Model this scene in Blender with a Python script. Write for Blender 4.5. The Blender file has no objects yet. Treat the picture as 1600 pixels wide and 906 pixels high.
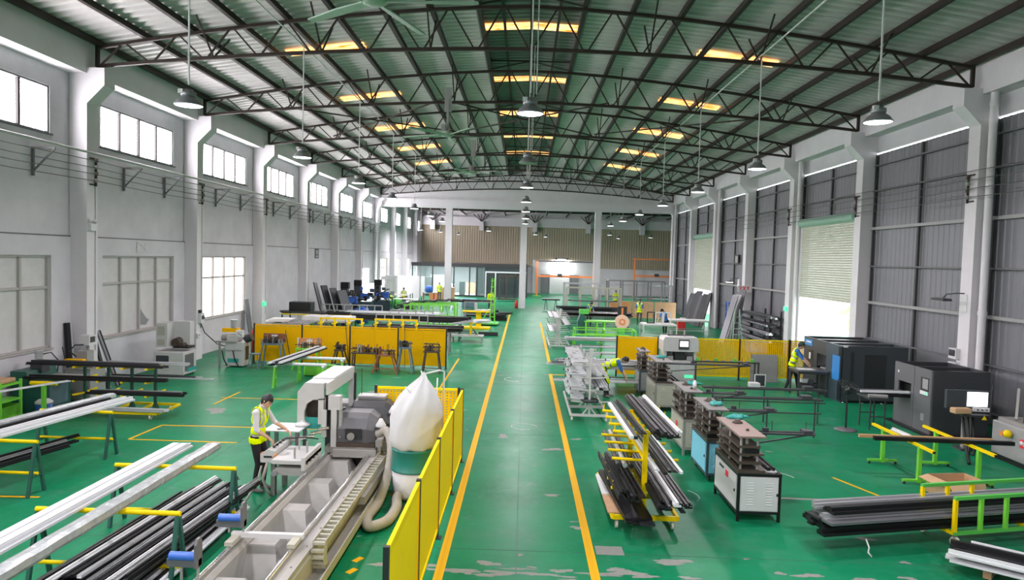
import bpy, bmesh, math, random
from mathutils import Vector, Matrix
random.seed(7)
SC = bpy.context.scene
COL = SC.collection
PI = math.pi

# ------------------------------------------------------------------ camera
cam_d = bpy.data.cameras.new('camera')
cam = bpy.data.objects.new('camera', cam_d)
COL.objects.link(cam)
cam_d.sensor_width = 36.0
cam_d.lens = 24.3
cam_d.clip_start = 0.05
cam_d.clip_end = 500
_a, _b, _r = 0.017251, 0.044914, math.radians(1.6)      # yaw left, pitch down, roll
_right = Vector((math.cos(_a), math.sin(_a), 0))
_fw = Vector((-math.sin(_a)*math.cos(_b), math.cos(_a)*math.cos(_b), -math.sin(_b)))
_up = _right.cross(_fw)
_R2 = _right*math.cos(_r) + _up*math.sin(_r)
_U2 = _up*math.cos(_r) - _right*math.sin(_r)
cam.matrix_world = Matrix(((_R2.x, _U2.x, -_fw.x, 0), (_R2.y, _U2.y, -_fw.y, 0), (_R2.z, _U2.z, -_fw.z, 4.2), (0, 0, 0, 1)))
SC.camera = cam

# ------------------------------------------------------------------ view, world, sun
SC.view_settings.view_transform = 'Standard'
SC.view_settings.look = 'None'
SC.view_settings.gamma = 1.0
SC.view_settings.use_curve_mapping = False
SC.view_settings.exposure = 0.88
world = bpy.data.worlds.new('world'); SC.world = world
world.use_nodes = True
_bg = world.node_tree.nodes['Background']
_bg.inputs['Color'].default_value = (0.97, 0.97, 1.0, 1)
_bg.inputs['Strength'].default_value = 5.0
LAMP_W = 115.0
WIN_E = 16.0

# ------------------------------------------------------------------ materials
MATS = {}
def mat(name, col, rough=0.5, metal=0.0, var=0.12, scale=6.0, bump=0.0, bscale=60.0, emit=0.0, ecol=None, alpha=None, trans=0.0, spec=0.5, stretch=None):
    if name in MATS: return MATS[name]
    m = bpy.data.materials.new(name); m.use_nodes = True
    nt = m.node_tree; N = nt.nodes; L = nt.links
    b = N['Principled BSDF']
    b.inputs['Roughness'].default_value = rough
    b.inputs['Metallic'].default_value = metal
    b.inputs['Specular IOR Level'].default_value = spec
    tc = N.new('ShaderNodeTexCoord')
    src = tc.outputs['Object']
    if stretch:
        mp = N.new('ShaderNodeMapping'); mp.inputs['Scale'].default_value = stretch
        L.new(src, mp.inputs['Vector']); src = mp.outputs['Vector']
    if var > 0:
        nz = N.new('ShaderNodeTexNoise'); nz.inputs['Scale'].default_value = scale; nz.inputs['Detail'].default_value = 5
        nz.inputs['Roughness'].default_value = 0.65
        L.new(src, nz.inputs['Vector'])
        mx = N.new('ShaderNodeMix'); mx.data_type = 'RGBA'
        lo = [max(0, c*(1-var*1.6)) for c in col]; hi = [min(1, c*(1+var*1.2)) for c in col]
        mx.inputs['A'].default_value = (*lo, 1); mx.inputs['B'].default_value = (*hi, 1)
        L.new(nz.outputs['Fac'], mx.inputs['Factor'])
        L.new(mx.outputs['Result'], b.inputs['Base Color'])
        ma = N.new('ShaderNodeMath'); ma.operation = 'MULTIPLY_ADD'
        ma.inputs[1].default_value = 0.18; ma.inputs[2].default_value = max(0.02, rough-0.09)
        L.new(nz.outputs['Fac'], ma.inputs[0]); L.new(ma.outputs[0], b.inputs['Roughness'])
    else:
        b.inputs['Base Color'].default_value = (*col, 1)
    if bump > 0:
        n2 = N.new('ShaderNodeTexNoise'); n2.inputs['Scale'].default_value = bscale; n2.inputs['Detail'].default_value = 3
        L.new(src, n2.inputs['Vector'])
        bp = N.new('ShaderNodeBump'); bp.inputs['Strength'].default_value = bump; bp.inputs['Distance'].default_value = 0.01
        L.new(n2.outputs['Fac'], bp.inputs['Height']); L.new(bp.outputs['Normal'], b.inputs['Normal'])
    if emit > 0:
        b.inputs['Emission Color'].default_value = (*(ecol or col), 1)
        b.inputs['Emission Strength'].default_value = emit
    if alpha is not None: b.inputs['Alpha'].default_value = alpha
    if trans > 0: b.inputs['Transmission Weight'].default_value = trans
    m.diffuse_color = (*col, 1)
    MATS[name] = m
    return m

# setting
mat('plaster', (0.60, 0.585, 0.61), 0.85, var=0.10, scale=0.8, bump=0.15, bscale=30)
mat('plaster_low', (0.60, 0.585, 0.62), 0.85, var=0.16, scale=0.9, bump=0.15, bscale=30)
mat('concrete_white', (0.68, 0.655, 0.68), 0.8, var=0.08, scale=1.3, bump=0.1, bscale=25)
mat('cladding', (0.185, 0.188, 0.205), 0.5, 0.15, var=0.10, scale=0.9, stretch=(1, 1, 0.25))
mat('tan_cladding', (0.40, 0.34, 0.25), 0.6, var=0.08, scale=0.8, stretch=(1, 1, 0.2))
mat('roof_sheet', (0.56, 0.53, 0.52), 0.55, 0.0, var=0.16, scale=0.7)
mat('roof_old', (0.26, 0.26, 0.25), 0.6, 0.2, var=0.16, scale=0.8)
mat('truss_steel', (0.036, 0.025, 0.020), 0.6, 0.0, var=0.3, scale=5, spec=0.3)
mat('purlin_steel', (0.034, 0.023, 0.019), 0.6, 0.0, var=0.3, scale=3, spec=0.3)
mat('girt_grey', (0.13, 0.132, 0.14), 0.55, 0.1)
mat('post_dark', (0.045, 0.045, 0.048), 0.6)
mat('win_frame', (0.16, 0.16, 0.165), 0.6, spec=0.2)
mat('mullion_steel', (0.035, 0.033, 0.033), 0.7, spec=0.1)
mat('win_frame_old', (0.42, 0.40, 0.38), 0.6)
mat('daylight_pane', (0.95, 0.97, 1.0), 0.4, var=0.02, scale=2, emit=WIN_E, ecol=(1.0, 0.945, 1.0))
mat('daylight_warm', (0.95, 0.93, 0.9), 0.4, var=0.06, scale=3, emit=1.5, ecol=(1.0, 0.93, 0.88))
mat('papered_pane', (0.52, 0.515, 0.51), 0.8, var=0.22, scale=1.3, emit=0.03, ecol=(0.95, 0.95, 0.92))
mat('pane_dark', (0.25, 0.26, 0.27), 0.4)
mat('wire', (0.10, 0.09, 0.09), 0.6)
mat('conduit', (0.62, 0.62, 0.62), 0.5)
mat('shutter', (0.50, 0.52, 0.42), 0.45, 0.15, var=0.06)
mat('shutter_box', (0.28, 0.45, 0.36), 0.5)
mat('glass_dark', (0.09, 0.12, 0.13), 0.08, var=0.05)
mat('frame_black', (0.025, 0.027, 0.03), 0.4)
mat('orange_paint', (0.72, 0.22, 0.07), 0.5)
mat('plate_steel', (0.17, 0.155, 0.145), 0.5, 0.2, var=0.2)
mat('joint_line', (0.03, 0.12, 0.08), 0.6)
mat('yellow_line', (0.78, 0.42, 0.005), 0.6, var=0.25, scale=3, spec=0.15)
# objects
mat('white_paint', (0.64, 0.64, 0.645), 0.45, var=0.05)
mat('white_alu', (0.66, 0.67, 0.69), 0.3, 0.1, var=0.03)
mat('silver_alu', (0.50, 0.51, 0.53), 0.32, 0.6, var=0.08)
mat('black_alu', (0.010, 0.010, 0.0115), 0.4, 0.0, var=0.3, spec=0.35)
mat('charcoal_alu', (0.026, 0.026, 0.031), 0.42, 0.0, var=0.25, spec=0.4)
mat('grey_alu', (0.20, 0.205, 0.22), 0.35, 0.5, var=0.12)
mat('film_wrap', (0.40, 0.43, 0.43), 0.25, 0.1, var=0.30, scale=9, bump=0.5, bscale=14)
mat('wood_alu', (0.50, 0.30, 0.14), 0.45, var=0.15, scale=10)
mat('yellow_paint', (0.86, 0.62, 0.0), 0.5, var=0.10, spec=0.2)
mat('fence_yellow', (0.95, 0.50, 0.0), 0.6, var=0.08, scale=3, spec=0.12)
mat('fence_lemon', (1.0, 0.72, 0.0), 0.6, var=0.06, scale=2, spec=0.12)
mat('fence_orange', (0.72, 0.33, 0.02), 0.5, var=0.1)
mat('green_dark', (0.018, 0.10, 0.075), 0.45, var=0.2)
mat('green_lime', (0.18, 0.62, 0.05), 0.42, var=0.1)
mat('green_bright', (0.10, 0.50, 0.08), 0.42, var=0.1)
mat('teal', (0.03, 0.34, 0.30), 0.5)
mat('drum_green', (0.015, 0.20, 0.16), 0.35, var=0.08)
mat('bag_cloth', (0.60, 0.60, 0.605), 0.8, var=0.05, bump=0.3, bscale=8)
mat('machine_white', (0.54, 0.535, 0.525), 0.45, var=0.07, scale=3)
mat('machine_grey', (0.30, 0.30, 0.295), 0.5, var=0.12, scale=4)
mat('machine_beige', (0.42, 0.41, 0.34), 0.5, var=0.08)
mat('machine_dark', (0.055, 0.057, 0.064), 0.4, 0.1, var=0.12)
mat('hood_grey', (0.125, 0.125, 0.135), 0.42, var=0.1)
mat('slate', (0.045, 0.054, 0.062), 0.4, 0.05, var=0.1)
mat('slate_blue', (0.05, 0.08, 0.10), 0.4, 0.05, var=0.1)
mat('blue_sign', (0.03, 0.22, 0.55), 0.4)
mat('sky_blue', (0.22, 0.60, 0.78), 0.45, var=0.08)
mat('roller_blue', (0.05, 0.16, 0.60), 0.35)
mat('dusty_steel', (0.32, 0.31, 0.29), 0.6, 0.3, var=0.18, scale=5)
mat('bed_steel', (0.37, 0.36, 0.34), 0.6, 0.15, var=0.15, scale=4)
mat('rail_chrome', (0.70, 0.70, 0.71), 0.18, 0.9, var=0.08)
mat('brown_steel', (0.085, 0.062, 0.048), 0.5, 0.25, var=0.35, scale=7)
mat('rust', (0.33, 0.13, 0.06), 0.7, 0.2, var=0.3)
mat('blue_steel', (0.14, 0.22, 0.28), 0.5, 0.2, var=0.2)
mat('plate_pink', (0.30, 0.205, 0.175), 0.4, 0.3, var=0.12)
mat('hose', (0.38, 0.355, 0.305), 0.6, var=0.1)
mat('rubber', (0.02, 0.02, 0.021), 0.6)
mat('black_plastic', (0.025, 0.025, 0.028), 0.4)
mat('chrome', (0.75, 0.75, 0.76), 0.15, 1.0, var=0.03)
mat('caster', (0.70, 0.66, 0.58), 0.4)
mat('red', (0.65, 0.03, 0.03), 0.45)
mat('red_sign', (0.75, 0.02, 0.05), 0.45, var=0.04)
mat('blue_plastic', (0.03, 0.12, 0.50), 0.4)
mat('cardboard', (0.52, 0.33, 0.18), 0.8, var=0.1)
mat('plywood', (0.50, 0.30, 0.17), 0.7, var=0.15)
mat('orange_board', (0.68, 0.30, 0.12), 0.6, var=0.1)
mat('sack', (0.50, 0.47, 0.40), 0.9, var=0.15, bump=0.3, bscale=20)
mat('paper', (0.70, 0.70, 0.695), 0.7, var=0.03)
mat('screen_white', (0.9, 0.95, 1.0), 0.3, var=0.0, emit=1.6, ecol=(0.92, 0.97, 1.0))
mat('exit_green', (0.02, 0.5, 0.2), 0.4, var=0.0, emit=0.9, ecol=(0.03, 0.75, 0.30))
mat('lamp_lens', (1, 1, 1), 0.4, var=0.0, emit=9.0, ecol=(0.95, 0.98, 1.0))
mat('lamp_lens_off', (0.35, 0.45, 0.36), 0.4)
mat('lamp_body', (0.27, 0.28, 0.30), 0.35, 0.5)
mat('fan_green', (0.34, 0.45, 0.37), 0.45)
mat('skylight', (0.9, 0.55, 0.2), 0.5, var=0.0, emit=1.0)
mat('skin', (0.60, 0.36, 0.25), 0.55, var=0.06)
mat('hair', (0.012, 0.011, 0.011), 0.5)
mat('shirt_white', (0.62, 0.61, 0.65), 0.8, var=0.05, bump=0.2, bscale=25)
mat('shirt_blue', (0.04, 0.16, 0.48), 0.8, var=0.08)
mat('trouser_black', (0.013, 0.013, 0.015), 0.8, var=0.2)
mat('trouser_grey', (0.08, 0.085, 0.09), 0.8)
mat('hivis', (0.74, 0.95, 0.0), 0.8, var=0.06, spec=0.05)
mat('reflective', (0.50, 0.52, 0.50), 0.35, 0.3)
mat('shoe', (0.22, 0.20, 0.19), 0.6)
mat('cap_green', (0.02, 0.06, 0.04), 0.7)
mat('leaf', (0.62, 0.66, 0.42), 0.7, var=0.3)
mat('outdoor_ground', (0.75, 0.75, 0.72), 0.8)

# perforated fence sheet (fine round holes too small to pick apart; the joints, rails and posts are geometry)
def perforated(name, base):
    m = mat(name, base, 0.6, var=0.06, scale=3, spec=0.12)
    nt = m.node_tree; N = nt.nodes; L = nt.links; b = N['Principled BSDF']
    tc = N.new('ShaderNodeTexCoord'); mp = N.new('ShaderNodeMapping'); mp.inputs['Scale'].default_value = (22, 22, 22)
    L.new(tc.outputs['Object'], mp.inputs['Vector'])
    fr = N.new('ShaderNodeVectorMath'); fr.operation = 'FRACTION'; L.new(mp.outputs['Vector'], fr.inputs[0])
    sb = N.new('ShaderNodeVectorMath'); sb.operation = 'SUBTRACT'; sb.inputs[1].default_value = (.5, .5, .5); L.new(fr.outputs[0], sb.inputs[0])
    ml = N.new('ShaderNodeVectorMath'); ml.operation = 'MULTIPLY'; ml.inputs[1].default_value = (1, 0, 1); L.new(sb.outputs[0], ml.inputs[0])
    ln = N.new('ShaderNodeVectorMath'); ln.operation = 'LENGTH'; L.new(ml.outputs[0], ln.inputs[0])
    gt = N.new('ShaderNodeMath'); gt.operation = 'GREATER_THAN'; gt.inputs[1].default_value = 0.24; L.new(ln.outputs['Value'], gt.inputs[0])
    L.new(gt.outputs[0], b.inputs['Alpha'])
    return m
perforated('fence_perf', (0.95, 0.56, 0.0))

# corrugated translucent skylight: orange sheet glowing with the sky above it
def skylight_mat():
    m = MATS['skylight']; nt = m.node_tree; N = nt.nodes; L = nt.links; b = N['Principled BSDF']
    tc = N.new('ShaderNodeTexCoord')
    nz = N.new('ShaderNodeTexNoise'); nz.inputs['Scale'].default_value = 2.2; nz.inputs['Detail'].default_value = 5
    mp = N.new('ShaderNodeMapping'); mp.inputs['Scale'].default_value = (0.7, 4.5, 1)
    L.new(tc.outputs['Object'], mp.inputs['Vector']); L.new(mp.outputs[0], nz.inputs['Vector'])
    cr = N.new('ShaderNodeValToRGB'); e = cr.color_ramp.elements
    e[0].position = 0.36; e[0].color = (0.75, 0.17, 0.015, 1)
    e[1].position = 0.58; e[1].color = (1.0, 0.62, 0.24, 1)
    L.new(nz.outputs['Fac'], cr.inputs['Fac'])
    L.new(cr.outputs['Color'], b.inputs['Emission Color']); L.new(cr.outputs['Color'], b.inputs['Base Color'])
    b.inputs['Emission Strength'].default_value = 1.25
skylight_mat()

def floor_mat():
    m = mat('floor_epoxy', (0.02, 0.2, 0.12), 0.3, var=0.0)
    nt = m.node_tree; N = nt.nodes; L = nt.links; b = N['Principled BSDF']
    tc = N.new('ShaderNodeTexCoord'); P = tc.outputs['Object']
    def noise(s, d=6, r=0.6, sc=None):
        n = N.new('ShaderNodeTexNoise'); n.inputs['Scale'].default_value = s; n.inputs['Detail'].default_value = d; n.inputs['Roughness'].default_value = r
        if sc:
            mp = N.new('ShaderNodeMapping'); mp.inputs['Scale'].default_value = sc; L.new(P, mp.inputs['Vector']); L.new(mp.outputs[0], n.inputs['Vector'])
        else: L.new(P, n.inputs['Vector'])
        return n.outputs['Fac']
    def ramp(f, p0, c0, p1, c1):
        r = N.new('ShaderNodeValToRGB'); e = r.color_ramp.elements
        e[0].position = p0; e[0].color = c0; e[1].position = p1; e[1].color = c1
        L.new(f, r.inputs['Fac']); return r.outputs['Color']
    def mix(f, a, bb):
        x = N.new('ShaderNodeMix'); x.data_type = 'RGBA'
        if isinstance(f, float): x.inputs['Factor'].default_value = f
        else: L.new(f, x.inputs['Factor'])
        for k, v in (('A', a), ('B', bb)):
            if isinstance(v, tuple): x.inputs[k].default_value = v
            else: L.new(v, x.inputs[k])
        return x.outputs['Result']
    base = ramp(noise(0.35), 0.3, (0.002, 0.145, 0.056, 1), 0.72, (0.008, 0.245, 0.105, 1))
    fine = ramp(noise(5.0, 8, 0.7), 0.45, (0, 0, 0, 1), 0.8, (1, 1, 1, 1))
    c = mix(fine, base, (0.02, 0.225, 0.12, 1))
    # scuffed, worn patches where the coat has gone
    wear = ramp(noise(1.7, 9, 0.72), 0.60, (0, 0, 0, 1), 0.66, (1, 1, 1, 1))
    c = mix(wear, c, (0.06, 0.20, 0.135, 1))
    wear2 = ramp(noise(0.7, 10, 0.78, (1, 0.8, 1)), 0.655, (0, 0, 0, 1), 0.675, (1, 1, 1, 1))
    c = mix(wear2, c, (0.19, 0.22, 0.19, 1))
    dust = ramp(noise(0.9, 5, 0.6), 0.5, (0, 0, 0, 1), 0.9, (0.5, 0.5, 0.5, 1))
    c = mix(dust, c, (0.10, 0.17, 0.14, 1))
    L.new(c, b.inputs['Base Color'])
    rr = N.new('ShaderNodeMath'); rr.operation = 'MULTIPLY_ADD'; rr.inputs[1].default_value = 0.24; rr.inputs[2].default_value = 0.22
    b.inputs['Specular IOR Level'].default_value = 0.07
    L.new(noise(1.3, 6, 0.7), rr.inputs[0]); L.new(rr.outputs[0], b.inputs['Roughness'])
    bp = N.new('ShaderNodeBump'); bp.inputs['Strength'].default_value = 0.05; bp.inputs['Distance'].default_value = 0.01
    L.new(noise(2.5, 3), bp.inputs['Height']); L.new(bp.outputs['Normal'], b.inputs['Normal'])
floor_mat()

# ------------------------------------------------------------------ helpers
def link(o, parent=None):
    COL.objects.link(o)
    if parent is not None: o.parent = parent
    return o
def tag(o, label=None, cat=None, group=None, kind=None):
    if label: o['label'] = label
    if cat: o['category'] = cat
    if group: o['group'] = group
    if kind: o['kind'] = kind
    return o
def thing(name, label, cat, loc=(0, 0, 0), rz=0.0, group=None):
    o = bpy.data.objects.new(name, None); COL.objects.link(o)
    o.empty_display_size = 0.2
    o.location = loc; o.rotation_euler = (0, 0, rz)
    return tag(o, label, cat, group)
def copy_tree(o, parent=None):
    c = o.copy(); COL.objects.link(c)
    c.parent = parent
    for ch in list(o.children): copy_tree(ch, c)
    return c
_UB = {}
def ubox_mesh(m):
    if m not in _UB:
        me = bpy.data.meshes.new('box_'+m)
        v = [(x, y, z) for x in (-.5, .5) for y in (-.5, .5) for z in (-.5, .5)]
        me.from_pydata(v, [], [(0, 1, 3, 2), (4, 6, 7, 5), (0, 4, 5, 1), (2, 3, 7, 6), (0, 2, 6, 4), (1, 5, 7, 3)])
        me.materials.append(MATS[m]); _UB[m] = me
    return _UB[m]
def ubox(name, m, parent, c, s, rz=0.0):
    o = bpy.data.objects.new(name, ubox_mesh(m)); link(o, parent)
    o.location = c; o.scale = s; o.rotation_euler = (0, 0, rz)
    return o
def frame_of(p0, p1):
    p0 = Vector(p0); p1 = Vector(p1); d = p1-p0; ln = d.length; z = d.normalized()
    ref = Vector((0, 0, 1)) if abs(z.z) < 0.95 else Vector((1, 0, 0))
    x = ref.cross(z).normalized(); y = z.cross(x)
    return (p0+p1)/2, x, y, z, ln
def ubar(name, m, parent, p0, p1, w, h):
    c, x, y, z, ln = frame_of(p0, p1)
    o = bpy.data.objects.new(name, ubox_mesh(m)); link(o, parent)
    mt = Matrix(((x.x*w, y.x*h, z.x*ln, c.x), (x.y*w, y.y*h, z.y*ln, c.y), (x.z*w, y.z*h, z.z*ln, c.z), (0, 0, 0, 1)))
    o.matrix_local = mt
    return o
class MB:
    """collects shapes and links them as one mesh"""
    def __init__(s): s.v = []; s.f = []; s.mi = []; s.sm = []; s.cur = 0
    def add(s, vs, fs, smooth=False):
        n = len(s.v); s.v += [tuple(q) for q in vs]
        for f in fs: s.f.append([i+n for i in f]); s.mi.append(s.cur); s.sm.append(smooth)
        return s
    def m(s, i): s.cur = i; return s
    def box(s, c, d, rz=0.0, ch=0.0):
        x, y, z = d[0]/2, d[1]/2, d[2]/2
        if ch > 0:
            ch = min(ch, x*.45, y*.45, z*.45)
            vs = []
            for zz, i in ((-z, ch), (-z+ch, 0), (z-ch, 0), (z, ch)):
                X, Y = x-i, y-i; k = ch
                if i: vs += [(-X+0, -Y, zz), (X, -Y, zz), (X, -Y, zz), (X, Y, zz), (X, Y, zz), (-X, Y, zz), (-X, Y, zz), (-X, -Y, zz)]
                else: vs += [(-X+k, -Y, zz), (X-k, -Y, zz), (X, -Y+k, zz), (X, Y-k, zz), (X-k, Y, zz), (-X+k, Y, zz), (-X, Y-k, zz), (-X, -Y+k, zz)]
            fs = []
            for L_ in range(3):
                for i in range(8): fs.append((L_*8+i, L_*8+(i+1) % 8, L_*8+8+(i+1) % 8, L_*8+8+i))
            fs.append(tuple(range(7, -1, -1))); fs.append(tuple(range(24, 32)))
        else:
            vs = [(-x, -y, -z), (x, -y, -z), (x, y, -z), (-x, y, -z), (-x, -y, z), (x, -y, z), (x, y, z), (-x, y, z)]
            fs = [(3, 2, 1, 0), (4, 5, 6, 7), (0, 1, 5, 4), (1, 2, 6, 5), (2, 3, 7, 6), (3, 0, 4, 7)]
        ca, sa = math.cos(rz), math.sin(rz)
        return s.add([(c[0]+a*ca-b*sa, c[1]+a*sa+b*ca, c[2]+zz) for a, b, zz in vs], fs)
    def bb(s, x0, x1, y0, y1, z0, z1, ch=0.0):
        return s.box(((x0+x1)/2, (y0+y1)/2, (z0+z1)/2), (abs(x1-x0), abs(y1-y0), abs(z1-z0)), 0, ch)
    def bar(s, p0, p1, w, h=None):
        h = h or w
        c, x, y, z, ln = frame_of(p0, p1)
        vs = [c+x*(a*w/2)+y*(b*h/2)+z*(k*ln/2) for k in (-1, 1) for a, b in ((-1, -1), (1, -1), (1, 1), (-1, 1))]
        return s.add(vs, [(3, 2, 1, 0), (4, 5, 6, 7), (0, 1, 5, 4), (1, 2, 6, 5), (2, 3, 7, 6), (3, 0, 4, 7)])
    def tube(s, p0, p1, r, n=10, r1=None):
        r1 = r if r1 is None else r1
        c, x, y, z, ln = frame_of(p0, p1); p0 = Vector(p0); p1 = Vector(p1)
        vs = [p+(x*math.cos(2*PI*i/n)+y*math.sin(2*PI*i/n))*rr for p, rr in ((p0, r), (p1, r1)) for i in range(n)]
        s.add(vs, [(i, (i+1) % n, n+(i+1) % n, n+i) for i in range(n)], True)
        return s.add([vs[i] for i in range(n)][::-1]+[vs[n+i] for i in range(n)], [tuple(range(n)), tuple(range(n, 2*n))])
    def path(s, pts, r, n=8, rib=0.0):
        pts = [Vector(p) for p in pts]; k = len(pts); vs = []
        px = None
        for i, p in enumerate(pts):
            d = (pts[min(i+1, k-1)]-pts[max(i-1, 0)]).normalized()
            if px is None:
                ref = Vector((0, 0, 1)) if abs(d.z) < 0.9 else Vector((1, 0, 0)); x = ref.cross(d).normalized()
            else: x = (px-d*px.dot(d)).normalized()
            y = d.cross(x); px = x
            rr = r[i] if isinstance(r, (list, tuple)) else r
            if rib and i % 2: rr -= rib
            vs += [p+(x*math.cos(2*PI*j/n)+y*math.sin(2*PI*j/n))*rr for j in range(n)]
        fs = [(i*n+j, i*n+(j+1) % n, (i+1)*n+(j+1) % n, (i+1)*n+j) for i in range(k-1) for j in range(n)]
        fs += [tuple(range(n-1, -1, -1)), tuple(range((k-1)*n, k*n))]
        return s.add(vs, fs, True)
    def lathe(s, prof, n=20, c=(0, 0, 0), smooth=True):
        vs = [(c[0]+r*math.cos(2*PI*j/n), c[1]+r*math.sin(2*PI*j/n), c[2]+z) for r, z in prof for j in range(n)]
        k = len(prof)
        fs = [(i*n+j, i*n+(j+1) % n, (i+1)*n+(j+1) % n, (i+1)*n+j) for i in range(k-1) for j in range(n)]
        fs += [tuple(range(n-1, -1, -1)), tuple(range((k-1)*n, k*n))]
        return s.add(vs, fs, smooth)
    def prism(s, poly, a0, a1, axis='y'):
        n = len(poly)
        def P(u, v, a): return {'y': (u, a, v), 'x': (a, u, v), 'z': (u, v, a)}[axis]
        vs = [P(u, v, a) for a in (a0, a1) for u, v in poly]
        fs = [(i, (i+1) % n, n+(i+1) % n, n+i) for i in range(n)]+[tuple(range(n-1, -1, -1)), tuple(range(n, 2*n))]
        return s.add(vs, fs)
    def extr(s, poly, p0, p1, up=(0, 0, 1)):
        """profile poly (u sideways, v up) swept from p0 to p1"""
        p0 = Vector(p0); p1 = Vector(p1); z = (p1-p0).normalized(); upv = Vector(up)
        x = z.cross(upv).normalized(); y = x.cross(z)
        n = len(poly)
        vs = [p+x*u+y*v for p in (p0, p1) for u, v in poly]
        return s.add(vs, [(i, (i+1) % n, n+(i+1) % n, n+i) for i in range(n)]+[tuple(range(n-1, -1, -1)), tuple(range(n, 2*n))])
    def mesh(s, name, mats):
        me = bpy.data.meshes.new(name); me.from_pydata(s.v, [], s.f)
        for q in ([mats] if isinstance(mats, str) else mats): me.materials.append(MATS[q])
        me.polygons.foreach_set('material_index', s.mi); me.polygons.foreach_set('use_smooth', s.sm)
        bm = bmesh.new(); bm.from_mesh(me); bmesh.ops.recalc_face_normals(bm, faces=bm.faces[:]); bm.to_mesh(me); bm.free()
        me.update(); return me
    def build(s, name, mats, parent=None, loc=(0, 0, 0), rz=0.0):
        o = bpy.data.objects.new(name, s.mesh(name, mats)); link(o, parent)
        o.location = loc; o.rotation_euler = (0, 0, rz)
        return o
def inst(name, me, parent=None, loc=(0, 0, 0), rz=0.0, sc=None):
    o = bpy.data.objects.new(name, me); link(o, parent); o.location = loc; o.rotation_euler = (0, 0, rz)
    if sc: o.scale = sc
    return o
def struct(o): o['kind'] = 'structure'; return o
# aluminium profile cross-sections (u, v) in metres
def P_U(w, h, t=0.006): return [(-w/2, 0), (w/2, 0), (w/2, h), (w/2-t, h), (w/2-t, t), (-w/2+t, t), (-w/2+t, h), (-w/2, h)]
def P_BOX(w, h): return [(-w/2, 0), (w/2, 0), (w/2, h), (-w/2, h)]
def P_T(w, h, t=0.012): return [(-w/2, 0), (w/2, 0), (w/2, t), (t/2, t), (t/2, h), (-t/2, h), (-t/2, t), (-w/2, t)]
def P_STEP(w, h): return [(-w/2, 0), (w/2, 0), (w/2, h*.45), (w*.18, h*.45), (w*.18, h), (-w*.22, h), (-w*.22, h*.6), (-w/2, h*.6)]
# ------------------------------------------------------------------ the hall
PY = [12.85+6.6*k for k in range(-4, 8)]        # near edges of the pillars
Y_END = 59.0
def roof_z(x): return 11.30-1.42*(abs(x)/12.4)**1.6
def low_z(x): return 10.09-0.76*(abs(x)/12.4)**1.75

fl = MB(); fl.add([(-13.3, -17, 0), (20.5, -17, 0), (20.5, 87, 0), (-13.3, 87, 0), (-13.3, -17, -0.3), (20.5, -17, -0.3), (20.5, 87, -0.3), (-13.3, 87, -0.3)],
                  [(0, 1, 2, 3), (7, 6, 5, 4), (0, 4, 5, 1), (1, 5, 6, 2), (2, 6, 7, 3), (3, 7, 4, 0)])
floor = struct(fl.build('floor', 'floor_epoxy'))
def line(p0, p1, w): ubar('line_marking', 'yellow_line', floor, (p0[0], p0[1], 0.002), (p1[0], p1[1], 0.002), w, 0.003)
line((-1.02, 5.5), (-1.02, 53.5), 0.125)
line((1.06, 5.5), (1.06, 25.3), 0.125); line((1.06, 25.2), (1.8, 25.25), 0.11)
line((1.12, 28.0), (1.16, 46.0), 0.125); line((1.12, 28.0), (2.2, 28.05), 0.11)
line((-2.6, 22.0), (-2.62, 28.5), 0.07)
for a, b in (((-8.6, 14.9), (-6.2, 14.9)), ((-8.6, 14.9), (-8.55, 16.2)), ((-8.55, 16.2), (-4.6, 16.3)), ((-9.2, 11.2), (-8.0, 11.25)), ((-9.3, 9.6), (-9.2, 11.2)),
             ((-8.6, 19.5), (-5.2, 19.6)), ((-8.4, 18.6), (-8.4, 20.4)), ((6.3, 13.8), (6.9, 12.2))):
    line(a, b, 0.06)
for x in (-6.2, 0.0, 6.2): ubar('floor_joint', 'joint_line', floor, (x, 5, 0.001), (x, 58, 0.001), 0.012, 0.002)
for k in range(8): ubar('floor_joint', 'joint_line', floor, (-12.4, 9.8+6.6*k, 0.001), (12.4, 9.8+6.6*k, 0.001), 0.012, 0.002)
for cx, cy, r, a0, a1 in ((0.1, 17.2, .32, 0, 5.2), (2.85, 12.4, .42, -.7, .8), (5.0, 13.6, .5, .2, 2.6), (-.2, 24, .4, 2, 5)):
    ck = MB(); ck.path([(cx+r*math.cos(a0+(a1-a0)*i/16), cy+r*math.sin(a0+(a1-a0)*i/16), 0.001) for i in range(17)], .006, 4); ck.build('chalk_mark', 'paper', floor)
for y in (8.2, 8.55, 8.9, 9.25, 11.9, 12.3): line((-2.22, y), (-2.14, y+.14), .09)
wp = MB()
random.seed(3)
def blob(cx, cy, rx, ry, n=34):
    ph = [random.uniform(0, 6.28) for _ in range(4)]; vs = []
    for i in range(n):
        a = 2*PI*i/n; q = 1+.28*math.sin(2*a+ph[0])+.2*math.sin(3*a+ph[1])+.12*math.sin(7*a+ph[2])+.07*math.sin(13*a+ph[3]); vs.append((cx+rx*q*math.cos(a), cy+ry*q*math.sin(a), 0.0012+random.random()*.0004))
    wp.add(vs, [tuple(range(n))])
for k in range(34): blob(random.uniform(-2.2, 5.6), 9.12+random.gauss(0, .13), random.uniform(.05, .30), random.uniform(.02, .07))
for k in range(60):
    r = random.uniform(.015, .07); blob(random.uniform(-6, 7), random.uniform(9, 30), r*random.uniform(1, 3), r)
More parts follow.
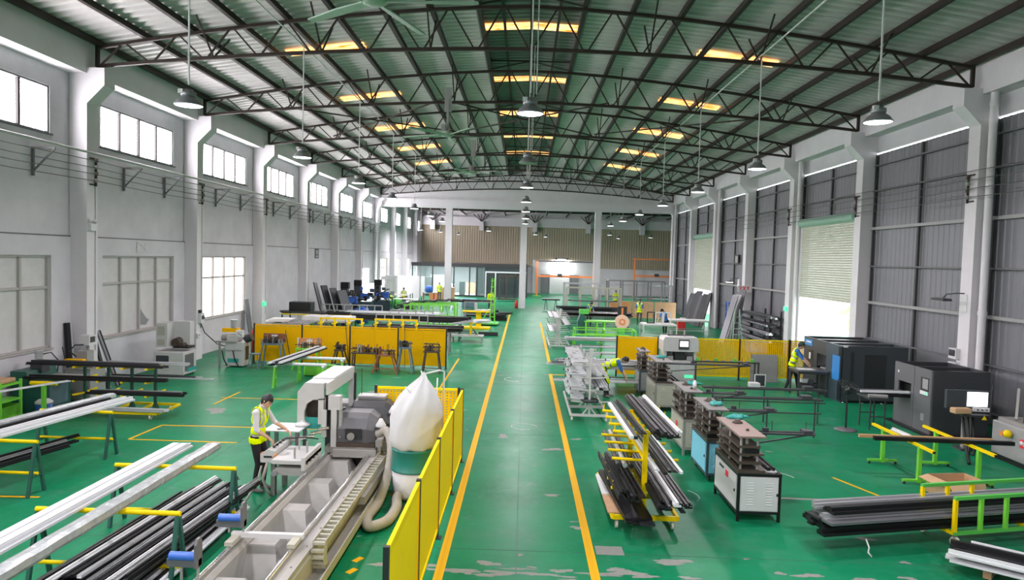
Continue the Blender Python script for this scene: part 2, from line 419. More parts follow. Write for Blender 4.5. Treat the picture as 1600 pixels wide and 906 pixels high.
for x, y, rx, ry in ((-0.4, 16.2, .12, .16), (0.75, 15.2, .2, .1), (0.6, 12.2, .16, .05), (-1.6, 10.6, .2, .5), (-1.45, 12.6, .1, .7), (5.9, 12.45, 1.5, .05), (-3.1, 22.3, .3, .1), (-8.0, 17.9, .25, .3), (2.2, 9.6, .3, .08)): blob(x, y, rx, ry)
mat('worn_concrete', (0.24, 0.25, 0.225), 0.6, var=0.25, scale=6)
wp.build('worn_patch', 'worn_concrete', floor)
ubox('floor_hatch', 'worn_concrete', floor, (1.35, 9.9, 0.003), (0.4, 0.3, 0.006))

# roof --------------------------------------------------------------
def corrugated_roof(name, xs, zf, y0, y1, pitch, m, parent=None):
    b = MB(); n = int((y1-y0)/pitch); rows = []
    for i in range(n):
        y = y0+i*pitch
        rows += [(y, 0.0), (y+pitch*.42, 0.0), (y+pitch*.54, 0.07), (y+pitch*.88, 0.07)]
    rows.append((y0+n*pitch, 0))
    k = len(xs)
    vs = [(x, y, zf(x)+dz) for y, dz in rows for x in xs]
    fs = [(i*k+j, i*k+j+1, (i+1)*k+j+1, (i+1)*k+j) for i in range(len(rows)-1) for j in range(k-1)]
    b.add(vs, fs)
    return b.build(name, m, parent)
ceil = struct(corrugated_roof('ceiling', [-13.1+11.6*i/9 for i in range(10)], lambda x: roof_z(x)+0.17, -16.9, Y_END+0.3, 0.34, 'roof_sheet'))
corrugated_roof('roof_slope', [1.5+11.6*i/9 for i in range(10)], lambda x: roof_z(x)+0.17, -16.9, Y_END+0.3, 0.34, 'roof_sheet', ceil)
corrugated_roof('ridge_roof', [-2.0, -1, 0, 1, 2.0], lambda x: 11.82-0.05*abs(x), -16.9, Y_END+0.3, 0.34, 'roof_old', ceil)
for s in (-1, 1):
    ubox('ridge_side', 'roof_old', ceil, (s*1.62, 21.2, 11.60), (0.04, 76, 0.42))
    for x in (0.85,): ubox('ridge_purlin', 'purlin_steel', ceil, (s*x, 21.2, 11.69), (0.08, 76, 0.10))
    for i in range(9):
        x = s*(1.5+1.345*i)
        ubox('purlin', 'purlin_steel', ceil, (x, 21.2, roof_z(x)+0.075), (0.12, 76, 0.16))
    ubox('eave_angle', 'purlin_steel', ceil, (s*12.6, 21.2, roof_z(12.6)+0.06), (0.12, 76, 0.08))
ubox('ridge_purlin', 'purlin_steel', ceil, (0, 21.2, 11.73), (0.08, 76, 0.10))
for k in range(6):
    yc = 16.4+6.6*k
    for xc, w in ((-6.7, 2.5), (6.7, 2.5), (0, 3.2)):
        zf = (lambda x: 11.82-0.05*abs(x)-0.03) if xc == 0 else (lambda x: roof_z(x)+0.12)
        corrugated_roof("skylight_panel", [xc-w/2+w*i/4 for i in range(5)], zf, yc-0.5, yc+0.52, 0.34, 'skylight', ceil)

# roof trusses -------------------------------------------------------
def truss(k):
    y = 13.1+6.6*k
    t = thing('roof_truss', '', 'truss', (0, y, 0), 0, 'roof trusses')
    n = 16; xs = [-12.3+24.6*i/n for i in range(n+1)]
    a = MB(); b = MB()
    for i in range(n):
        a.bar((xs[i], 0, roof_z(xs[i])-0.04), (xs[i+1], 0, roof_z(xs[i+1])-0.04), 0.10, 0.085)
        b.bar((xs[i], 0, low_z(xs[i])), (xs[i+1], 0, low_z(xs[i+1])), 0.10, 0.09)
    a.build('top_chord', 'truss_steel', t); b.build('bottom_chord', 'truss_steel', t)
    for i in range(n):
        xm = (xs[i]+xs[i+1])/2
        ubar('web_member', 'truss_steel', t, (xs[i]+0.06, 0, low_z(xs[i])), (xm-.05, 0, roof_z(xm)-0.05), 0.045, 0.045)
        ubar('web_member', 'truss_steel', t, (xm+.05, 0, roof_z(xm)-0.05), (xs[i+1]-0.06, 0, low_z(xs[i+1])), 0.045, 0.045)
    for i in (0, n): ubox('end_post', 'truss_steel', t, (xs[i], 0, (roof_z(12.3)+low_z(12.3))/2), (0.09, 0.09, 0.6))
    for i in (2, 4, 6, 8, 10, 12, 14):
        x = xs[i]+(0.25 if i != 8 else 0)
        for s in (-1, 1): ubar('purlin_brace', 'truss_steel', t, (x, 0, low_z(x)), (x, s*1.05, roof_z(x)+0.03), 0.04, 0.04)
    for s in (-1, 1): ubar('ridge_post', 'truss_steel', t, (s*1.5, 0, roof_z(1.5)), (s*1.5, 0, 11.7), 0.06, 0.06)
    ubar('ridge_tie', 'truss_steel', t, (-1.5, 0, 11.62), (1.5, 0, 11.62), 0.05, 0.05)
    for s in (-1, 1): ubar('ridge_brace', 'truss_steel', t, (s*1.5, 0, 11.3), (0, 0, 11.62), 0.035, 0.035)
    return t
for k, s in zip(range(0, 8), ('nearest', 'second nearest', 'third nearest', 'fourth nearest', 'fourth farthest', 'third farthest', 'second farthest', 'farthest')):
    yk = 13.1+6.6*k
    if yk > 58: yk = 58.6
    t = truss(k); t.location.y = yk
    t['label'] = 'dark arched steel roof truss, %s of the row under the corrugated roof' % s
# plan bracing between neighbouring trusses
for i, (y0, x0, x1) in enumerate(((26.3, -9.2, -3.1), (26.3, -3.1, 3.1), (26.3, 3.1, 9.2), (45.9, -9.2, -3.1), (45.9, 3.1, 9.2))):
    t = thing('cross_brace', ['steel cross brace between trusses %s' % q for q in ('left of the second unlit lamp', 'under the roof ridge, near set', 'right of the ridge, near set', 'far down the hall on the left', 'far down the hall on the right')][i], 'brace', (0, y0, 0))
    ubar('brace_rod', 'truss_steel', t, (x0, 0, low_z(x0)+.06), (x1-.12, 6.5, low_z(x1)+.06), 0.05, 0.05)
    ubar('brace_rod', 'truss_steel', t, (x1-.12, 0, low_z(x1)+.12), (x0, 6.5, low_z(x0)+.12), 0.05, 0.05)

# walls ---------------------------------------------------------------
def cells_wall(b, ys, zs, openings, x0f, x1, flip=False):
    for i in range(len(ys)-1):
        for j in range(len(zs)-1):
            cy, cz = (ys[i]+ys[i+1])/2, (zs[j]+zs[j+1])/2
            if any(o[0] < cy < o[1] and o[2] < cz < o[3] for o in openings): continue
            b.bb(x0f(cz), x1, ys[i], ys[i+1], zs[j], zs[j+1])
UPW = [(14.3+6.6*k, 18.67+6.6*k, 7.24, 8.52) for k in range(-4, 11)]
LOW_K = (-3, -2, -1, 0, 1, 2, 7, 8, 9)
LOW = [(14.35+6.6*k, 18.65+6.6*k, 1.42, 3.95) for k in LOW_K]
DOOR_L = (54.6, 57.3, -0.05, 3.1)
ops = UPW+LOW+[DOOR_L]
ys = sorted({-16.5, 86.5}.union(*[{o[0], o[1]} for o in ops]))
zs = sorted({-0.2, 4.5, 10.2}.union(*[{o[2], o[3]} for o in ops]))
wl = MB(); cells_wall(wl, ys, zs, ops, lambda z: -12.92 if z < 4.5 else -12.97, -13.25)
wall_l = struct(wl.build('wall_left', 'plaster_low'))
g = MB(); g.bb(-12.97, -12.45, -16.5, 59.3, 9.08, 10.02); g.build('eave_beam', 'concrete_white', wall_l)
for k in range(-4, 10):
    y0 = 12.85+6.6*k+.5; ubox('wall_groove_shade', 'girt_grey', wall_l, (-12.925, y0+3.05, 4.5), (.03, 6.1, .035))  # dark strip painting the shaded groove line at the wall step
# shared pillar with haunch (face towards +X, wall at X=0)
pl = MB(); pl.prism([(0, 0), (0.5, 0), (0.5, 8.25), (1.0, 8.76), (1.0, 9.24), (0, 9.24)], 0, 0.5, 'y')
pm = pl.mesh('pillar', 'concrete_white')
for y in PY: inst('pillar', pm, wall_l, (-12.95, y, 0))
plain = MB(); plain.bb(0, 0.5, 0, 0.5, 0, 9.6); plm = plain.mesh('far_pillar', 'concrete_white')
for y in (66.0, 72.6, 79.4): inst('pillar', plm, wall_l, (-12.95, y, 0))

def window(n, o, x, frame_m, panes, transom=None, cols=4, depth=0.14):
    y0, y1, z0, z1 = o
    w = bpy.data.objects.new('window_%d' % n, None); link(w); w.location = (x, (y0+y1)/2, z0); struct(w)
    W, H = y1-y0, z1-z0
    for (c, s) in (((0, 0, 0.025), (depth, W, 0.05)), ((0, 0, H-0.025), (depth, W, 0.05)), ((0, -W/2+0.03, H/2), (depth, 0.06, H)), ((0, W/2-0.03, H/2), (depth, 0.06, H))):
        ubox('window_frame', frame_m, w, c, s)
    for i in range(1, cols): ubox('mullion', 'mullion_steel' if frame_m == 'win_frame' else frame_m, w, (0, -W/2+W*i/cols, H/2), (depth*.9, 0.075, H))
    rows = [(0.05, H-0.05)]
    if transom:
        ubox('transom', frame_m, w, (0, 0, transom), (depth*.7, W, 0.07)); rows = [(0.05, transom-.03), (transom+.03, H-0.05)]
    for r, (a, b) in enumerate(rows):
        for i in range(cols):
            pmn = panes[(r*cols+i) % len(panes)]
            ubox('pane', pmn, w, (-0.02, -W/2+W*(i+.5)/cols, (a+b)/2), (0.012, W/cols-0.04, b-a))
    ubox('window_sill', frame_m, w, (0.06, 0, -0.02), (0.2, W+0.1, 0.04))
    return w
wn = 1
for o in UPW: window(wn, o, -13.06, 'win_frame', ['daylight_pane']); wn += 1
for k, o in zip(LOW_K, LOW):
    ps = ['papered_pane'] if 0 <= k < 2 else (['daylight_warm'] if k == 2 else ['daylight_warm'])
    w = window(wn, o, -13.04, 'win_frame_old', ps, transom=1.66); wn += 1
    if k == 1:   # torn paper shows the dark glass behind
        tp = MB(); tp.add([(0, 0, 0), (0.45, 0.05, 0.02), (0.5, 0.25, 0.1), (0.33, 0.2, 0.42), (0.02, 0.02, 0.62)], [(0, 1, 2, 3, 4)])
        tq = MB(); tq.prism([(0, 0), (0.40, -0.05), (0.62, 0.12), (0.42, 0.2), (0.05, 0.55)], 0, 0.004, 'x'); tq.build('torn_patch', 'pane_dark', w, (-0.008, 0.1, 0.2))
d1 = bpy.data.objects.new('door_1', None); link(d1); d1.location = (-13.05, 55.95, 0); struct(d1)
ubox('pane', 'daylight_pane', d1, (0, 0, 1.55), (0.02, 2.6, 3.0))
for yy in (-1.33, 0, 1.33): ubox('door_frame', 'win_frame', d1, (0.03, yy, 1.55), (0.08, 0.06, 3.1))

# right wall
RY0, RY1 = -16.5, Y_END+0.35
wr = MB(); wr.bb(12.95, 13.03, RY0, RY1, 8.49, 10.2)
wall_r = struct(wr.build('wall_right', 'plaster'))
g = MB(); g.bb(12.45, 12.97, -16.5, 59.3, 9.08, 10.02); g.build('eave_beam', 'concrete_white', wall_r)
plr = MB(); plr.prism([(0, 0), (-0.5, 0), (-0.5, 8.25), (-1.0, 8.76), (-1.0, 9.24), (0, 9.24)], 0, 0.5, 'y')
pmr = plr.mesh('pillar', 'concrete_white')
for y in PY: inst('pillar', pmr, wall_r, (12.95, y, 0))
def clad(b, y0, y1, z0, z1, x, pitch=0.28, dep=0.02, ax='y'):
    n = max(1, int(round((y1-y0)/pitch))); p = (y1-y0)/n; pts = []
    for i in range(n):
        y = y0+i*p; pts += [(y, 0), (y+p*.5, 0), (y+p*.62, -dep), (y+p*.88, -dep)]
    pts.append((y1, 0)); k = len(pts)
    P = (lambda y, d, z: (x+d, y, z)) if ax == 'y' else (lambda y, d, z: (y, x+d, z))
    b.add([P(y, d, z) for z in (z0, z1) for y, d in pts], [(i, i+1, k+i+1, k+i) for i in range(k-1)])
DOORS_R = {2: 2.9, 5: 2.5}
for k in range(-5, 7):
    y0 = 12.85+6.6*k+0.5; y1 = y0+6.1
    b = MB()
    clad(b, y0-.25, y1+.25, 6.25 if k in DOORS_R else 0.0, 8.445, 13.0)
    b.build('cladding_sheet', 'cladding', wall_r)
    zs_ = (7.07, 7.95) if k in DOORS_R else (0.35, 1.64, 2.96, 4.30, 5.69, 7.07, 8.0)
    for i, z in enumerate(zs_):
        thick = 0.10 if z in (2.96, 5.69) else 0.05
        ubox('girt', 'machine_grey' if thick > .06 else 'girt_grey', wall_r, (12.88, (y0+y1)/2, z), (0.10 if thick > .06 else 0.06, 6.1, thick))
    ubox('wall_post', 'post_dark', wall_r, (12.9, (y0+y1)/2, 7.2 if k in DOORS_R else 4.2), (0.08, 0.10, 2.3 if k in DOORS_R else 8.4))
    ubox('wall_post', 'post_dark', wall_r, (12.9, y1-0.08, 7.2 if k in DOORS_R else 4.2), (0.06, 0.08, 2.3 if k in DOORS_R else 8.4))
    if k == 1: ubox('wall_panel', 'cladding', wall_r, (12.86, y0+1.5, 0.8), (0.02, 2.4, 1.6))
def rollup(n, k, zb):
    y0 = 12.85+6.6*k+0.5; y1 = y0+6.1; yc = (y0+y1)/2
    d = bpy.data.objects.new('door_%d' % n, None); link(d); d.location = (12.75, yc, 0); struct(d)
    W = 5.0
    i = 0; z = 6.05
    sl = MB(); sl.prism([(0, 0.0), (-0.03, 0.02), (-0.035, 0.05), (-0.02, 0.085), (0, 0.098), (0.01, 0.098), (0.01, 0)], -W/2, W/2, 'y'); slm = sl.mesh('slat', 'shutter')
    while z > zb:
        z -= 0.1; inst('slat', slm, d, (0, 0, z))
    ubox('bottom_rail', 'shutter', d, (0, 0, zb-0.04), (0.07, W, 0.10))
    bx = MB(); bx.tube((0, -W/2-0.1, 6.2), (0, W/2+0.2, 6.2), 0.20, 16); bx.build('shutter_roll', 'shutter_box', d)
    ubox('roll_motor', 'machine_dark', d, (0, W/2+0.3, 6.15), (0.25, 0.35, 0.25))
    for s in (-1, 1):
        ubox('guide_rail', 'concrete_white', d, (0.02, s*(W/2+0.06), 3.0), (0.10, 0.12, 6.1))
        ubox('door_jamb', 'concrete_white', d, (0.22, s*(W/2+0.33), 3.1), (0.30, 0.44, 6.3))
    ubox('lintel', 'concrete_white', d, (0.24, 0, 6.32), (0.22, 6.1, 0.16))
rollup(2, 2, 2.92); rollup(3, 5, 2.5)
# gable beam and second hall behind it
gb = MB(); n = 18
for i in range(n):
    x0, x1 = -13.0+26*i/n, -13.0+26*(i+1)/n
    gb.add([(x, y, z) for y in (59.0, 59.35) for x, z in ((x0, 8.4), (x1, 8.4), (x1, roof_z(x1)+0.32 if abs(x1) > 2.9 else 12.05), (x0, roof_z(x0)+0.32 if abs(x0) > 2.9 else 12.05))],
           [(0, 1, 2, 3), (7, 6, 5, 4), (0, 4, 5, 1), (3, 2, 6, 7)])
gable = struct(gb.build('wall_gable', 'concrete_white'))
for x in (-6.55, -0.15, 6.15): ubox('pillar', 'concrete_white', gable, (x, 59.2, 4.2), (0.55, 0.5, 8.4))
ubox('gable_beam', 'concrete_white', gable, (0, 59.15, 8.75), (24.9, 0.5, 0.75))
wb = MB(); wb.bb(-13.2, 20.3, 86.45, 86.75, 0, 11)
wall_b = struct(wb.build('wall_back', 'concrete_white'))
b = MB(); clad(b, -12.95, 20.2, 3.3, 8.2, 86.4, 0.30, 0.025, 'x'); b.build('tan_sheet', 'tan_cladding', wall_b)
b = MB(); b.bb(-12.95, 20.2, 86.0, 86.45, 8.2, 9.3); b.build('ring_beam', 'concrete_white', wall_b)
for x in (-11.5, -5.46, 1.14, 7.73, 14.37):
    ubox('corbel', 'concrete_white', wall_b, (x, 85.8, 8.15), (0.55, 0.9, 1.1))
    for dx in (-1.0, -.5, 0, .5, 1.0): ubar('roof_strut', 'truss_steel', wall_b, (x, 85.6, 8.7), (x+dx, 85.4, 9.6), 0.08, 0.08)
for y in (60.5, 70, 80): ubox('roof_beam', 'truss_steel', wall_b, (3.6, y, 9.75), (33, 0.2, 0.3))
for i in range(14): ubox('roof_beam', 'truss_steel', wall_b, (-12.5+2.5*i, 73, 9.6), (0.1, 27, 0.14))
b = MB(); b.bb(-13.2, 20.3, 59.3, 86.8, 10.0, 10.1); struct(b.build('ceiling_annex', 'roof_old'))
b = MB(); b.bb(20.2, 20.5, 59.3, 86.8, 0, 10.2); struct(b.build('wall_annex', 'cladding'))
b = MB(); b.bb(13.0, 20.5, 59.0, 59.35, 0, 10.2); struct(b.build('wall_annex_front', 'plaster'))
b = MB(); b.bb(-13.25, 13.25, -16.8, -16.5, 0, 12.2); struct(b.build('wall_front', 'plaster'))
# outside the roll-up doors
b = MB(); b.bb(13.3, 70, -17, 58.9, -0.35, -0.02); struct(b.build('ground_outside', 'outdoor_ground'))
ubox('ramp', 'outdoor_ground', bpy.data.objects['ground_outside'], (13.1, 30, -0.02), (0.6, 5.0, 0.05))
# ------------------------------------------------------------------ hanging lamps and fans
lb = MB(); lb.lathe([(0.0, 0.02), (0.245, 0.02), (0.25, 0.0), (0.255, 0.02), (0.2, 0.1), (0.13, 0.155), (0.12, 0.16), (0.0, 0.16)], 28); LM_SHADE = lb.mesh('shade', 'lamp_body')
lb = MB(); lb.lathe([(0, 0.16), (0.12, 0.16), (0.135, 0.19), (0.135, 0.25), (0.09, 0.27), (0.08, 0.30), (0, 0.30)], 20); LM_HOUS = lb.mesh('ballast_housing', 'lamp_body')
lb = MB(); lb.lathe([(0, 0.008), (0.238, 0.008), (0.238, 0.016), (0, 0.016)], 28); LM_ON = lb.mesh('lens', 'lamp_lens'); LM_OFF = lb.mesh('lens_off', 'lamp_lens_off')
lb = MB(); lb.box((-0.10, -0.09, 0.25), (0.09, 0.07, 0.08)); LM_JB = lb.mesh('junction_box', 'conduit')
def pendant(x, y, z, label, on=True, top=None, pw=1.0):
    t = thing('pendant_lamp', label, 'lamp', (x, y, z), 0, 'pendant high-bay lamps')
    inst('shade', LM_SHADE, t); inst('ballast_housing', LM_HOUS, t); inst('lens', LM_ON if on else LM_OFF, t); inst('junction_box', LM_JB, t)
    top = top if top else low_z(x)
    ubox('suspension_rod', 'conduit', t, (0, 0, (0.28+top-z)/2+0.1), (0.028, 0.028, top-z-0.30))
    if abs(x) < 1: ubox('suspension_rod', 'conduit', t, (0.11, 0.1, (0.28+top-z)/2+0.1), (0.022, 0.022, top-z-0.30))
    if on:
        ld = bpy.data.lights.new('lamp_light', 'AREA'); ld.shape = 'DISK'; ld.size = 0.46; ld.energy = LAMP_W*pw; ld.color = (1.0, 0.93, 0.99)
        lo = bpy.data.objects.new('lamp_light', ld); link(lo, t); lo.location = (0, 0, -0.005)
    return t
ORD = ['nearest', 'second', 'third', 'fourth', 'fifth', 'sixth', 'seventh']
for r, x in (('left', -6.35), ('middle', 0.02), ('right', 6.4)):
    for i in range(7):
        y = 13.1+6.6*i
        on = not (r == 'middle' and i == 1)
        pendant(x+(0.0 if r != 'middle' else -0.06*i/6), y-0.18, 6.88, ('lit' if on else 'unlit greenish') + ' pendant high-bay lamp, %s of the %s row' % (ORD[i], r), on)
for x in (-6.35, 0.0, 6.4):       # unseen lamps added over and behind the camera for frontal light
    for y in (6.3, -0.3, -6.9, -13.0):
        inst('unseen_lamp_shade', LM_SHADE, ceil, (x, y, 6.88)); inst('unseen_lamp_lens', LM_ON, ceil, (x, y, 6.88)); ubox('unseen_lamp_rod', 'conduit', ceil, (x, y, 8.9), (.028, .028, 4.0))
        ld = bpy.data.lights.new('lamp_light', 'AREA'); ld.shape = 'DISK'; ld.size = 0.46; ld.energy = LAMP_W; ld.color = (1.0, 0.93, 0.99)
        lo = bpy.data.objects.new('lamp_light', ld); link(lo, ceil); lo.location = (x, y, 6.875)
for i, (x, y) in enumerate(((-10.0, 66), (-8.6, 70), (-7.4, 76), (-3.4, 64), (1.0, 70), (2.2, 76), (8.0, 66), (10.0, 75), (12.6, 70))):
    pendant(x, y, 6.7, 'small pendant lamp in the far annex, %s from its left' % ['first', 'second', 'third', 'fourth', 'fifth', 'sixth', 'seventh', 'eighth', 'ninth'][i], True, 9.6, 2.0)
for s, r in ((-1, 'left'), (1, 'right')):
    cd = MB(); cd.tube((0, 8, 0), (0, 46.2, 0), 0.02, 8)
    tag(cd.build('lamp_conduit', 'conduit', None, (s*6.35, 0, low_z(6.35)+0.12)), 'thin pale conduit feeding the %s row of lamps' % r, 'conduit')
def fan(x, y, z, a0, label):
    t = thing('ceiling_fan', label, 'fan', (x, y, z), 0, 'ceiling fans')
    h = MB(); h.lathe([(0, -0.09), (0.13, -0.09), (0.19, -0.06), (0.19, 0.03), (0.12, 0.08), (0, 0.08)], 20); h.build('hub', 'fan_green', t)
    bl = MB()
    pts = [(0.14, -0.05), (0.14, 0.06), (0.8, 0.095), (1.55, 0.075), (1.55, -0.045), (0.8, -0.06)]
    bl.add([(u, v, -0.03+0.30*v*(1-0.4*u)) for u, v in pts]+[(u, v, -0.055+0.30*v*(1-0.4*u)) for u, v in pts], [(0, 1, 2, 5), (5, 2, 3, 4), (6, 11, 8, 7), (11, 10, 9, 8)]+[(i, (i+1) % 6, 6+(i+1) % 6, 6+i) for i in range(6)])
    bm_ = bl.mesh('blade', 'fan_green')
    for i in range(5): inst('blade', bm_, t, (0, 0, 0), a0+2*PI*i/5)
    ubox('down_rod', 'machine_grey', t, (0, 0, 0.55), (0.07, 0.07, 1.0))
    ubox('mounting_plate', 'machine_grey', t, (0, 0.02, 1.05), (0.22, 0.06, 0.75))
    ubox('motor_box', 'machine_grey', t, (-0.12, -0.05, 0.18), (0.14, 0.14, 0.2))
fan(-2.35, 10.45, 8.02, -0.02, 'nearest ceiling fan, pale green blades at the top edge')
fan(-2.5, 21.5, 8.0, 0.25, 'ceiling fan below the third truss, left of the middle lamps')
fan(-2.45, 31.3, 8.05, 0.5, 'smallest, most distant ceiling fan left of the middle lamps')

# ------------------------------------------------------------------ wall fixtures
for i, z in enumerate((6.66, 6.46, 6.28, 6.09)):
    w = MB(); pts = []
    for k in range(-1, 8):
        y = 12.85+6.6*k+0.25; pts += [(-12.3, y, z), (-12.3, y+3.3, z-0.04)]
    w.path(pts, 0.011, 5)
    tag(w.build('busbar_wire', 'wire'), 'bare wire along the left wall, %s of four' % ['topmost', 'second from top', 'third from top', 'lowest'][i], 'wire')
for i, z in enumerate((6.98, 6.74, 6.5, 6.26)):
    w = MB(); pts = []
    for k in range(-1, 5):
        y = 12.85+6.6*k+0.25; pts += [(12.28, y, z), (12.28, y+3.3, z-0.03)]
    w.path(pts, 0.011, 5)
    tag(w.build('busbar_wire', 'wire'), 'bare wire along the right wall, %s of four' % ['topmost', 'second from top', 'third from top', 'lowest'][i], 'wire')
p = MB(); p.tube((0, 0, 0), (0, 52, 0), 0.035, 8); tag(p.build('wall_pipe', 'conduit', None, (-12.32, 7, 6.86)), 'pale horizontal pipe along the left wall under the high windows', 'pipe')
BO = ['nearest', 'second', 'third', 'fourth', 'fifth', 'sixth', 'seventh', 'eighth']
def insulator_rack(x, y, z, s, label):
    t = thing('insulator_rack', label, 'insulator', (x, y, z), 0, 'insulator racks on the pillars')
    ubox('backing_bar', 'truss_steel', t, (0, 0.12, 0.28), (0.05, 0.05, 0.8)); ubox('arm', 'truss_steel', t, (-s*0.06, 0.02, 0.66), (0.12, 0.3, 0.04)); ubox('arm', 'truss_steel', t, (-s*0.06, 0.02, -0.08), (0.12, 0.3, 0.04))
    for k in range(4):
        b = MB(); b.lathe([(0, -0.05), (0.04, -0.05), (0.055, -0.02), (0.03, 0), (0.055, 0.03), (0.04, 0.06), (0, 0.06)], 10); b.build('insulator', 'brown_steel' if k % 2 else 'machine_grey', t, (s*0.09, 0, 0.03+0.19*k))
for k in range(0, 7): insulator_rack(-12.42, 19.45-6.6+6.6*k+0.25, 6.07, 1, 'insulator rack on the left wall, %s pillar' % BO[k])
for k in range(0, 4): insulator_rack(12.42, 19.45-6.6+6.6*k+0.25, 6.24, -1, 'insulator rack on the right wall, %s pillar' % BO[k])
def bracket(y, label):
    t = thing('wall_bracket', label, 'bracket', (-12.95, y, 6.35), 0, 'triangular wall brackets')
    ubox('upright', 'girt_grey', t, (0.04, 0, 0.05), (0.06, 0.06, 0.75)); ubox('arm', 'girt_grey', t, (0.32, 0, 0.40), (0.62, 0.05, 0.05)); ubar('strut', 'girt_grey', t, (0.05, 0, -0.2), (0.6, 0, 0.38), 0.04, 0.04)
for k in range(-1, 6):
    for j, q in enumerate((2.6, 5.1)): bracket(19.45+6.6*k+q, 'triangular steel wall bracket, %s of the left wall, %s' % (['nearest bay', 'second bay', 'third bay', 'fourth bay', 'fifth bay', 'sixth bay', 'seventh bay'][k+1], ['nearer one', 'farther one'][j]))
for k in range(0, 6):
    y = 19.45+6.6*k
    c = MB(); c.tube((0, 0, 0), (0, 0, 5.0), 0.018, 6); c.build('pillar_conduit', 'conduit', wall_l, (-12.43, y+0.38, 1.2))
for y in (19.2, 32.35, 45.6, 58.7):
    c = MB(); c.tube((0, 0, 0), (0, 0, 9.1), 0.10, 12); c.tube((0, 0, 3.0), (0, 0, 3.12), 0.115, 12); c.tube((0, 0, 8.7), (0, 0, 8.82), 0.115, 12); c.build('downpipe', 'concrete_white', wall_r, (12.62, y, 0))
c = MB(); c.path([(0, 0, 0), (0, 0, 7.9), (0.1, 0, 8.25), (0.3, 0, 8.5), (0.35, 0, 8.8)], 0.1, 10); c.build('downpipe', 'concrete_white', wall_l, (-12.6, 58.6, 0))
e = thing('emergency_light', 'white twin-head emergency light on the nearest left pillar', 'light', (-12.45, 19.62, 4.72))
ubox('battery_box', 'white_paint', e, (0.06, 0, 0.05), (0.1, 0.28, 0.2))
for s in (-1, 1):
    b = MB(); b.lathe([(0, -0.05), (0.05, -0.05), (0.065, 0), (0.05, 0.06), (0, 0.06)], 12); b.build('lamp_head', 'conduit', e, (0.07, s*0.09, 0.23))
sg = thing('wall_sign', 'faded square sign with a crossed box on the left wall', 'sign', (-12.90, 23.1, 4.25))
ubox('plate', 'plaster', sg, (0, 0, 0), (0.015, 0.62, 0.36))
for a, b_ in (((-.26, -.14), (.26, .14)), ((-.26, .14), (.26, -.14)), ((-.26, -.14), (-.26, .14)), ((.26, -.14), (.26, .14)), ((-.26, .14), (.26, .14)), ((-.26, -.14), (.26, -.14))):
    ubar('stroke', 'paper', sg, (0.01, a[0], a[1]), (0.01, b_[0], b_[1]), 0.03, 0.006)
n2 = thing('notice_board', 'small dark framed notice high on the left wall', 'sign', (-12.9, 42.7, 4.2)); ubox('board', 'black_plastic', n2, (0, 0, 0), (0.02, 0.75, 0.6)); ubox('sheet', 'machine_grey', n2, (0.012, 0, 0.08), (0.006, 0.5, 0.25)); ubox('sheet', 'machine_grey', n2, (0.012, 0, -0.18), (0.006, 0.5, 0.12))
n2 = thing('notice_board', 'small dark framed notice on the right cladding', 'sign', (12.84, 42.2, 4.55)); ubox('board', 'black_plastic', n2, (0, 0, 0), (0.02, 0.7, 0.6)); ubox('sheet', 'machine_grey', n2, (-0.012, 0, 0), (0.006, 0.5, 0.4))
for x, y, z, s, lb_ in ((-12.44, 32.85, 1.72, 1, 'small green exit sign on the left wall pillar'), (12.44, 32.95, 2.2, -1, 'small green exit sign beside the roll-up door')):
    t = thing('exit_sign', lb_, 'sign', (x, y, z)); ubox('case', 'exit_green', t, (s*0.02, 0, 0), (0.03, 0.45, 0.2))
    f = MB(); f.lathe([(0, -.02), (.02, -.02), (.02, .02), (0, .02)], 8, (0, 0, 0.055)); f.bar((0, 0, .03), (0, .03, -.03), .012, .03); f.bar((0, .03, -.03), (0, -.04, -.07), .012, .018); f.bar((0, .03, -.03), (0, .08, -.05), .012, .018); f.bar((0, .1, 0), (0, .19, 0), .012, .02); f.bar((0, .19, 0), (0, .15, .04), .012, .02); f.bar((0, .19, 0), (0, .15, -.04), .012, .02)
    f.build('running_figure', 'paper', t, (s*0.04, -0.02, 0.01))
def floodlight(x, y, z, label, lit):
    t = thing('floodlight', label, 'light', (x, y, z))
    a = MB(); a.path([(0, 0, 0.18), (-0.15, 0.1, 0.18), (-0.32, 0.3, 0.14), (-0.38, 0.36, 0.02)], 0.018, 8); a.build('arm', 'machine_dark', t)
    h = MB(); h.prism([(-0.14, 0), (0.14, 0), (0.10, 0.07), (-0.10, 0.07)], -0.3, 0.3, 'y'); h.build('head', 'machine_dark', t, (-0.40, 0.4, -0.05))
    ubox('lens', 'lamp_lens' if lit else 'machine_grey', t, (-0.40, 0.4, -0.055), (0.26, 0.56, 0.012))
    ubox('wall_plate', 'white_paint', t, (0.03, 0.05, -0.1), (0.04, 0.3, 0.5))
floodlight(12.42, 19.7, 3.4, 'unlit floodlight on a curved arm, nearest right pillar', False)
floodlight(12.42, 40.3, 3.25, 'lit white floodlight on a pillar between the roll-up doors', True)
for z, q in ((1.85, 'upper'), (1.45, 'lower')):
    t = thing('control_box', 'white wall control box with dark display, %s of the pair' % q, 'control box', (12.40, 19.95, z)); ubox('case', 'white_paint', t, (0, 0, 0), (0.16, 0.34, 0.3)); ubox('display', 'black_plastic', t, (-0.09, 0, 0.02), (0.02, 0.26, 0.18))
t = thing('socket_box', 'white socket box on the second left pillar with hanging cable', 'control box', (-12.40, 26.3, 1.5)); ubox('case', 'white_paint', t, (0, 0, 0.1), (0.16, 0.3, 0.38)); ubox('display', 'black_plastic', t, (0.09, 0.02, 0.12), (0.02, 0.2, 0.14)); ubox('siren', 'black_plastic', t, (0, -0.05, 0.35), (0.1, 0.12, 0.12))
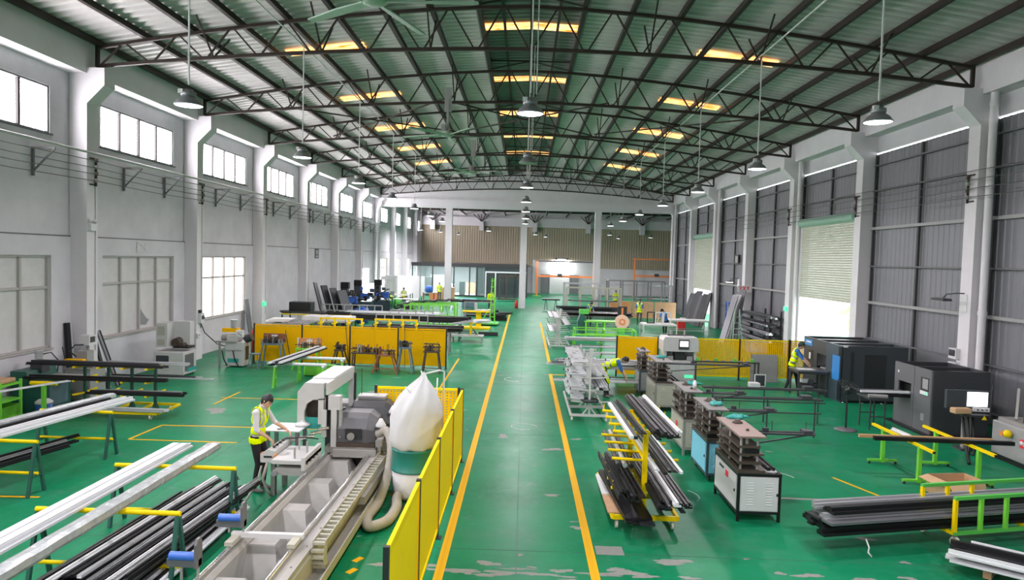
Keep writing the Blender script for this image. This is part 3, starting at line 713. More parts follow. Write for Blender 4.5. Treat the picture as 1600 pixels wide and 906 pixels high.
c = MB(); c.path([(0, 0, -0.1), (0.02, 0.3, -0.5), (0.3, 0.8, -1.0), (0.9, 1.4, -1.3), (1.7, 1.7, -1.47)], 0.02, 6); c.build('cable', 'rubber', t)
t = thing('socket_box', 'small white conduit box low on the second left pillar', 'control box', (-12.42, 26.15, 0.95)); ubox('case', 'white_paint', t, (0, 0, 0), (0.08, 0.25, 0.14)); ubox('knockout', 'machine_grey', t, (0.045, 0, 0), (0.01, 0.08, 0.05))
# ------------------------------------------------------------------ loose aluminium profiles, one object each
_PM = {}
SHAPES = {'u': P_U(0.08, 0.05), 'box': P_BOX(0.06, 0.05), 't': P_T(0.09, 0.06), 'step': P_STEP(0.10, 0.06), 'flat': P_BOX(0.15, 0.022), 'small': P_STEP(0.05, 0.035), 'big': P_STEP(0.15, 0.09), 'plank': P_BOX(0.22, 0.03), 'tube': [(0.04*math.cos(2*PI*i/10), 0.04+0.04*math.sin(2*PI*i/10)) for i in range(10)]}
def prof(shape, m, p0, p1, label, group, sc=1.0, roll=0.0, name='aluminium_profile', cat='profile'):
    k = (shape, m)
    if k not in _PM:
        b = MB(); b.extr(SHAPES[shape], (0, -.5, 0), (0, .5, 0)); _PM[k] = b.mesh('profile_%s_%s' % k, m)
    p0 = Vector(p0); p1 = Vector(p1); d = p1-p0; ln = d.length; y = d.normalized(); x = y.cross(Vector((0, 0, 1))).normalized(); z = x.cross(y)
    o = bpy.data.objects.new(name, _PM[k]); COL.objects.link(o)
    if roll: x, z = x*math.cos(roll)+z*math.sin(roll), z*math.cos(roll)-x*math.sin(roll)
    c = (p0+p1)/2
    o.matrix_world = Matrix(((x.x*sc, y.x*ln, z.x*sc, c.x), (x.y*sc, y.y*ln, z.y*sc, c.y), (x.z*sc, y.z*ln, z.z*sc, c.z), (0, 0, 0, 1)))
    tag(o, label, cat, group); return o
ORDS = ['first', 'second', 'third', 'fourth', 'fifth', 'sixth', 'seventh', 'eighth', 'ninth', 'tenth', 'eleventh', 'twelfth']
def row(n, shapes, mats, p0, p1, side, label, group, layers=1, dz=0.055, jit=0.1, sc=1.0, rnd=None, name='aluminium_profile', cat='profile'):
    """n profiles side by side along the vector side, stacked in layers; label may hold %s for the colour"""
    R = rnd or random.Random(len(label)*7+n)
    p0 = Vector(p0); p1 = Vector(p1); side = Vector(side); d = (p1-p0).normalized()
    NM = {'white_alu': 'white', 'black_alu': 'black', 'charcoal_alu': 'charcoal', 'grey_alu': 'grey', 'silver_alu': 'silver', 'film_wrap': 'film-wrapped', 'wood_alu': 'wood-brown', 'white_paint': 'white', 'cladding': 'pale grey'}
    for l in range(layers):
        for i in range(n):
            m = mats[(i+l*2) % len(mats)] if R.random() < .6 else R.choice(mats)
            s = R.choice(shapes); off = side*((i+.5)/n-.5)+Vector((0, 0, l*dz+R.uniform(0, .012)))
            a = R.uniform(-jit, jit); b = R.uniform(-jit, jit)
            lab = label.replace('%s', NM.get(m, ''))
            if n > 1: lab += ', %s from %s' % (ORDS[i], 'left' if side.x > .05 or abs(side.y) < .05 else 'front')
            if layers > 1: lab += ', %s' % (['lower', 'upper'][l] if layers == 2 else ['bottom', 'middle', 'top'][l])
            prof(s, m, p0+off+d*a, p1+off+d*b+side*R.uniform(-.02, .02), lab, group, sc)
def caster(parent, loc, r=0.05, m='caster'):
    b = MB(); b.tube((-0.018, 0, 0), (0.018, 0, 0), r, 12); o = b.build('caster_wheel', m, parent, (loc[0], loc[1], loc[2]+r))
    f = MB(); f.box((0, 0.0, r*0.9), (0.05, 0.03, 0.03)); f.box((0.026, 0, r*.4), (0.006, 0.03, r)); f.box((-0.026, 0, r*.4), (0.006, 0.03, r)); f.build('fork', 'machine_grey', o)
    return o
def lettering(text, m, parent, loc, size, rot, name='lettering'):
    cu = bpy.data.curves.new(name, 'FONT'); cu.body = text; cu.size = size; cu.align_x = 'CENTER'; cu.align_y = 'CENTER'; cu.extrude = 0.001
    tmp = bpy.data.objects.new('tmp', cu); COL.objects.link(tmp)
    bpy.context.view_layer.update()
    me = bpy.data.meshes.new_from_object(tmp.evaluated_get(bpy.context.evaluated_depsgraph_get()))
    bpy.data.objects.remove(tmp); me.materials.clear(); me.materials.append(MATS[m])
    o = inst(name, me, parent, loc); o.rotation_euler = rot; return o

# ------------------------------------------------------------------ yellow arm rack beside the aisle
def arm_rack():
    t = thing('profile_rack', 'yellow wheeled rack with side arms full of black profiles by the aisle', 'rack', (2.02, 11.75, 0))
    f = MB()
    for x in (-0.52, 0.5): f.bar((x, -1.0, 0.19), (x, 1.15, 0.19), 0.05, 0.07)
    for y in (-1.0, 0, 1.15): f.bar((-0.52, y, 0.19), (0.5, y, 0.19), 0.05, 0.07)
    f.build('base_frame', 'yellow_paint', t)
    for i, y in enumerate((-0.75, -0.25, 0.25, 0.75)):
        if i in (0, 3): ubox('post', 'yellow_paint', t, (0, y, 0.86), (0.08, 0.06, 1.32))
        for z in (0.55, 1.03, 1.47):
            for s in (-1, 1):
                a = MB(); a.tube((0, 0, 0), (s*0.52, 0, 0.02), 0.024, 10); a.tube((s*0.515, 0, 0.02), (s*0.53, 0, 0.02), 0.026, 10); a.build('arm', 'yellow_paint', t, (0, y, z))
                if z != 1.03: ubox('end_pin', 'yellow_paint', t, (s*0.5, y, z+0.07), (0.015, 0.015, 0.14))
    for z in (.55, 1.03, 1.47): ubar('long_beam', 'yellow_paint', t, (0, -.75, z), (0, .75, z), .04, .04)
    for x in (-0.45, 0.43):
        for y in (-0.95, 1.05): caster(t, (x, y, 0), 0.06)
    ubox('deck_board', 'plywood', t, (-0.44, -0.55, 0.235), (0.30, 0.8, 0.018)); ubox('deck_board', 'white_paint', t, (-0.44, 0.45, 0.235), (0.30, 1.1, 0.018))
arm_rack()
gp = 'profiles on the yellow arm rack'
row(2, ['box'], ['white_alu', 'black_alu'], (1.74, 10.45, 1.50), (1.70, 13.0, 1.50), (0.11, 0, 0), '%s profile lying on the top left arms of the yellow rack', gp, 1)
row(5, ['big', 'step', 't'], ['black_alu', 'white_alu', 'black_alu', 'charcoal_alu', 'black_alu'], (2.30, 10.5, 1.50), (2.24, 13.3, 1.50), (0.44, 0, 0), '%s profile on the top right arms of the yellow rack', gp, 2, 0.065, .2, .85)
row(2, ['small', 't'], ['black_alu', 'charcoal_alu'], (1.93, 10.7, 1.52), (1.86, 13.2, 1.52), (0.1, 0, 0), '%s profile lying beside the top posts of the yellow rack', gp)
row(5, ['box', 'step'], ['white_alu', 'black_alu', 'black_alu', 'charcoal_alu'], (2.26, 10.35, 1.06), (2.22, 12.9, 1.06), (0.42, 0, 0), '%s profile on the middle right arms of the yellow rack', gp, 1, 0.07, .25, .75)
row(3, ['tube', 'step'], ['charcoal_alu', 'silver_alu', 'black_alu'], (1.70, 10.9, 0.90), (1.72, 13.2, 0.9), (0.30, 0, 0), '%s profile just below the middle left arms of the yellow rack', gp)
row(8, ['big', 'step', 'box'], ['black_alu', 'white_alu', 'black_alu', 'black_alu', 'charcoal_alu'], (2.30, 10.1, 0.58), (2.26, 12.8, 0.58), (0.52, 0, 0), '%s profile on the lowest right arms of the yellow rack', gp, 2, 0.06, .2, .75)
row(6, ['small', 't', 'step'], ['black_alu', 'charcoal_alu', 'black_alu', 'black_alu'], (1.72, 10.5, 0.58), (1.66, 12.6, 0.58), (0.42, 0, 0), '%s profile on the lowest left arms of the yellow rack', gp, 2, 0.06, .25)
row(3, ['plank'], ['black_alu', 'black_alu', 'charcoal_alu'], (1.84, 10.25, 0.27), (1.66, 12.3, 0.36), (0.30, 0, 0), '%s wide sheet on the base of the yellow rack', gp, 2, 0.04)

# ------------------------------------------------------------------ row of punching machines
def punch(x, y, body, front, label, wheels=False, sign=None, cap=True, arm=1.3, h=0.8, L=1.35, W=0.70):
    t = thing('punching_machine', label, 'machine', (x, y, 0), 0, 'punching machines in a row')
    z0 = 0.16
    c = MB(); c.bb(0, W, 0, L, z0, h-0.04, 0.01); cab = c.build('cabinet', body, t)
    # framed near face, louvred door and side door
    for (a, b_) in (((0.0, 0.03), (0, 0)), ((W-0.03, W), (0, 0))): pass
    fr = MB()
    for xx in (0.015, W-0.015):
        for yy in (0.015, L-0.015): fr.bb(xx-0.022, xx+0.022, yy-0.022, yy+0.022, 0 if not wheels else 0.09, h-0.02)
    for yy in (0.01, L-0.01): fr.bb(0, W, yy-0.022, yy+0.022, h-0.05, h); fr.bb(0, W, yy-0.02, yy+0.02, z0-0.03, z0+0.01)
    for xx in (0.01, W-0.01): fr.bb(xx-0.022, xx+0.022, 0, L, h-0.05, h); fr.bb(xx-0.02, xx+0.02, 0, L, z0-0.03, z0+0.01)
    fr.build('cabinet_frame', front, t)
    d = MB(); d.bb(0.05, W-0.05, -0.018, 0, z0+0.03, h-0.07); door = d.build('cabinet_door', body, t)
    lv = MB(); lv.prism([(0, 0), (-0.012, 0.004), (0, 0.016)], -0.055, 0.055, 'x'); lvm = lv.mesh('louvre', body)
    for xx in (W*.28, W*.72):
        for k in range(9): inst('louvre', lvm, door, (xx, -0.018, z0+0.12+k*0.045))
    ubox('door_knob', 'black_plastic', door, (W-0.06, -0.025, (h+z0)/2-0.02), (0.03, 0.02, 0.04))
    sd = MB(); sd.bb(-0.015, 0, 0.06, L-0.06, z0+0.03, h-0.07); side = sd.build('side_door', body, t)
    ubox('door_knob', 'black_plastic', side, (-0.02, 0.12, (h+z0)/2), (0.02, 0.03, 0.04))
    if sign:
        ubox('badge', 'red_sign', side, (-0.018, L*.42, h-0.18), (0.006, 0.16, 0.10)); ubox('name_plate', 'black_plastic', side, (-0.018, L*.66, h-0.14), (0.006, 0.26, 0.045))
    if wheels:
        for xx in (0.08, W-0.08):
            for yy in (0.1, L-0.1): caster(t, (xx, yy, 0), 0.055, 'rubber')
    wt = MB(); wt.bb(-0.01, W*.62, -0.01, L+0.01, h, h+0.05); wt.build('worktop', 'brown_steel', t)
    # punching tower: plates on round columns, dies between
    for k, (z, xx, yy, th) in enumerate(((h+0.16, W*.55, L*.97, 0.04), (h+0.30, W*.60, L*.95, 0.03), (h+0.42, W*.52, L*.92, 0.04))):
        ubox('press_plate', 'brown_steel', t, (xx/2, L/2, z), (xx, yy, th))
    for xx in (0.05, W*.46):
        for yy in (0.08, L*.5, L-0.08):
            c = MB(); c.tube((0, 0, h+0.05), (0, 0, h+0.58), 0.02, 8); c.build('guide_column', 'machine_grey', t, (xx, yy, 0))
    R = random.Random(int(y*10))
    for k in range(8):
        ubox('die_block', R.choice(['brown_steel', 'dusty_steel', 'brown_steel', 'black_alu']), t, (W*.27+R.uniform(-.04, .05), 0.12+k*(L-0.24)/7, h+0.05+R.choice([.03, .03, .29, .2])), (R.uniform(.12, .3), R.uniform(.07, .13), R.uniform(.06, .12)))
    for k in range(4):
        c = MB(); c.tube((0, 0, 0), (0, 0, 0.14), 0.028, 8); c.build('cylinder', 'dusty_steel', t, (W*.27, 0.2+k*(L-0.4)/3, h+0.44))
    tp = MB(); tp.bb(0.0, W*.62, 0.0, L+0.05, h+0.58, h+0.61); tp.build('top_plate', 'plate_pink' if sign else 'plate_steel', t)
    b = MB(); b.lathe([(0, 0), (0.09, 0), (0.09, 0.02), (0.05, 0.03), (0.05, 0.06), (0, 0.06)], 14); b.build('top_knob', 'brown_steel', t, (W*.36, L*.72, h+0.61))
    b = MB(); b.lathe([(0, 0), (0.03, 0), (0.025, 0.03), (0, 0.04)], 10); b.build('bolt', 'brown_steel', t, (W*.36, L*.3, h+0.61))
    if arm:
        a = MB(); a.bar((W*.55, L*.82, h+0.40), (W*.55+arm, L*.82, h+0.40), 0.05, 0.035); a.bar((W*.55, L*.93, h+0.40), (W*.55+arm+.06, L*.93, h+0.40), 0.04, 0.03); a.build('stop_rail', 'machine_dark', t)
        ubar('rail_strut', 'machine_dark', t, (W*.5, L*.88, h+0.14), (W*.55+arm-.05, L*.88, h+0.38), 0.025, 0.025)
        ubox('stop_block', 'machine_dark', t, (W*.55+arm-.12, L*.88, h+0.44), (0.16, 0.2, 0.06)); ubox('stop_block', 'machine_dark', t, (W*.55+arm*.35, L*.9, h+0.45), (0.10, 0.06, 0.06))
        for f in (.45, .92): ubar('hanger', 'machine_dark', t, (W*.55+arm*f, L*.93, h+0.42), (W*.55+arm*f, L*.93, h+0.60), 0.012, 0.012)
    tr = MB(); tr.bb(W*.68, W*.94, 0.08, L-0.1, h, h+0.02); tr.build('tray', 'white_paint' if sign else 'dusty_steel', t)
    ubar('side_rail', 'black_alu', t, (W*.76, 0.1, h+0.05), (W*.76, L-0.1, h+0.05), 0.05, 0.05); ubar('side_rail', 'black_alu', t, (W*.88, 0.1, h+0.05), (W*.88, L-0.1, h+0.05), 0.03, 0.05)
    return t
punch(3.60, 11.25, 'white_paint', 'black_alu', 'white punching machine with black frame and pinkish top plate, nearest of the row', sign=True)
punch(3.62, 13.25, 'sky_blue', 'slate_blue', 'light blue wheeled punching machine behind the white one', wheels=True, W=0.64, L=1.2)
punch(3.58, 15.05, 'machine_beige', 'dusty_steel', 'beige punching machine with red badge behind the light blue one', sign=False, W=0.64, L=1.25)
punch(3.80, 19.5, 'machine_beige', 'dusty_steel', 'wide beige punching machine, second farthest of the row', W=0.78, L=1.4, arm=2.6)
punch(3.72, 21.7, 'machine_grey', 'slate_blue', 'small grey punching machine, farthest of the row', wheels=True, W=0.5, L=0.9, arm=0.0)
ubox('badge', 'red_sign', bpy.data.objects['punching_machine.002'], (-0.018, 0.6, 0.58), (0.006, 0.16, 0.12))
for i, (x, y, z, rz, lab) in enumerate(((3.95, 12.6, 1.41, .4, 'teal work gloves on the white punching machine'), (3.9, 13.75, 1.41, 1.2, 'teal work gloves on the light blue punching machine'), (3.95, 16.0, 1.41, .2, 'teal work gloves on the nearer beige punching machine'), (4.1, 20.4, 1.41, .9, 'teal work gloves on the wide beige punching machine'))):
    g_ = MB(); R = random.Random(i)
    n = 14; g_.lathe([(0.0, 0), (0.14, 0), (0.15, 0.03), (0.10, 0.055), (0.0, 0.06)], n, (0, 0, 0))
    g_.v = [(v[0]*(1+.25*math.sin(3*math.atan2(v[1], v[0])+i))*1.2, v[1]*.75*(1+.3*math.cos(4*math.atan2(v[1], v[0]))), v[2]*(1+R.uniform(-.3, .5))) for v in g_.v]
    for k in range(4): g_.path([(0.12, -0.06+k*.04, 0.03), (0.19, -0.075+k*.05, 0.03), (0.24, -0.09+k*.06, 0.012)], [0.02, 0.018, 0.012], 6)
    tag(g_.build('work_gloves', 'teal', None, (x, y, z), rz), lab, 'gloves')
b = MB(); b.lathe([(0, 0), (0.045, 0), (0.045, 0.13), (0.02, 0.15), (0.02, 0.18), (0, 0.18)], 12); c = b.build('spray_bottle', 'paper', None, (3.9, 15.5, 1.41)); tag(c, 'small white bottle on the nearer beige punching machine', 'bottle')
# long low rails beside the punching machines
def rail_stand(x0, x1, y, z, label):
    t = thing('rail_stand', label, 'stand', ((x0+x1)/2, y, 0)); L = x1-x0
    ubar('rail', 'machine_dark', t, (-L/2, -0.06, z), (L/2, -0.06, z), 0.05, 0.05); ubar('rail', 'machine_dark', t, (-L/2, 0.08, z), (L/2-.1, 0.08, z), 0.04, 0.04)
    ubar('lower_rail', 'machine_dark', t, (-L/2, 0, z-.35), (L/2, 0, z-.35), 0.03, 0.03)
    for x in (-L*.42, 0, L*.44): ubar('leg', 'machine_dark', t, (x, 0, 0), (x, 0, z), 0.03, 0.03)
    ubox('slide_block', 'machine_dark', t, (L*.35, 0, z+.06), (.25, .2, .08))
rail_stand(4.75, 7.4, 17.0, 0.95, 'low dark rail stand right of the nearer beige punching machine')
rail_stand(4.9, 8.2, 18.6, 0.9, 'long dark rail stand in the aisle beyond the beige punching machine')

# ------------------------------------------------------------------ trestles, cart and profiles at the right
def t_trestle(x, y0, y1, z, label, g=None):
    t = thing('trestle', label, 'trestle', (x, (y0+y1)/2, 0)); L = (y1-y0)/2
    ubar('top_bar', 'yellow_paint', t, (0, -L, z-.025), (0, L, z-.025), 0.06, 0.05)
    for s in (-1, 1):
        ubox('post', 'green_lime', t, (0, s*L*.6, z/2), (0.07, 0.07, z-.06)); ubox('foot', 'green_lime', t, (0, s*L*.6, 0.075), (0.62, 0.06, 0.04))
        for q in (-1, 1): caster(t, (q*.28, s*L*.6, 0), .03, 'rubber')
        ubox('end_cap', 'black_plastic', t, (0, s*(L+.005), z-.025), (.05, .012, .045))
t_trestle(7.86, 13.1, 15.4, 0.78, 'lime green trestle with yellow top bar, left one of the pair near the box')
t_trestle(8.95, 13.0, 15.35, 0.78, 'lime green trestle with yellow top bar, right one of the pair near the box')
prof('box', 'wood_alu', (6.9, 14.05, 0.78), (9.55, 14.0, 0.78), 'wood-brown profile across the two lime green trestles', None, 1.2)
prof('box', 'black_alu', (7.1, 13.85, 0.78), (9.8, 13.75, 0.78), 'black profile across the two lime green trestles', None, 1.5)
prof('step', 'white_alu', (7.95, 14.75, 0.78), (7.98, 14.12, 0.78), 'short white profile on the left lime green trestle', None, 1.0)
def profile_cart():
    a = math.radians(14); t = thing('profile_cart', 'green and yellow wheeled cart loaded with long dark profiles', 'cart', (6.62, 10.45, 0), a)
    L = 2.9
    for y, z1, nm in ((0.0, 0.76, 0), (0.62, 0.76, 1)):
        ubar('top_rail', 'green_bright', t, (0, y, z1), (L, y, z1), 0.055, 0.05); ubar('bottom_rail', 'green_bright', t, (0, y, 0.22), (L, y, 0.22), 0.055, 0.05)
        for k in range(5): ubox('post', 'green_lime' if (k and not nm) else 'yellow_paint', t, (0.02+k*(L-.04)/6 if k < 3 else 0.02+(k+.6)*(L-.04)/4.6, y, 0.49), (0.055, 0.05, 0.5))
    for x in (0.02, L*.5, L-.02): ubar('cross_bar', 'yellow_paint', t, (x, 0, 0.22), (x, 0.62, 0.22), 0.05, 0.05)
    for x in (0.05, L-.05):
        for y in (0, .62): caster(t, (x, y, 0), 0.085)
profile_cart()
gp = 'profiles on the green and yellow cart'
_d = Vector((math.cos(math.radians(14)), math.sin(math.radians(14)), 0)); _n = Vector((-_d.y, _d.x, 0))
_o = Vector((4.55, 10.30, 0.245))
row(5, ['big', 'step'], ['black_alu', 'charcoal_alu', 'black_alu'], _o+_n*.05, _o+_n*.05+_d*5.2, _n*.52, '%s long profile low in the green and yellow cart', gp, 2, 0.095, .12, 1.15)
row(4, ['big', 'plank'], ['grey_alu', 'silver_alu', 'charcoal_alu'], _o+_n*.0+Vector((0, 0, .19)), _o+_n*.0+_d*5.2+Vector((0, 0, .19)), _n*.46, '%s long profile in the middle of the green and yellow cart', gp, 1, 0.095, .12, 1.15)
row(4, ['step', 'big'], ['silver_alu', 'black_alu', 'black_alu', 'silver_alu'], _o+_n*.1+Vector((0, 0, .29)), _o+_n*.1+_d*5.2+Vector((0, 0, .29)), _n*.50, '%s long profile on top in the green and yellow cart', gp, 1, 0.095, .12, 1.1)
b = MB(); b.path([(0, 0, .22), (0.02, -.06, .12), (-0.01, -.1, .06), (0.03, -.13, 0.01)], .012, 6); tag(b.build('binding_strap', 'paper', None, (5.15, 10.12, 0)), 'loose pale strap hanging from the long dark profiles', 'strap')
gp = 'profiles in the bottom right corner'
row(5, ['big', 'step', 'flat'], ['white_alu', 'black_alu', 'white_alu', 'charcoal_alu'], (6.25, 9.72, 0.16), (7.9, 8.5, 0.16), (0.35, 0.42, 0), '%s profile lying in the bottom right corner', gp, 2, 0.09, .15, 1.1)
row(3, ['small', 'flat'], ['charcoal_alu', 'grey_alu'], (6.75, 10.05, 0.02), (8.2, 8.95, 0.02), (0.25, 0.3, 0), '%s thin profile on the floor in the bottom right corner', gp, 1)
for p, q in (((6.45, 9.4), (6.9, 9.85)), ((7.3, 8.7), (7.75, 9.15))):
    b = MB(); b.bar((p[0], p[1], 0.08), (q[0], q[1], 0.08), 0.1, 0.15); o = b.build('timber_bearer', 'plywood'); tag(o, 'timber bearer under the profiles in the bottom right corner, %s' % ('left' if p[0] < 7 else 'right'), 'bearer')
def cardboard_box():
    t = thing('cardboard_box', 'open brown cardboard box on the floor behind the cart', 'box', (8.2, 12.95, 0), 0.15)
    for c, s in (((0, -.25, .17), (.78, .012, .34)), ((0, .25, .17), (.78, .012, .34)), ((-.39, 0, .17), (.012, .5, .34)), ((.39, 0, .17), (.012, .5, .34)), ((0, 0, .008), (.78, .5, .014))): ubox('panel', 'cardboard', t, c, s)
    f = MB(); f.add([(-.39, -.26, .34), (.1, -.26, .34), (.02, -.48, .2), (-.44, -.45, .22)], [(0, 1, 2, 3)]); f.build('flap', 'cardboard', t)
    f = MB(); f.add([(.39, -.25, .34), (.39, .25, .34), (.56, .2, .18), (.56, -.22, .2)], [(0, 1, 2, 3)]); f.build('flap', 'cardboard', t)
    f = MB(); f.add([(.12, -.26, .34), (.38, -.26, .34), (.34, -.38, .06), (.1, -.4, .05)], [(0, 1, 2, 3)]); f.build('flap', 'cardboard', t)
    f = MB(); f.add([(-.39, -.25, .34), (-.39, .25, .34), (-.60, .22, .30), (-.60, -.22, .28)], [(0, 1, 2, 3)]); f.build('flap', 'cardboard', t)
cardboard_box()

# ------------------------------------------------------------------ big dark enclosures, bench and console
def enclosure_far():
    t = thing('cutting_machine', 'large slate machine enclosure with blue stripe beside the worker in the cap', 'machine', (9.95, 21.6, 0))
    W, D, H = 2.05, 2.9, 1.78
    for c, s, nm in (((W/2+.1, .02, H/2+.04), (W-.2, .04, H-.08), 'front_panel'), ((W-.02, D/2, H/2), (.04, D, H), 'side_panel'), ((W/2, D-.02, H/2), (W, .04, H), 'rear_panel')): ubox(nm, 'slate', t, c, s)
    ubox('side_panel', 'slate_blue', t, (.02, .55, H/2), (.04, 1.1, H)); ubox('side_panel', 'slate', t, (.02, 2.35, H/2), (.04, 1.1, H)); ubox('side_panel', 'slate', t, (.02, 1.45, .4), (.04, .7, .8)); ubox('side_panel', 'slate', t, (.02, 1.45, 1.55), (.04, .7, .46))
    b = MB(); b.prism([(0, 0), (.2, -.0), (.2, .04), (0.0, .22)], 0.04, H-.04, 'z'); b.build('corner_panel', 'slate', t, (0, 0, 0))
    ubox('plinth', 'black_alu', t, (W/2, D/2, .03), (W-.1, D-.1, .06))
    ubox('front_window', 'frame_black', t, (1.05, -.006, .98), (.66, .012, 1.1)); ubox('vent_slot', 'frame_black', t, (.34, -.004, .95), (.1, .01, 1.3))
    ubox('blue_stripe', 'blue_sign', t, (-.006, .35, 1.05), (.012, .5, .78)); ubox('blue_plate', 'blue_sign', t, (-.006, 2.5, 1.6), (.012, .6, .2)); ubox('plate_mark', 'paper', t, (-.014, 2.5, 1.62), (.004, .4, .05))
    for y in (.95, 1.9): ubox('roof_beam', 'slate', t, (W/2, y, H-.03), (W, .25, .06))
    ubox('roof_tray', 'machine_dark', t, (W/2, D/2, H-.22), (W-.1, D-.1, .03))
    ubox('inside_table', 'machine_grey', t, (.5, 1.45, .85), (.8, .6, .05)); ubox('inside_saw', 'machine_white', t, (.35, 2.3, 1.1), (.5, .4, .5)); ubox('opening', 'frame_black', t, (-.004, 2.3, 1.2), (.01, .35, .35)); ubox('light_box', 'paper', t, (-.012, 2.35, 1.16), (.01, .12, .22))
    for x in (.1, .7, 1.3, 1.95): b = MB(); b.lathe([(0, 0), (.05, 0), (.04, .03), (0, .03)], 10); b.build('levelling_foot', 'chrome', t, (x, -.02 if x > .1 else .0, 0))
    for y in (.9, 1.7): b = MB(); b.lathe([(0, 0), (.05, 0), (.04, .03), (0, .03)], 10); b.build('levelling_foot', 'chrome', t, (-.05, y, 0))
enclosure_far()
def enclosure_near():
    t = thing('milling_machine', 'dark grey open-topped machine enclosure by the nearest right pillar', 'machine', (10.38, 17.55, 0))
    W, D, H = 1.45, 1.75, 1.67
    ubox('front_panel', 'machine_dark', t, (W/2, .02, H/2), (W, .04, H)); ubox('side_panel', 'machine_dark', t, (W-.02, D/2, H/2), (.04, D, H)); ubox('rear_panel', 'machine_dark', t, (W/2, D-.02, H/2), (W, .04, H))
    for y0, y1, z0, z1 in ((0, .78, 0, H), (.80, D, 0, .78), (.80, D, 1.18, H), (.80, .92, .78, 1.18), (1.55, D, .78, 1.18)): ubox('side_panel', 'hood_grey', t, (.02, (y0+y1)/2, (z0+z1)/2), (.04, y1-y0, z1-z0))
    ubox('roof_tray', 'black_alu', t, (W/2, D/2, H-.25), (W-.08, D-.08, .03)); ubox('roof_cross_beam', 'machine_dark', t, (W/2, .8, H-.04), (W, .06, .08)); ubox('plinth', 'black_alu', t, (W/2, D/2, .02), (W+.3, D+.25, .04))
    ubox('panel_recess', 'frame_black', t, (-.004, .3, 1.28), (.01, .34, .34)); ubox('touch_screen', 'machine_grey', t, (-.012, .26, 1.29), (.01, .24, .26)); ubox('key_panel', 'paper', t, (-.012, .3, 1.05), (.02, .34, .09)); ubox('green_lamp', 'exit_green', t, (-.026, .2, 1.05), (.01, .06, .05))
    ubox('rating_plate', 'machine_grey', t, (-.006, .34, .42), (.01, .14, .18)); ubox('window', 'slate', t, (.95, -.005, 1.27), (.36, .01, .3))
    ubox('inside_block', 'black_alu', t, (.4, 1.25, .95), (.5, .6, .3)); ubox('feed_table', 'black_alu', t, (-.3, 1.22, .82), (.62, .5, .05)); ubox('feed_guide', 'white_paint', t, (-.28, 1.35, .88), (.55, .12, .06)); ubox('feed_guide', 'white_paint', t, (-.02, 1.1, .9), (.4, .1, .06)); ubox('warning_dot', 'paper', t, (-.006, 1.55, 1.42), (.01, .06, .06))
enclosure_near()
def feed_stand():
    t = thing('feed_stand', 'thin legged stand with profiles feeding the dark grey machine', 'stand', (9.3, 18.3, 0))
    for x in (-.18, .2):
        for y in (-.25, .3): ubar('leg', 'machine_dark', t, (x, y, 0), (x, y, .82), .03, .03)
    for y in (-.25, .3): ubar('cross_bar', 'machine_dark', t, (-.18, y, .35), (.2, y, .35), .025, .025)
    ubox('frame', 'machine_dark', t, (0, .02, .83), (.5, .7, .04))
    b = MB(); b.tube((-.22, -.2, .89), (.24, -.26, .89), .05, 12); b.build('roller', 'machine_grey', t)
feed_stand()
row(3, ['flat', 'step'], ['white_alu', 'grey_alu', 'black_alu'], (9.15, 18.75, 0.87), (10.3, 18.62, 0.90), (0, .3, 0), '%s profile on the thin legged feed stand', 'profiles on the feed stand', 1)
def pedestal_fan():
    t = thing('pedestal_fan', 'dark pedestal fan with round base standing on the green floor', 'fan', (8.46, 17.95, 0))
    b = MB(); b.lathe([(0, 0), (.28, 0), (.28, .02), (.2, .045), (.05, .06), (0, .06)], 28); b.build('base', 'hood_grey', t)
    b = MB(); b.tube((0, 0, .05), (0, 0, 1.0), .025, 10); b.build('pole', 'black_plastic', t)
    b = MB(); b.lathe([(0, 0), (.06, .0), (.07, .1), (.05, .2), (0, .2)], 14); b.build('motor', 'black_plastic', t, (0, 0, .95))
    b = MB()
    for r in (.1, .18, .26): b.path([(r*math.cos(2*PI*i/24), r*math.sin(2*PI*i/24), .03*(1-r/.26)) for i in range(25)], .006, 5)
    for k in range(12): b.path([(0, 0, .05), (.26*math.cos(k*PI/6), .26*math.sin(k*PI/6), 0)], .004, 4)
    g_ = b.build('grille', 'black_plastic', t, (.02, -.05, 1.17)); g_.rotation_euler = (.45, .25, 0)
    bl = MB(); bl.prism([(.03, -.02), (.2, -.08), (.22, .02), (.05, .03)], -.005, .005, 'z'); me = bl.mesh('fan_blade', 'hood_grey')
    for k in range(3): o = inst('fan_blade', me, t, (.02, -.05, 1.15), k*2*PI/3); o.rotation_euler = (.45, .25, k*2*PI/3)
    ubar('handle', 'black_plastic', t, (-.05, 0, 1.1), (-.22, .1, 1.3), .02, .02)
pedestal_fan()
def bench():
    t = thing('workbench', 'grey topped workbench in front of the worker in the cap', 'table', (9.42, 22.75, 0))
    ubox('table_top', 'grey_alu', t, (0, 0, .84), (1.0, .8, .04)); ubox('apron', 'machine_dark', t, (0, 0, .78), (.95, .74, .07))
    for x in (-.44, .44):
        for y in (-.34, .34): ubox('leg', 'machine_dark', t, (x, y, .38), (.05, .05, .76))
bench()
for i, (x, y, l) in enumerate(((9.3, 22.7, 'white sheet of paper on the grey workbench'), )): tag(ubox('paper_sheet', 'paper', None, (x, y, .866), (.5, .35, .006)), l, 'paper')
def air_unit():
    t = thing('air_compressor', 'black and white compressor unit under the grey workbench', 'machine', (9.35, 22.6, 0))
    b = MB(); b.tube((-.25, 0, .32), (.25, 0, .32), .13, 16); b.build('tank', 'black_plastic', t); ubox('motor_block', 'machine_white', t, (-.05, .02, .5), (.3, .2, .12)); b = MB(); b.tube((.05, -.14, .48), (.05, -.02, .48), .09, 14); b.build('pulley', 'machine_dark', t)
    for s in (-1, 1): b = MB(); b.tube((s*.18, -.12, .1), (s*.18, .12, .1), .1, 14); b.build('wheel', 'chrome', t)
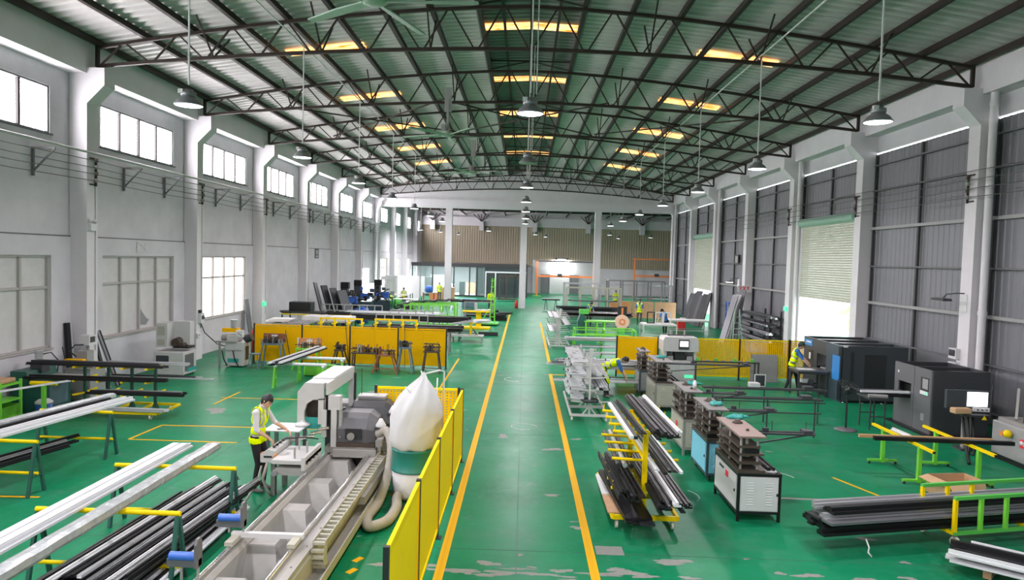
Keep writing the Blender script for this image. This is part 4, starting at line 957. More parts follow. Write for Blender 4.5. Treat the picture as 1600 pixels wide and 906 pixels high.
air_unit()
def extinguisher(x, y, label, h=.5, r=.09):
    t = thing('fire_extinguisher', label, 'extinguisher', (x, y, 0)); b = MB(); b.lathe([(0, 0), (r, 0), (r, h*.75), (r*.5, h*.9), (r*.3, h), (0, h)], 14); b.build('cylinder', 'red', t); ubox('valve', 'black_plastic', t, (0, 0, h+.03), (.05, .1, .06))
    b = MB(); b.path([(0, .05, h), (.08, .08, h*.8), (.11, .05, h*.4)], .012, 6); b.build('hose', 'rubber', t)
extinguisher(10.05, 22.05, 'red fire extinguisher at the foot of the slate machine', .55, .09); extinguisher(-0.62, 58.9, 'red fire extinguisher beside the middle pillar of the far beam', .7, .14); 
def console():
    t = thing('control_console', 'control console with glowing white screen on a grey column', 'console', (10.55, 16.3, 0), -.05)
    ubox('column', 'dusty_steel', t, (0, .1, .42), (.16, .12, .84)); ubox('keyboard_tray', 'black_plastic', t, (.05, -.05, .86), (.62, .36, .05)); ubox('screen_housing', 'slate', t, (.0, .12, 1.18), (.98, .10, .44)); ubox('screen', 'screen_white', t, (.20, .062, 1.2), (.46, .012, .34)); 
    ubox('button_panel', 'paper', t, (.28, .03, .965), (.38, .04, .09))
    for k in range(3): b = MB(); b.tube((.18+k*.1, .0, .965), (.18+k*.1, -.02, .965), .018, 8); b.build('button', 'machine_dark', t)
    for s in (-.03, .08): b = MB(); b.path([(s, 0, .8), (s-.03, -.12, .4), (s-.1, -.3, .04), (s-.25, -.5, .02)], .025, 6); b.build('cable', 'rubber', t)
    b = MB(); b.path([(-.2, -.1, .8), (-.42, -.6, .4), (-.7, -1.3, .03)], .035, 6); b.build('cable', 'rubber', t)
    w = MB(); w.prism([(-.06, 0), (.06, 0), (0, .1)], -.003, .003, 'y'); w.build('warning_label', 'yellow_paint', t, (.2, -.24, .78)); ubox('base_plate', 'machine_dark', t, (0, .1, .02), (.4, .4, .04))
console()
b = MB(); b.box((0, 0, .08), (.42, .2, .13), .1, .02); tag(b.build('cardboard_tray', 'cardboard', None, (10.25, 16.15, .885)), 'small brown cardboard tray beside the glowing screen', 'box')
def grey_machine():
    t = thing('routing_machine', 'grey machine with red sign plate at the right edge', 'machine', (10.75, 13.9, 0))
    b = MB(); b.bb(0, 1.6, 0, 1.9, .12, .86, .02); b.build('cabinet', 'machine_grey', t); ubox('plinth', 'black_alu', t, (.8, .95, .06), (1.5, 1.8, .12)); ubox('table', 'dusty_steel', t, (.85, 1.0, .9), (1.5, 1.7, .08))
    ubox('sign_plate', 'red_sign', t, (-.008, .62, .55), (.012, .72, .18))
    for k, w in enumerate((.10, .10, .10, .10)): 
        m_ = MB(); yy = .46+k*.13
        for (a, b_) in (((-.04, .03), (.04, .03)), ((0, .045), (0, -.045)), ((-.035, -.04), (.035, -.04)), ((-.03, 0), (.03, 0))): m_.bar((0, a[0], a[1]), (0, b_[0], b_[1]), .004, .012)
        m_.build('sign_character', 'paper', t, (-.017, .84-k*.13, .56))
    b = MB(); b.lathe([(0, -.004), (.05, -.004), (.05, .004), (0, .004)], 14); o = b.build('sign_emblem', 'paper', t, (-.017, .93, .56)); o.rotation_euler = (0, PI/2, 0); ubox('sign_line', 'paper', t, (-.017, .58, .49), (.004, .42, .012))
    R = random.Random(4)
    for k in range(9): ubox('clamp', R.choice(['dusty_steel', 'brown_steel', 'machine_dark']), t, (.2+R.random()*1.2, .25+k*.18, .98+R.random()*.05), (R.uniform(.08, .3), .12, R.uniform(.08, .2)))
    ubar('lever', 'dusty_steel', t, (.25, 1.5, .95), (.45, 1.75, 1.6), .05, .05); ubar('lever', 'dusty_steel', t, (.65, 1.2, .95), (.8, 1.45, 1.3), .03, .03); ubar('aerial', 'black_plastic', t, (-.1, 1.85, .9), (0, 1.95, 1.65), .015, .015)
    ubar('tie_bar', 'dusty_steel', t, (.3, 1.0, .96), (1.1, 1.2, 1.12), .05, .05); b = MB(); b.lathe([(0, 0), (.14, 0), (.11, .2), (0, .2)], 12); b.build('motor', 'machine_dark', t, (.9, .9, .94))
    b = MB(); b.lathe([(0, 0), (.07, 0), (.085, .08), (.05, .14), (0, .15)], 10); b.build('warning_lamp', 'yellow_paint', t, (-.1, 1.25, .62)); ubox('lamp_bracket', 'orange_paint', t, (-.1, 1.38, .66), (.1, .1, .09))
grey_machine()

# ------------------------------------------------------------------ perforated yellow fence, white machine and bench by the right fence
def fence(label, p0, p1, n, m, posts=True, h=1.5, splits=2, facing=1):
    p0 = Vector((p0[0], p0[1], 0)); p1 = Vector((p1[0], p1[1], 0)); d = p1-p0; L = d.length; a = math.atan2(d.y, d.x)
    t = thing('safety_fence', label, 'fence', p0, a)
    for i in range(n):
        x0, x1 = L*i/n+.03, L*(i+1)/n-.03; w = x1-x0; c = (x0+x1)/2
        ubox('mesh_panel', m, t, (c, 0, .79), (w-.06, .012, h-.22))
        for z in (.13, h-.03): ubox('panel_rail', 'fence_lemon' if m != 'fence_yellow' else 'fence_yellow', t, (c, 0, z), (w, .04, .05))
        for x in (x0+.02, x1-.02): ubox('panel_stile', 'fence_yellow', t, (x, 0, .79), (.04, .04, h-.16))
        for k in range(1, splits): ubox('panel_mullion', 'fence_yellow', t, (x0+w*k/splits, 0, .79), (.03, .03, h-.2))
    for i in range(n+1):
        ubox('post', 'frame_black', t, (L*i/n, 0, h/2+.01), (.055, .055, h+.02)); ubox('post_foot', 'frame_black', t, (L*i/n, 0, .006), (.14, .14, .012))
    return t
fence('perforated yellow safety fence behind the bench with green clamps', (6.15, 25.3), (9.75, 25.35), 2, 'fence_perf')
fence('short yellow fence panel ending beside the worker in the cap', (9.8, 25.4), (11.3, 25.5), 1, 'fence_perf')
fence('yellow fence panel left of the white machine with screen', (3.45, 25.2), (4.95, 25.2), 1, 'fence_yellow', splits=1)
def white_cnc():
    t = thing('drilling_machine', 'white machine with small screen between the yellow fence panels', 'machine', (5.55, 24.6, 0))
    b = MB(); b.bb(-.56, .56, -.35, .4, .06, .80, .015); b.build('base_cabinet', 'machine_white', t)
    for s in (-1, 1): ubox('cabinet_door', 'machine_white', t, (s*.27, -.357, .43), (.5, .014, .66))
    b = MB(); b.prism([(-.62, 1.12), (.62, 1.12), (.62, 1.5), (.56, 1.62), (-.56, 1.62), (-.62, 1.5)], -.42, .4, 'y'); b.build('head_cover', 'machine_white', t)
    ubox('back_column', 'machine_white', t, (0, .22, .95), (1.1, .3, .4)); ubox('spindle_block', 'black_plastic', t, (0, -.1, .95), (.36, .4, .34))
    for s in (-1, 1): ubox('side_column', 'machine_white', t, (s*.52, -.05, .96), (.08, .6, .34)); ubox('clamp', 'machine_grey', t, (s*.34, -.15, .88), (.2, .4, .14))
    ubox('screen_bezel', 'machine_dark', t, (.1, -.44, 1.38), (.36, .05, .34)); ubox('screen', 'screen_white', t, (.1, -.47, 1.40), (.28, .012, .19)); ubox('green_label', 'exit_green', t, (.32, -.366, .25), (.3, .006, .1))
    for k in range(4): ubox('label_mark', 'paper', t, (.22+k*.07, -.371, .25), (.03, .004, .05))
    ubar('top_rail', 'machine_dark', t, (-.4, 0, 1.66), (.5, 0, 1.66), .05, .04)
    for x in (-.3, .2): b = MB(); b.tube((x, 0, 1.62), (x, 0, 1.82), .03, 8); b.build('air_fitting', 'machine_grey', t)
white_cnc()
def clamp_bench():
    t = thing('clamp_bench', 'narrow dark bench with green clamps before the perforated fence', 'table', (7.1, 24.2, 0))
    ubar('rail', 'machine_dark', t, (-1.1, 0, .80), (1.2, 0, .80), .12, .05)
    for x in (1.05, 1.18): ubar('leg', 'machine_dark', t, (x, 0, 0), (x, 0, .8), .05, .05)
    ubar('leg', 'machine_dark', t, (-1.0, 0, 0), (-1.0, 0, .8), .05, .05); ubox('foot', 'machine_grey', t, (1.1, 0, .03), (.3, .3, .06))
    for x in (-.95, -.3, .35, .95): ubox('clamp', 'green_bright', t, (x, 0, .87), (.1, .1, .1))
    for k in range(6): ubox('work_piece', 'dusty_steel', t, (-.6+k*.28, .02, .84), (.12, .05, .03))
clamp_bench()
def lean_panel():
    t = thing('steel_sheet', 'large grey panel leaning on the perforated fence', 'panel', (8.75, 24.95, 0)); o = ubox('sheet', 'machine_grey', t, (0, .08, .5), (.98, .03, 1.0)); o.rotation_euler = (-.14, 0, 0); ubox('edge_strip', 'fence_yellow', t, (-.5, .1, .5), (.03, .03, 1.0))
lean_panel()
def framed():
    t = thing('display_stand', 'dark panel in a white frame standing on a white block', 'panel', (8.25, 23.9, 0))
    for c, s in (((0, 0, .44), (.38, .03, .03)), ((0, 0, .04), (.38, .03, .03)), ((-.18, 0, .24), (.03, .03, .42)), ((.18, 0, .24), (.03, .03, .42))): ubox('frame', 'paper', t, c, s)
    ubox('pane', 'slate', t, (0, 0, .24), (.33, .015, .38))
framed()
b = MB(); b.bb(-.17, .17, -.15, .15, .04, .2, .01); o = b.build('foam_block', 'paper', None, (7.98, 23.7, 0))
for s in (-.12, .12): ubox('foot', 'paper', o, (s, 0, .02), (.05, .2, .04))
tag(o, 'small white block beside the clamp bench', 'block')
# ------------------------------------------------------------------ near safety fence with dust collector
fence('long yellow fence beside the aisle, nearest the camera', (-1.2, 6.25), (-1.2, 14.05), 4, 'fence_lemon', splits=1)
fence('yellow fence across the back of the saw, joining the aisle fence', (-3.0, 14.15), (-1.28, 14.15), 1, 'fence_perf', splits=1)
def dust_collector():
    t = thing('dust_collector', 'dust collector with white cloth bags and green drum behind the fence', 'dust collector', (-1.84, 11.9, 0))
    b = MB(); n = 48; prof_ = [(0.30, .02), (.36, .1), (.37, .5)]
    b.lathe([(0, .02)]+prof_+[(0, .5)], n); b.build('lower_bag', 'bag_cloth', t)
    b = MB(); b.lathe([(0, .5), (.385, .5), (.385, .52), (.375, .53), (.375, .85), (.385, .86), (.385, .88), (0, .88)], n); b.build('drum', 'drum_green', t)
    b = MB(); rings = [(.36, .88), (.40, .93), (.425, 1.05), (.43, 1.25), (.435, 1.45), (.42, 1.58), (.35, 1.74), (.25, 1.90), (.13, 2.03), (.05, 2.11), (.012, 2.14)]
    vs = []
    for r, z in rings:
        k = (z-.88)/1.25
        for j in range(n):
            a = 2*PI*j/n; q = r*(1+.10*k*(abs(math.sin(3.5*a+1.2))-.5)+.05*math.sin(8*a-5*z)*(.3+k)+.03*math.sin(13*a+9*z)); vs.append((q*math.cos(a)+.15*k*k, q*math.sin(a)*.95, z-.05*math.sin(2*a+.6)*k+.02*math.sin(7*a)))
    fs = [(i*n+j, i*n+(j+1) % n, (i+1)*n+(j+1) % n, (i+1)*n+j) for i in range(len(rings)-1) for j in range(n)]+[tuple(range(n-1, -1, -1)), tuple(range((len(rings)-1)*n, len(rings)*n))]
    b.add(vs, fs, True); b.build('upper_bag', 'bag_cloth', t)
    b = MB(); b.path([(.33, .1, .9), (.36, .1, 1.6), (.37, .12, 2.08)], .014, 6); b.build('support_rod', 'paper', t)
    b = MB(); b.path([(.46, .25, .9), (.47, .25, 2.17), (.40, .2, 2.2), (.16, .02, 2.16)], .016, 6); b.build('hanger_rod', 'paper', t)
    b = MB(); b.path([(.13, 0, 2.1), (.10, -.02, 2.22)], .012, 6); b.path([(-.05, -.2, 1.86), (-.13, -.25, 1.98)], .008, 5); b.build('bag_tie', 'paper', t)
    for x, y in ((.36, -.08), (.36, .1)): ubar('clip', 'black_plastic', t, (x, y, .9), (x, y, 1.08), .015, .015)
dust_collector()
tag(ubox('plywood_sheet', 'fence_orange', None, (-2.15, 14.02, .42), (.55, .03, .72)), 'orange board low behind the dust collector', 'panel')

# ------------------------------------------------------------------ double head saw with long bed
def saw():
    t = thing('double_head_saw', 'large white and grey double head saw on a long dusty bed', 'machine', (-3.5, 11, 0))
    Y0, Y1 = -5.2, 2.95
    for x, nm in ((-.08, 'left'), (.70, 'right')):
        b = MB(); b.prism([(x-.10, .0), (x+.10, 0), (x+.10, .42), (x+.06, .47), (x-.06, .47), (x-.10, .42)], Y0, Y1, 'y'); b.build('bed_beam', 'bed_steel', t)
        b = MB(); b.tube((x, Y0, .505), (x, Y1, .505), .028, 10); b.build('guide_rail', 'rail_chrome', t)
        ubox('rail_seat', 'dusty_steel', t, (x, (Y0+Y1)/2, .475), (.07, Y1-Y0, .02))
    ubox('bed_ledge', 'bed_steel', t, (.83, (Y0+Y1)/2, .42), (.13, Y1-Y0, .10)); ubox('bed_side', 'machine_beige', t, (.905, (Y0+Y1)/2, .20), (.03, Y1-Y0, .40))
    for k in range(13): b = MB(); b.lathe([(0, 0), (.014, 0), (.014, .012), (0, .012)], 8); b.build('bolt', 'dusty_steel', t, (.83, Y0+.4+k*.6, .47))
    wd = MB(); wd.add([(.02, -.46, 0), (.50, -.46, 0), (.50, .40, 0), (.02, .40, 0), (.02, -.16, .40), (.36, -.16, .40), (.36, .12, .40), (.02, .12, .40)], [(3, 2, 1, 0), (4, 5, 6, 7), (0, 1, 5, 4), (1, 2, 6, 5), (2, 3, 7, 6), (3, 0, 4, 7)]); wm = wd.mesh('bed_pedestal', 'bed_steel')
    for k in range(8): inst('bed_pedestal', wm, t, (0, Y0+.7+k*1.22, 0))
    sp = MB(); sp.add([(.44, -.2, 0), (.61, -.2, 0), (.61, .2, 0), (.44, .2, 0), (.54, -.12, .36), (.61, -.12, .36), (.61, .12, .36), (.54, .12, .36)], [(3, 2, 1, 0), (4, 5, 6, 7), (0, 1, 5, 4), (1, 2, 6, 5), (2, 3, 7, 6), (3, 0, 4, 7)]); sm_ = sp.mesh('bed_rib', 'bed_steel')
    for k in range(8): inst('bed_rib', sm_, t, (0, Y0+1.3+k*1.22, 0))
    # cable chain and trough
    ch = MB(); ch.box((0, 0, 0), (.17, .05, .035)); ch.box((-.08, .06, .0), (.012, .14, .075)); ch.box((.08, .06, .0), (.012, .14, .075)); cm = ch.mesh('chain_link', 'machine_beige')
    for k in range(26): inst('chain_link', cm, t, (.99, -2.3+k*.15, .52+.002*(k % 3)))
    for k in range(5): a = -PI/2*(k/4.); inst('chain_link', cm, t, (.99, -2.4-.08*math.sin(k/4*PI), .52-.30*k/4))
    ubox('chain_trough', 'dusty_steel', t, (1.02, -1.2, .13), (.20, 8.0, .04)); ubox('trough_side', 'machine_beige', t, (1.12, -1.2, .17), (.02, 8.0, .12)); ubox('chip_beam', 'dusty_steel', t, (1.06, .9, .36), (.10, 2.6, .12))
    # travelling cross beam with roller stands
    for yc, nm in ((-2.35, 1),):
        ubox('cross_beam', 'white_paint', t, (.31, yc, .58), (.92, .07, .06))
        for x in (-.08, .70): ubox('beam_foot', 'machine_beige', t, (x, yc-.1, .56), (.10, .36, .05))
    for yc, x0 in ((-2.35, -.02), (-3.5, -.06)):
        b = MB(); b.tube((x0-.30, yc, .79), (x0, yc, .79), .048, 14); b.build('support_roller', 'roller_blue', t)
        b = MB(); b.box((x0-.15, yc+.02, .715), (.36, .08, .09)); b.build('roller_tray', 'hood_grey', t)
        b = MB(); b.prism([(yc-.07, .68), (yc+.07, .68), (yc+.07, .94), (yc+.035, 1.0), (yc-.035, 1.0), (yc-.07, .94)], x0, x0+.03, 'x'); b.build('roller_guard', 'hood_grey', t)
        for dx in (-.17, .015): ubar('roller_post', 'machine_grey', t, (x0+dx, yc, .6 if yc > -3 else .5), (x0+dx, yc, .72), .022, .022)
    # front carriage: white slotted table, handles, small tables
    b = MB(); b.bb(-.66, -.08, .40, 1.30, .64, .72, .01); b.bb(-.14, -.08, .35, 1.30, .56, .78); b.build('carriage_table', 'machine_white', t)
    for k in range(4): b = MB(); b.tube((-.077, .47+k*.19, .66), (-.07, .47+k*.19, .66), .028, 10); b.build('slot_hole', 'frame_black', t)
    for x, y in ((-.30, .50), (-.2, .85), (-.4, 1.05)): b = MB(); b.tube((x, y, .7), (x, y, .92), .02, 8); b.build('stop_pin', 'silver_alu', t)
    b = MB(); b.prism([(-.93, .60), (-.68, .60), (-.68, .80), (-.80, .82), (-.93, .74)], .62, 1.5, 'y'); b.build('control_arm', 'machine_white', t)
    for k in range(4): b = MB(); b.lathe([(0, 0), (.025, 0), (.025, .03), (0, .035)], 8); b.build('push_button', 'black_plastic', t, (-.76, .8+k*.15, .81))
    ubox('orange_label', 'orange_paint', t, (-.935, .70, .68), (.02, .1, .14)); ubox('orange_label', 'orange_board', t, (-.67, .62, .7), (.02, .14, .1)); ubox('black_mark', 'black_plastic', t, (-.8, .615, .70), (.14, .01, .03))
    for y in (.75, 1.3): ubox('leg', 'dusty_steel', t, (-.74, y, .3), (.07, .10, .6)); 
    b = MB(); b.path([(-.8, .6, .6), (-.85, .52, .35), (-.8, .6, .12), (-.75, .65, .03)], .028, 8); b.build('drain_hose', 'hose', t)
    ubox('carriage_base', 'bed_steel', t, (-.34, .8, .52), (.5, .8, .12)); b = MB(); b.tube((-.6, .35, .5), (-.6, .7, .5), .05, 12); b.build('air_cylinder', 'silver_alu', t)
    ubox('glass_table', 'white_alu', t, (-.82, 1.62, .965), (.66, .62, .02)); 
    for x in (-1.1, -.56): ubox('table_leg', 'grey_alu', t, (x, 1.42, .76), (.06, .06, .4)); ubox('table_leg', 'grey_alu', t, (x, 1.86, .70), (.06, .06, .5))
    b = MB(); b.lathe([(0, 0), (.16, 0), (.18, .03), (.15, .05), (0, .05)], 24); b.build('round_tray', 'paper', t, (-.66, 1.62, .74))
    for k in range(3): b = MB(); b.tube((-.42+k*.1, 1.3+k*.12, .86+.05*k), (-.25+k*.1, 1.4+k*.12, .88+.05*k), .03, 10); b.build('clamp_cylinder', 'chrome', t)
    b = MB(); b.path([(-.9, .9, .72), (-.6, .9, .95), (-.35, 1.2, .9), (-.2, 1.5, .8)], .012, 6); b.build('air_hose', 'rubber', t)
    # white gantry cover over the front head
    b = MB()
    prof_ = [(-.66, .85), (-.66, 1.64), (-.52, 1.79), (-.17, 1.79), (-.17, 1.05), (-.27, 1.05), (-.27, 1.40)]+[(-.27-.26*math.sin(a)-.0, 1.40+.06-.06*math.cos(a*2)) for a in (.4, .8)]+[(-.50, 1.38), (-.54, 1.2), (-.54, .85)]
    b.prism([(-.66, .95), (-.66, 1.62), (-.52, 1.79), (-.17, 1.79), (-.17, 1.48), (-.36, 1.48), (-.48, 1.40), (-.53, 1.26), (-.53, .95)], 1.70, 1.78, 'y')
    b.prism([(-.66, 1.62), (-.52, 1.79), (-.10, 1.79), (-.10, 1.68), (-.50, 1.68), (-.60, 1.58)], 1.78, 3.7, 'y')
    b.bb(-.66, -.63, 1.78, 2.6, 1.05, 1.62); b.bb(-.13, -.09, 1.72, 3.705, 1.57, 1.795); b.bb(-.27, -.17, 1.70, 1.86, 1.02, 1.5)
    b.build('gantry_cover', 'machine_white', t)
    ubox('cover_step', 'machine_white', t, (-.31, 2.9, 1.80), (.41, 1.5, .03)); ubox('gantry_post', 'machine_white', t, (-.14, 3.66, 1.18), (.10, .08, 1.0)); ubox('gantry_post', 'machine_dark', t, (-.06, 3.68, 1.18), (.04, .05, 1.0))
    ubox('inner_head', 'brown_steel', t, (-.38, 2.25, 1.22), (.34, .6, .38)); ubox('guard_glass', 'teal', t, (-.42, 1.78, 1.02), (.34, .02, .22)); ubox('head_column', 'machine_dark', t, (-.14, 2.2, .95), (.16, .4, 1.0))
    ubox('junction_box', 'machine_white', t, (.03, 1.78, 1.43), (.22, .18, .26)); ubox('column', 'machine_white', t, (.03, 1.72, .88), (.10, .10, .86)); ubox('column', 'machine_white', t, (-.14, 1.66, 1.05), (.08, .06, .5)); b = MB(); b.tube((.14, 1.75, .78), (.14, 1.75, 1.32), .04, 10); b.build('lift_cylinder', 'silver_alu', t)
    # grey saw hoods
    for yc, x0, x1, zt, nm in ((2.05, .10, .80, 1.17, 0), (2.65, .18, .98, 1.26, 1)):
        b = MB(); pr = [(yc-.32, .68), (yc-.36, .95), (yc-.24, zt-.04), (yc-.06, zt+.03), (yc+.3, zt+.03), (yc+.42, zt-.12), (yc+.42, .68)]
        b.prism(pr, x0, x1-.16, 'x')
        q = [(y, z) for y, z in pr]; w = [(yc+(y-yc)*.8, .68+(z-.68)*.82) for y, z in pr]; k = len(pr)
        b.add([(x1-.16, y, z) for y, z in q]+[(x1, y, z) for y, z in w], [(i, (i+1) % k, k+(i+1) % k, k+i) for i in range(k)]+[tuple(range(k, 2*k))])
        b.build('saw_hood', 'hood_grey' if nm == 0 else 'machine_dark', t)
    ubox('hood_window', 'frame_black', t, (.40, 1.685, .86), (.30, .03, .20)); b = MB(); b.tube((.36, 1.70, .82), (.36, 1.64, .82), .07, 14); b.build('motor_end', 'dusty_steel', t)
    ubox('head_base', 'dusty_steel', t, (.35, 2.1, .56), (.95, .9, .10)); ubox('head_base', 'dusty_steel', t, (.4, 2.65, .56), (1.05, .6, .10)); ubox('saddle', 'brown_steel', t, (.40, 1.75, .64), (.8, .12, .1)); ubox('side_frame', 'machine_white', t, (.86, 1.8, .72), (.05, .10, .55)); ubox('front_skirt', 'bed_steel', t, (.45, 1.6, .52), (.8, .06, .14))
    for x, y, z in ((.90, 1.75, 1.0), (1.0, 2.45, 1.10)):
        b = MB(); b.lathe([(0, 0), (.09, 0), (.10, .03), (.04, .13), (.03, .15), (0, .15)], 14, (x, y, z)); b.build('oil_cup', 'paper', t); ubox('cup_bracket', 'machine_dark', t, (x, y, z-.02), (.2, .16, .04)); ubox('cup_stem', 'paper', t, (x, y, z-.14), (.10, .1, .22))
        b = MB(); b.tube((x-.05, y+.25, z-.18), (x+.42, y+.25, z-.18), .07, 14); b.tube((x+.42, y+.25, z-.18), (x+.5, y+.25, z-.18), .035, 10); b.build('side_motor', 'silver_alu', t)
    for x, y, z, s in ((.9, 1.65, .72, .12), (.95, 1.95, .6, .16), (1.02, 2.3, .52, .18), (1.0, 2.7, .7, .16)): ubox('valve_block', 'dusty_steel', t, (x, y, z), (s, s*1.2, s))
    # ribbed extraction hoses
    def hose(pts, r):
        P = [Vector(p) for p in pts]; out = []
        for i in range(len(P)-1):
            for k in range(16):
                u = k/16; p0 = P[max(i-1, 0)]; p1 = P[i]; p2 = P[i+1]; p3 = P[min(i+2, len(P)-1)]
                out.append(.5*((2*p1)+(-p0+p2)*u+(2*p0-5*p1+4*p2-p3)*u*u+(-p0+3*p1-3*p2+p3)*u**3))
        out.append(P[-1]); b = MB(); b.path(out, r, 12, .008); b.build('extraction_hose', 'hose', t)
    hose([(.86, 1.75, .86), (1.04, 1.62, .95), (1.18, 1.35, .74), (1.22, .9, .42), (1.20, .2, .14), (1.15, -.35, .095), (1.26, -.74, .095), (1.48, -.5, .095), (1.52, .05, .10), (1.46, .5, .12), (1.55, .85, .16)], .085)
    hose([(1.1, 2.75, .92), (1.30, 2.6, .98), (1.38, 2.4, .7), (1.32, 2.0, .4), (1.34, 1.5, .14), (1.5, 1.2, .10)], .08)
    # rear control cabinet
    b = MB(); b.bb(.22, .76, 2.78, 3.06, .05, 1.34, .015); b.build('control_cabinet', 'machine_grey', t); ubox('cabinet_top', 'machine_white', t, (.49, 2.92, 1.35), (.56, .3, .03)); ubar('aerial', 'black_plastic', t, (.26, 2.9, 1.3), (.26, 2.9, 1.9), .012, .012)
    ubox('outfeed_table', 'machine_grey', t, (-.05, 3.9, .98), (.9, .5, .06)); ubox('outfeed_beam', 'machine_dark', t, (-.02, 3.5, .86), (.9, .2, .2))
    b = MB(); b.path([(-1.35, -.3, .012), (-1.2, .2, .012), (-1.05, .35, .04), (-.95, .55, .3), (-.9, .6, .55)], .018, 6); b.build('floor_cable', 'hose', t)
    b = MB(); b.path([(-1.35-.18*math.cos(i*.5), .35+.22*math.sin(i*.5), .012+.001*i) for i in range(26)], .012, 6); b.build('cable_coil', 'rubber', t)
saw()
b = MB(); b.lathe([(0, 0), (.13, 0), (.15, .025), (.10, .06), (.06, .075), (.05, .11), (0, .12)], 18); tag(b.build('white_bowl', 'paper', None, (-4.07, 12.75, .978)), 'crumpled white cloth heap on the small saw table', 'cloth')
for i, (x, y, sx, sy, rz, l) in enumerate(((-4.28, 12.62, .22, .3, .15, 'white paper sheet on the small table beside the worker'),)): o = ubox('paper_sheet', 'paper', None, (x, y, .979), (sx, sy, .004)); o.rotation_euler = (0, 0, rz); tag(o, l, 'paper')
o = MB(); o.box((0, 0, 0), (.075, .15, .01), .0, .003); o = o.build('phone', 'black_plastic', None, (-4.36, 12.44, .981), -.9); tag(o, 'dark phone under the hand of the nearest worker', 'phone'); ubox('phone_screen', 'machine_dark', o, (0, 0, .006), (.065, .135, .002))
ch = MB(); R = random.Random(5)
for k in range(900):
    a = R.uniform(0, 6.28); r = abs(R.gauss(0, .28)); x = -1.95+r*math.cos(a)*.7+.18*R.random(); y = 11.25+r*math.sin(a)*1.9; s = R.uniform(.008, .022)
    ch.add([(x-s, y, .004), (x+s*.6, y-s, .004+s*.5), (x+s, y+s, .006)], [(0, 1, 2)])
c = ch.build('metal_shavings', 'silver_alu'); tag(c, 'silver metal shavings scattered on the floor by the hoses', 'shavings', kind='stuff')

# ------------------------------------------------------------------ trestles with white profiles, left foreground
def a_trestle(x0, x1, y, z, label, low=.36, legm='green_dark', barm='yellow_paint', r=.032, group=None):
    t = thing('sawhorse', label, 'trestle', ((x0+x1)/2, y, 0), 0, group); L = (x1-x0)/2
    b = MB(); b.tube((-L, 0, z-r), (L, 0, z-r), r, 12); b.build('top_bar', barm, t)
    for s in (-1, 1):
        for q in (-1, 1): ubar('leg', legm, t, (s*(L-.03), q*.20, 0), (s*(L-.03), q*.02, z-r*2), .05, .045)
        ubar('leg_brace', legm, t, (s*(L-.03), -.14, .32), (s*(L-.03), .14, .32), .03, .03)
    if low:
        b = MB(); b.tube((-L, 0, low), (L, 0, low), .026, 10); b.build('lower_bar', barm, t)
a_trestle(-6.05, -4.22, 8.45, .93, 'dark green trestle with yellow bar, nearest under the white profiles', .22)
a_trestle(-6.15, -4.30, 10.3, .93, 'dark green trestle with yellow bar, farther end of the white profiles', .22)
a_trestle(-9.7, -8.12, 11.38, .93, 'dark green trestle with yellow bar at the left edge')
a_trestle(-9.65, -8.18, 13.6, .93, 'dark green trestle with yellow bar under the left film-wrapped profile')
gp = 'white profiles on the left trestles'
for i, x in enumerate((-5.72, -5.60, -5.48)): prof('big', 'white_alu', (x-.02, 5.6, .93), (x, 11.15+.06*i, .93), 'long white profile on the near left trestles, %s from the left' % ORDS[i], gp, .74)
for i, x in enumerate((-5.67, -5.53)): prof('flat', 'white_alu', (x-.02, 5.7, .997), (x, 11.2, .997), 'flat white profile lying on top of the near white profiles, %s' % ('left' if i == 0 else 'right'), gp, .75)
b = MB(); n = 40
pts = [(-5.02+.004*math.sin(i*.9), 5.6+5.65*i/n, .93+.002*math.sin(i*1.7)) for i in range(n+1)]
sec = [(-.09, 0), (.08, 0), (.10, .04), (.09, .11), (.02, .13), (-.08, .12), (-.10, .05)]; k = len(sec); R = random.Random(9); vs = []
for i, p in enumerate(pts):
    f = 1 if 0 < i < n else .8
    vs += [(p[0]+u*f*(1+R.uniform(-.025, .025)), p[1], p[2]+v*f*(1+R.uniform(-.02, .02))) for u, v in sec]
b.add(vs, [(i*k+j, i*k+(j+1) % k, (i+1)*k+(j+1) % k, (i+1)*k+j) for i in range(n) for j in range(k)]+[tuple(range(k)), tuple(range(n*k, n*k+k))], False)
o = b.build('wrapped_profile', 'film_wrap'); tag(o, 'long profile in shiny grey film on the near left trestles', 'profile'); ubox('profile_core', 'green_dark', o, (-5.02, 8.4, .985), (.14, 5.5, .07))
gp = 'dark profiles piled under the near left trestles'
row(12, ['step', 'big', 'u', 't'], ['black_alu', 'charcoal_alu', 'black_alu', 'black_alu', 'black_alu'], (-5.0, 7.2, .26), (-4.85, 10.95, .26), (1.1, 0, 0), '%s profile piled under the near left trestles', gp, 2, .06, .3, .8)
row(11, ['u', 'step', 'small', 't'], ['black_alu', 'silver_alu', 'charcoal_alu', 'black_alu', 'white_alu'], (-4.95, 7.4, .385), (-4.72, 11.1, .385), (.95, 0, 0), '%s profile on top of the pile under the near trestles', gp, 1, .07, .35, .75)
row(4, ['u', 'step'], ['white_alu', 'silver_alu', 'black_alu'], (-4.42, 7.6, .12), (-4.38, 10.4, .16), (.28, 0, 0), '%s profile at the right side of the dark pile', gp, 1, .07, .3, 1.0)
gp = 'profiles on the far left trestles'
for i, x in enumerate((-8.62, -8.48)): prof('big', 'white_alu', (x-.7, 9.2, .93), (x+.12, 14.6, .93), 'white profile on the left edge trestles, %s one' % ('left' if i == 0 else 'right'), gp, 1.0)
prof('big', 'black_alu', (-9.5, 9.3, .93), (-8.72, 14.4, .93), 'dark profile between the white and the film-wrapped profile at left', gp, 1.1)
b = MB(); n = 30; vs = []; R = random.Random(12)
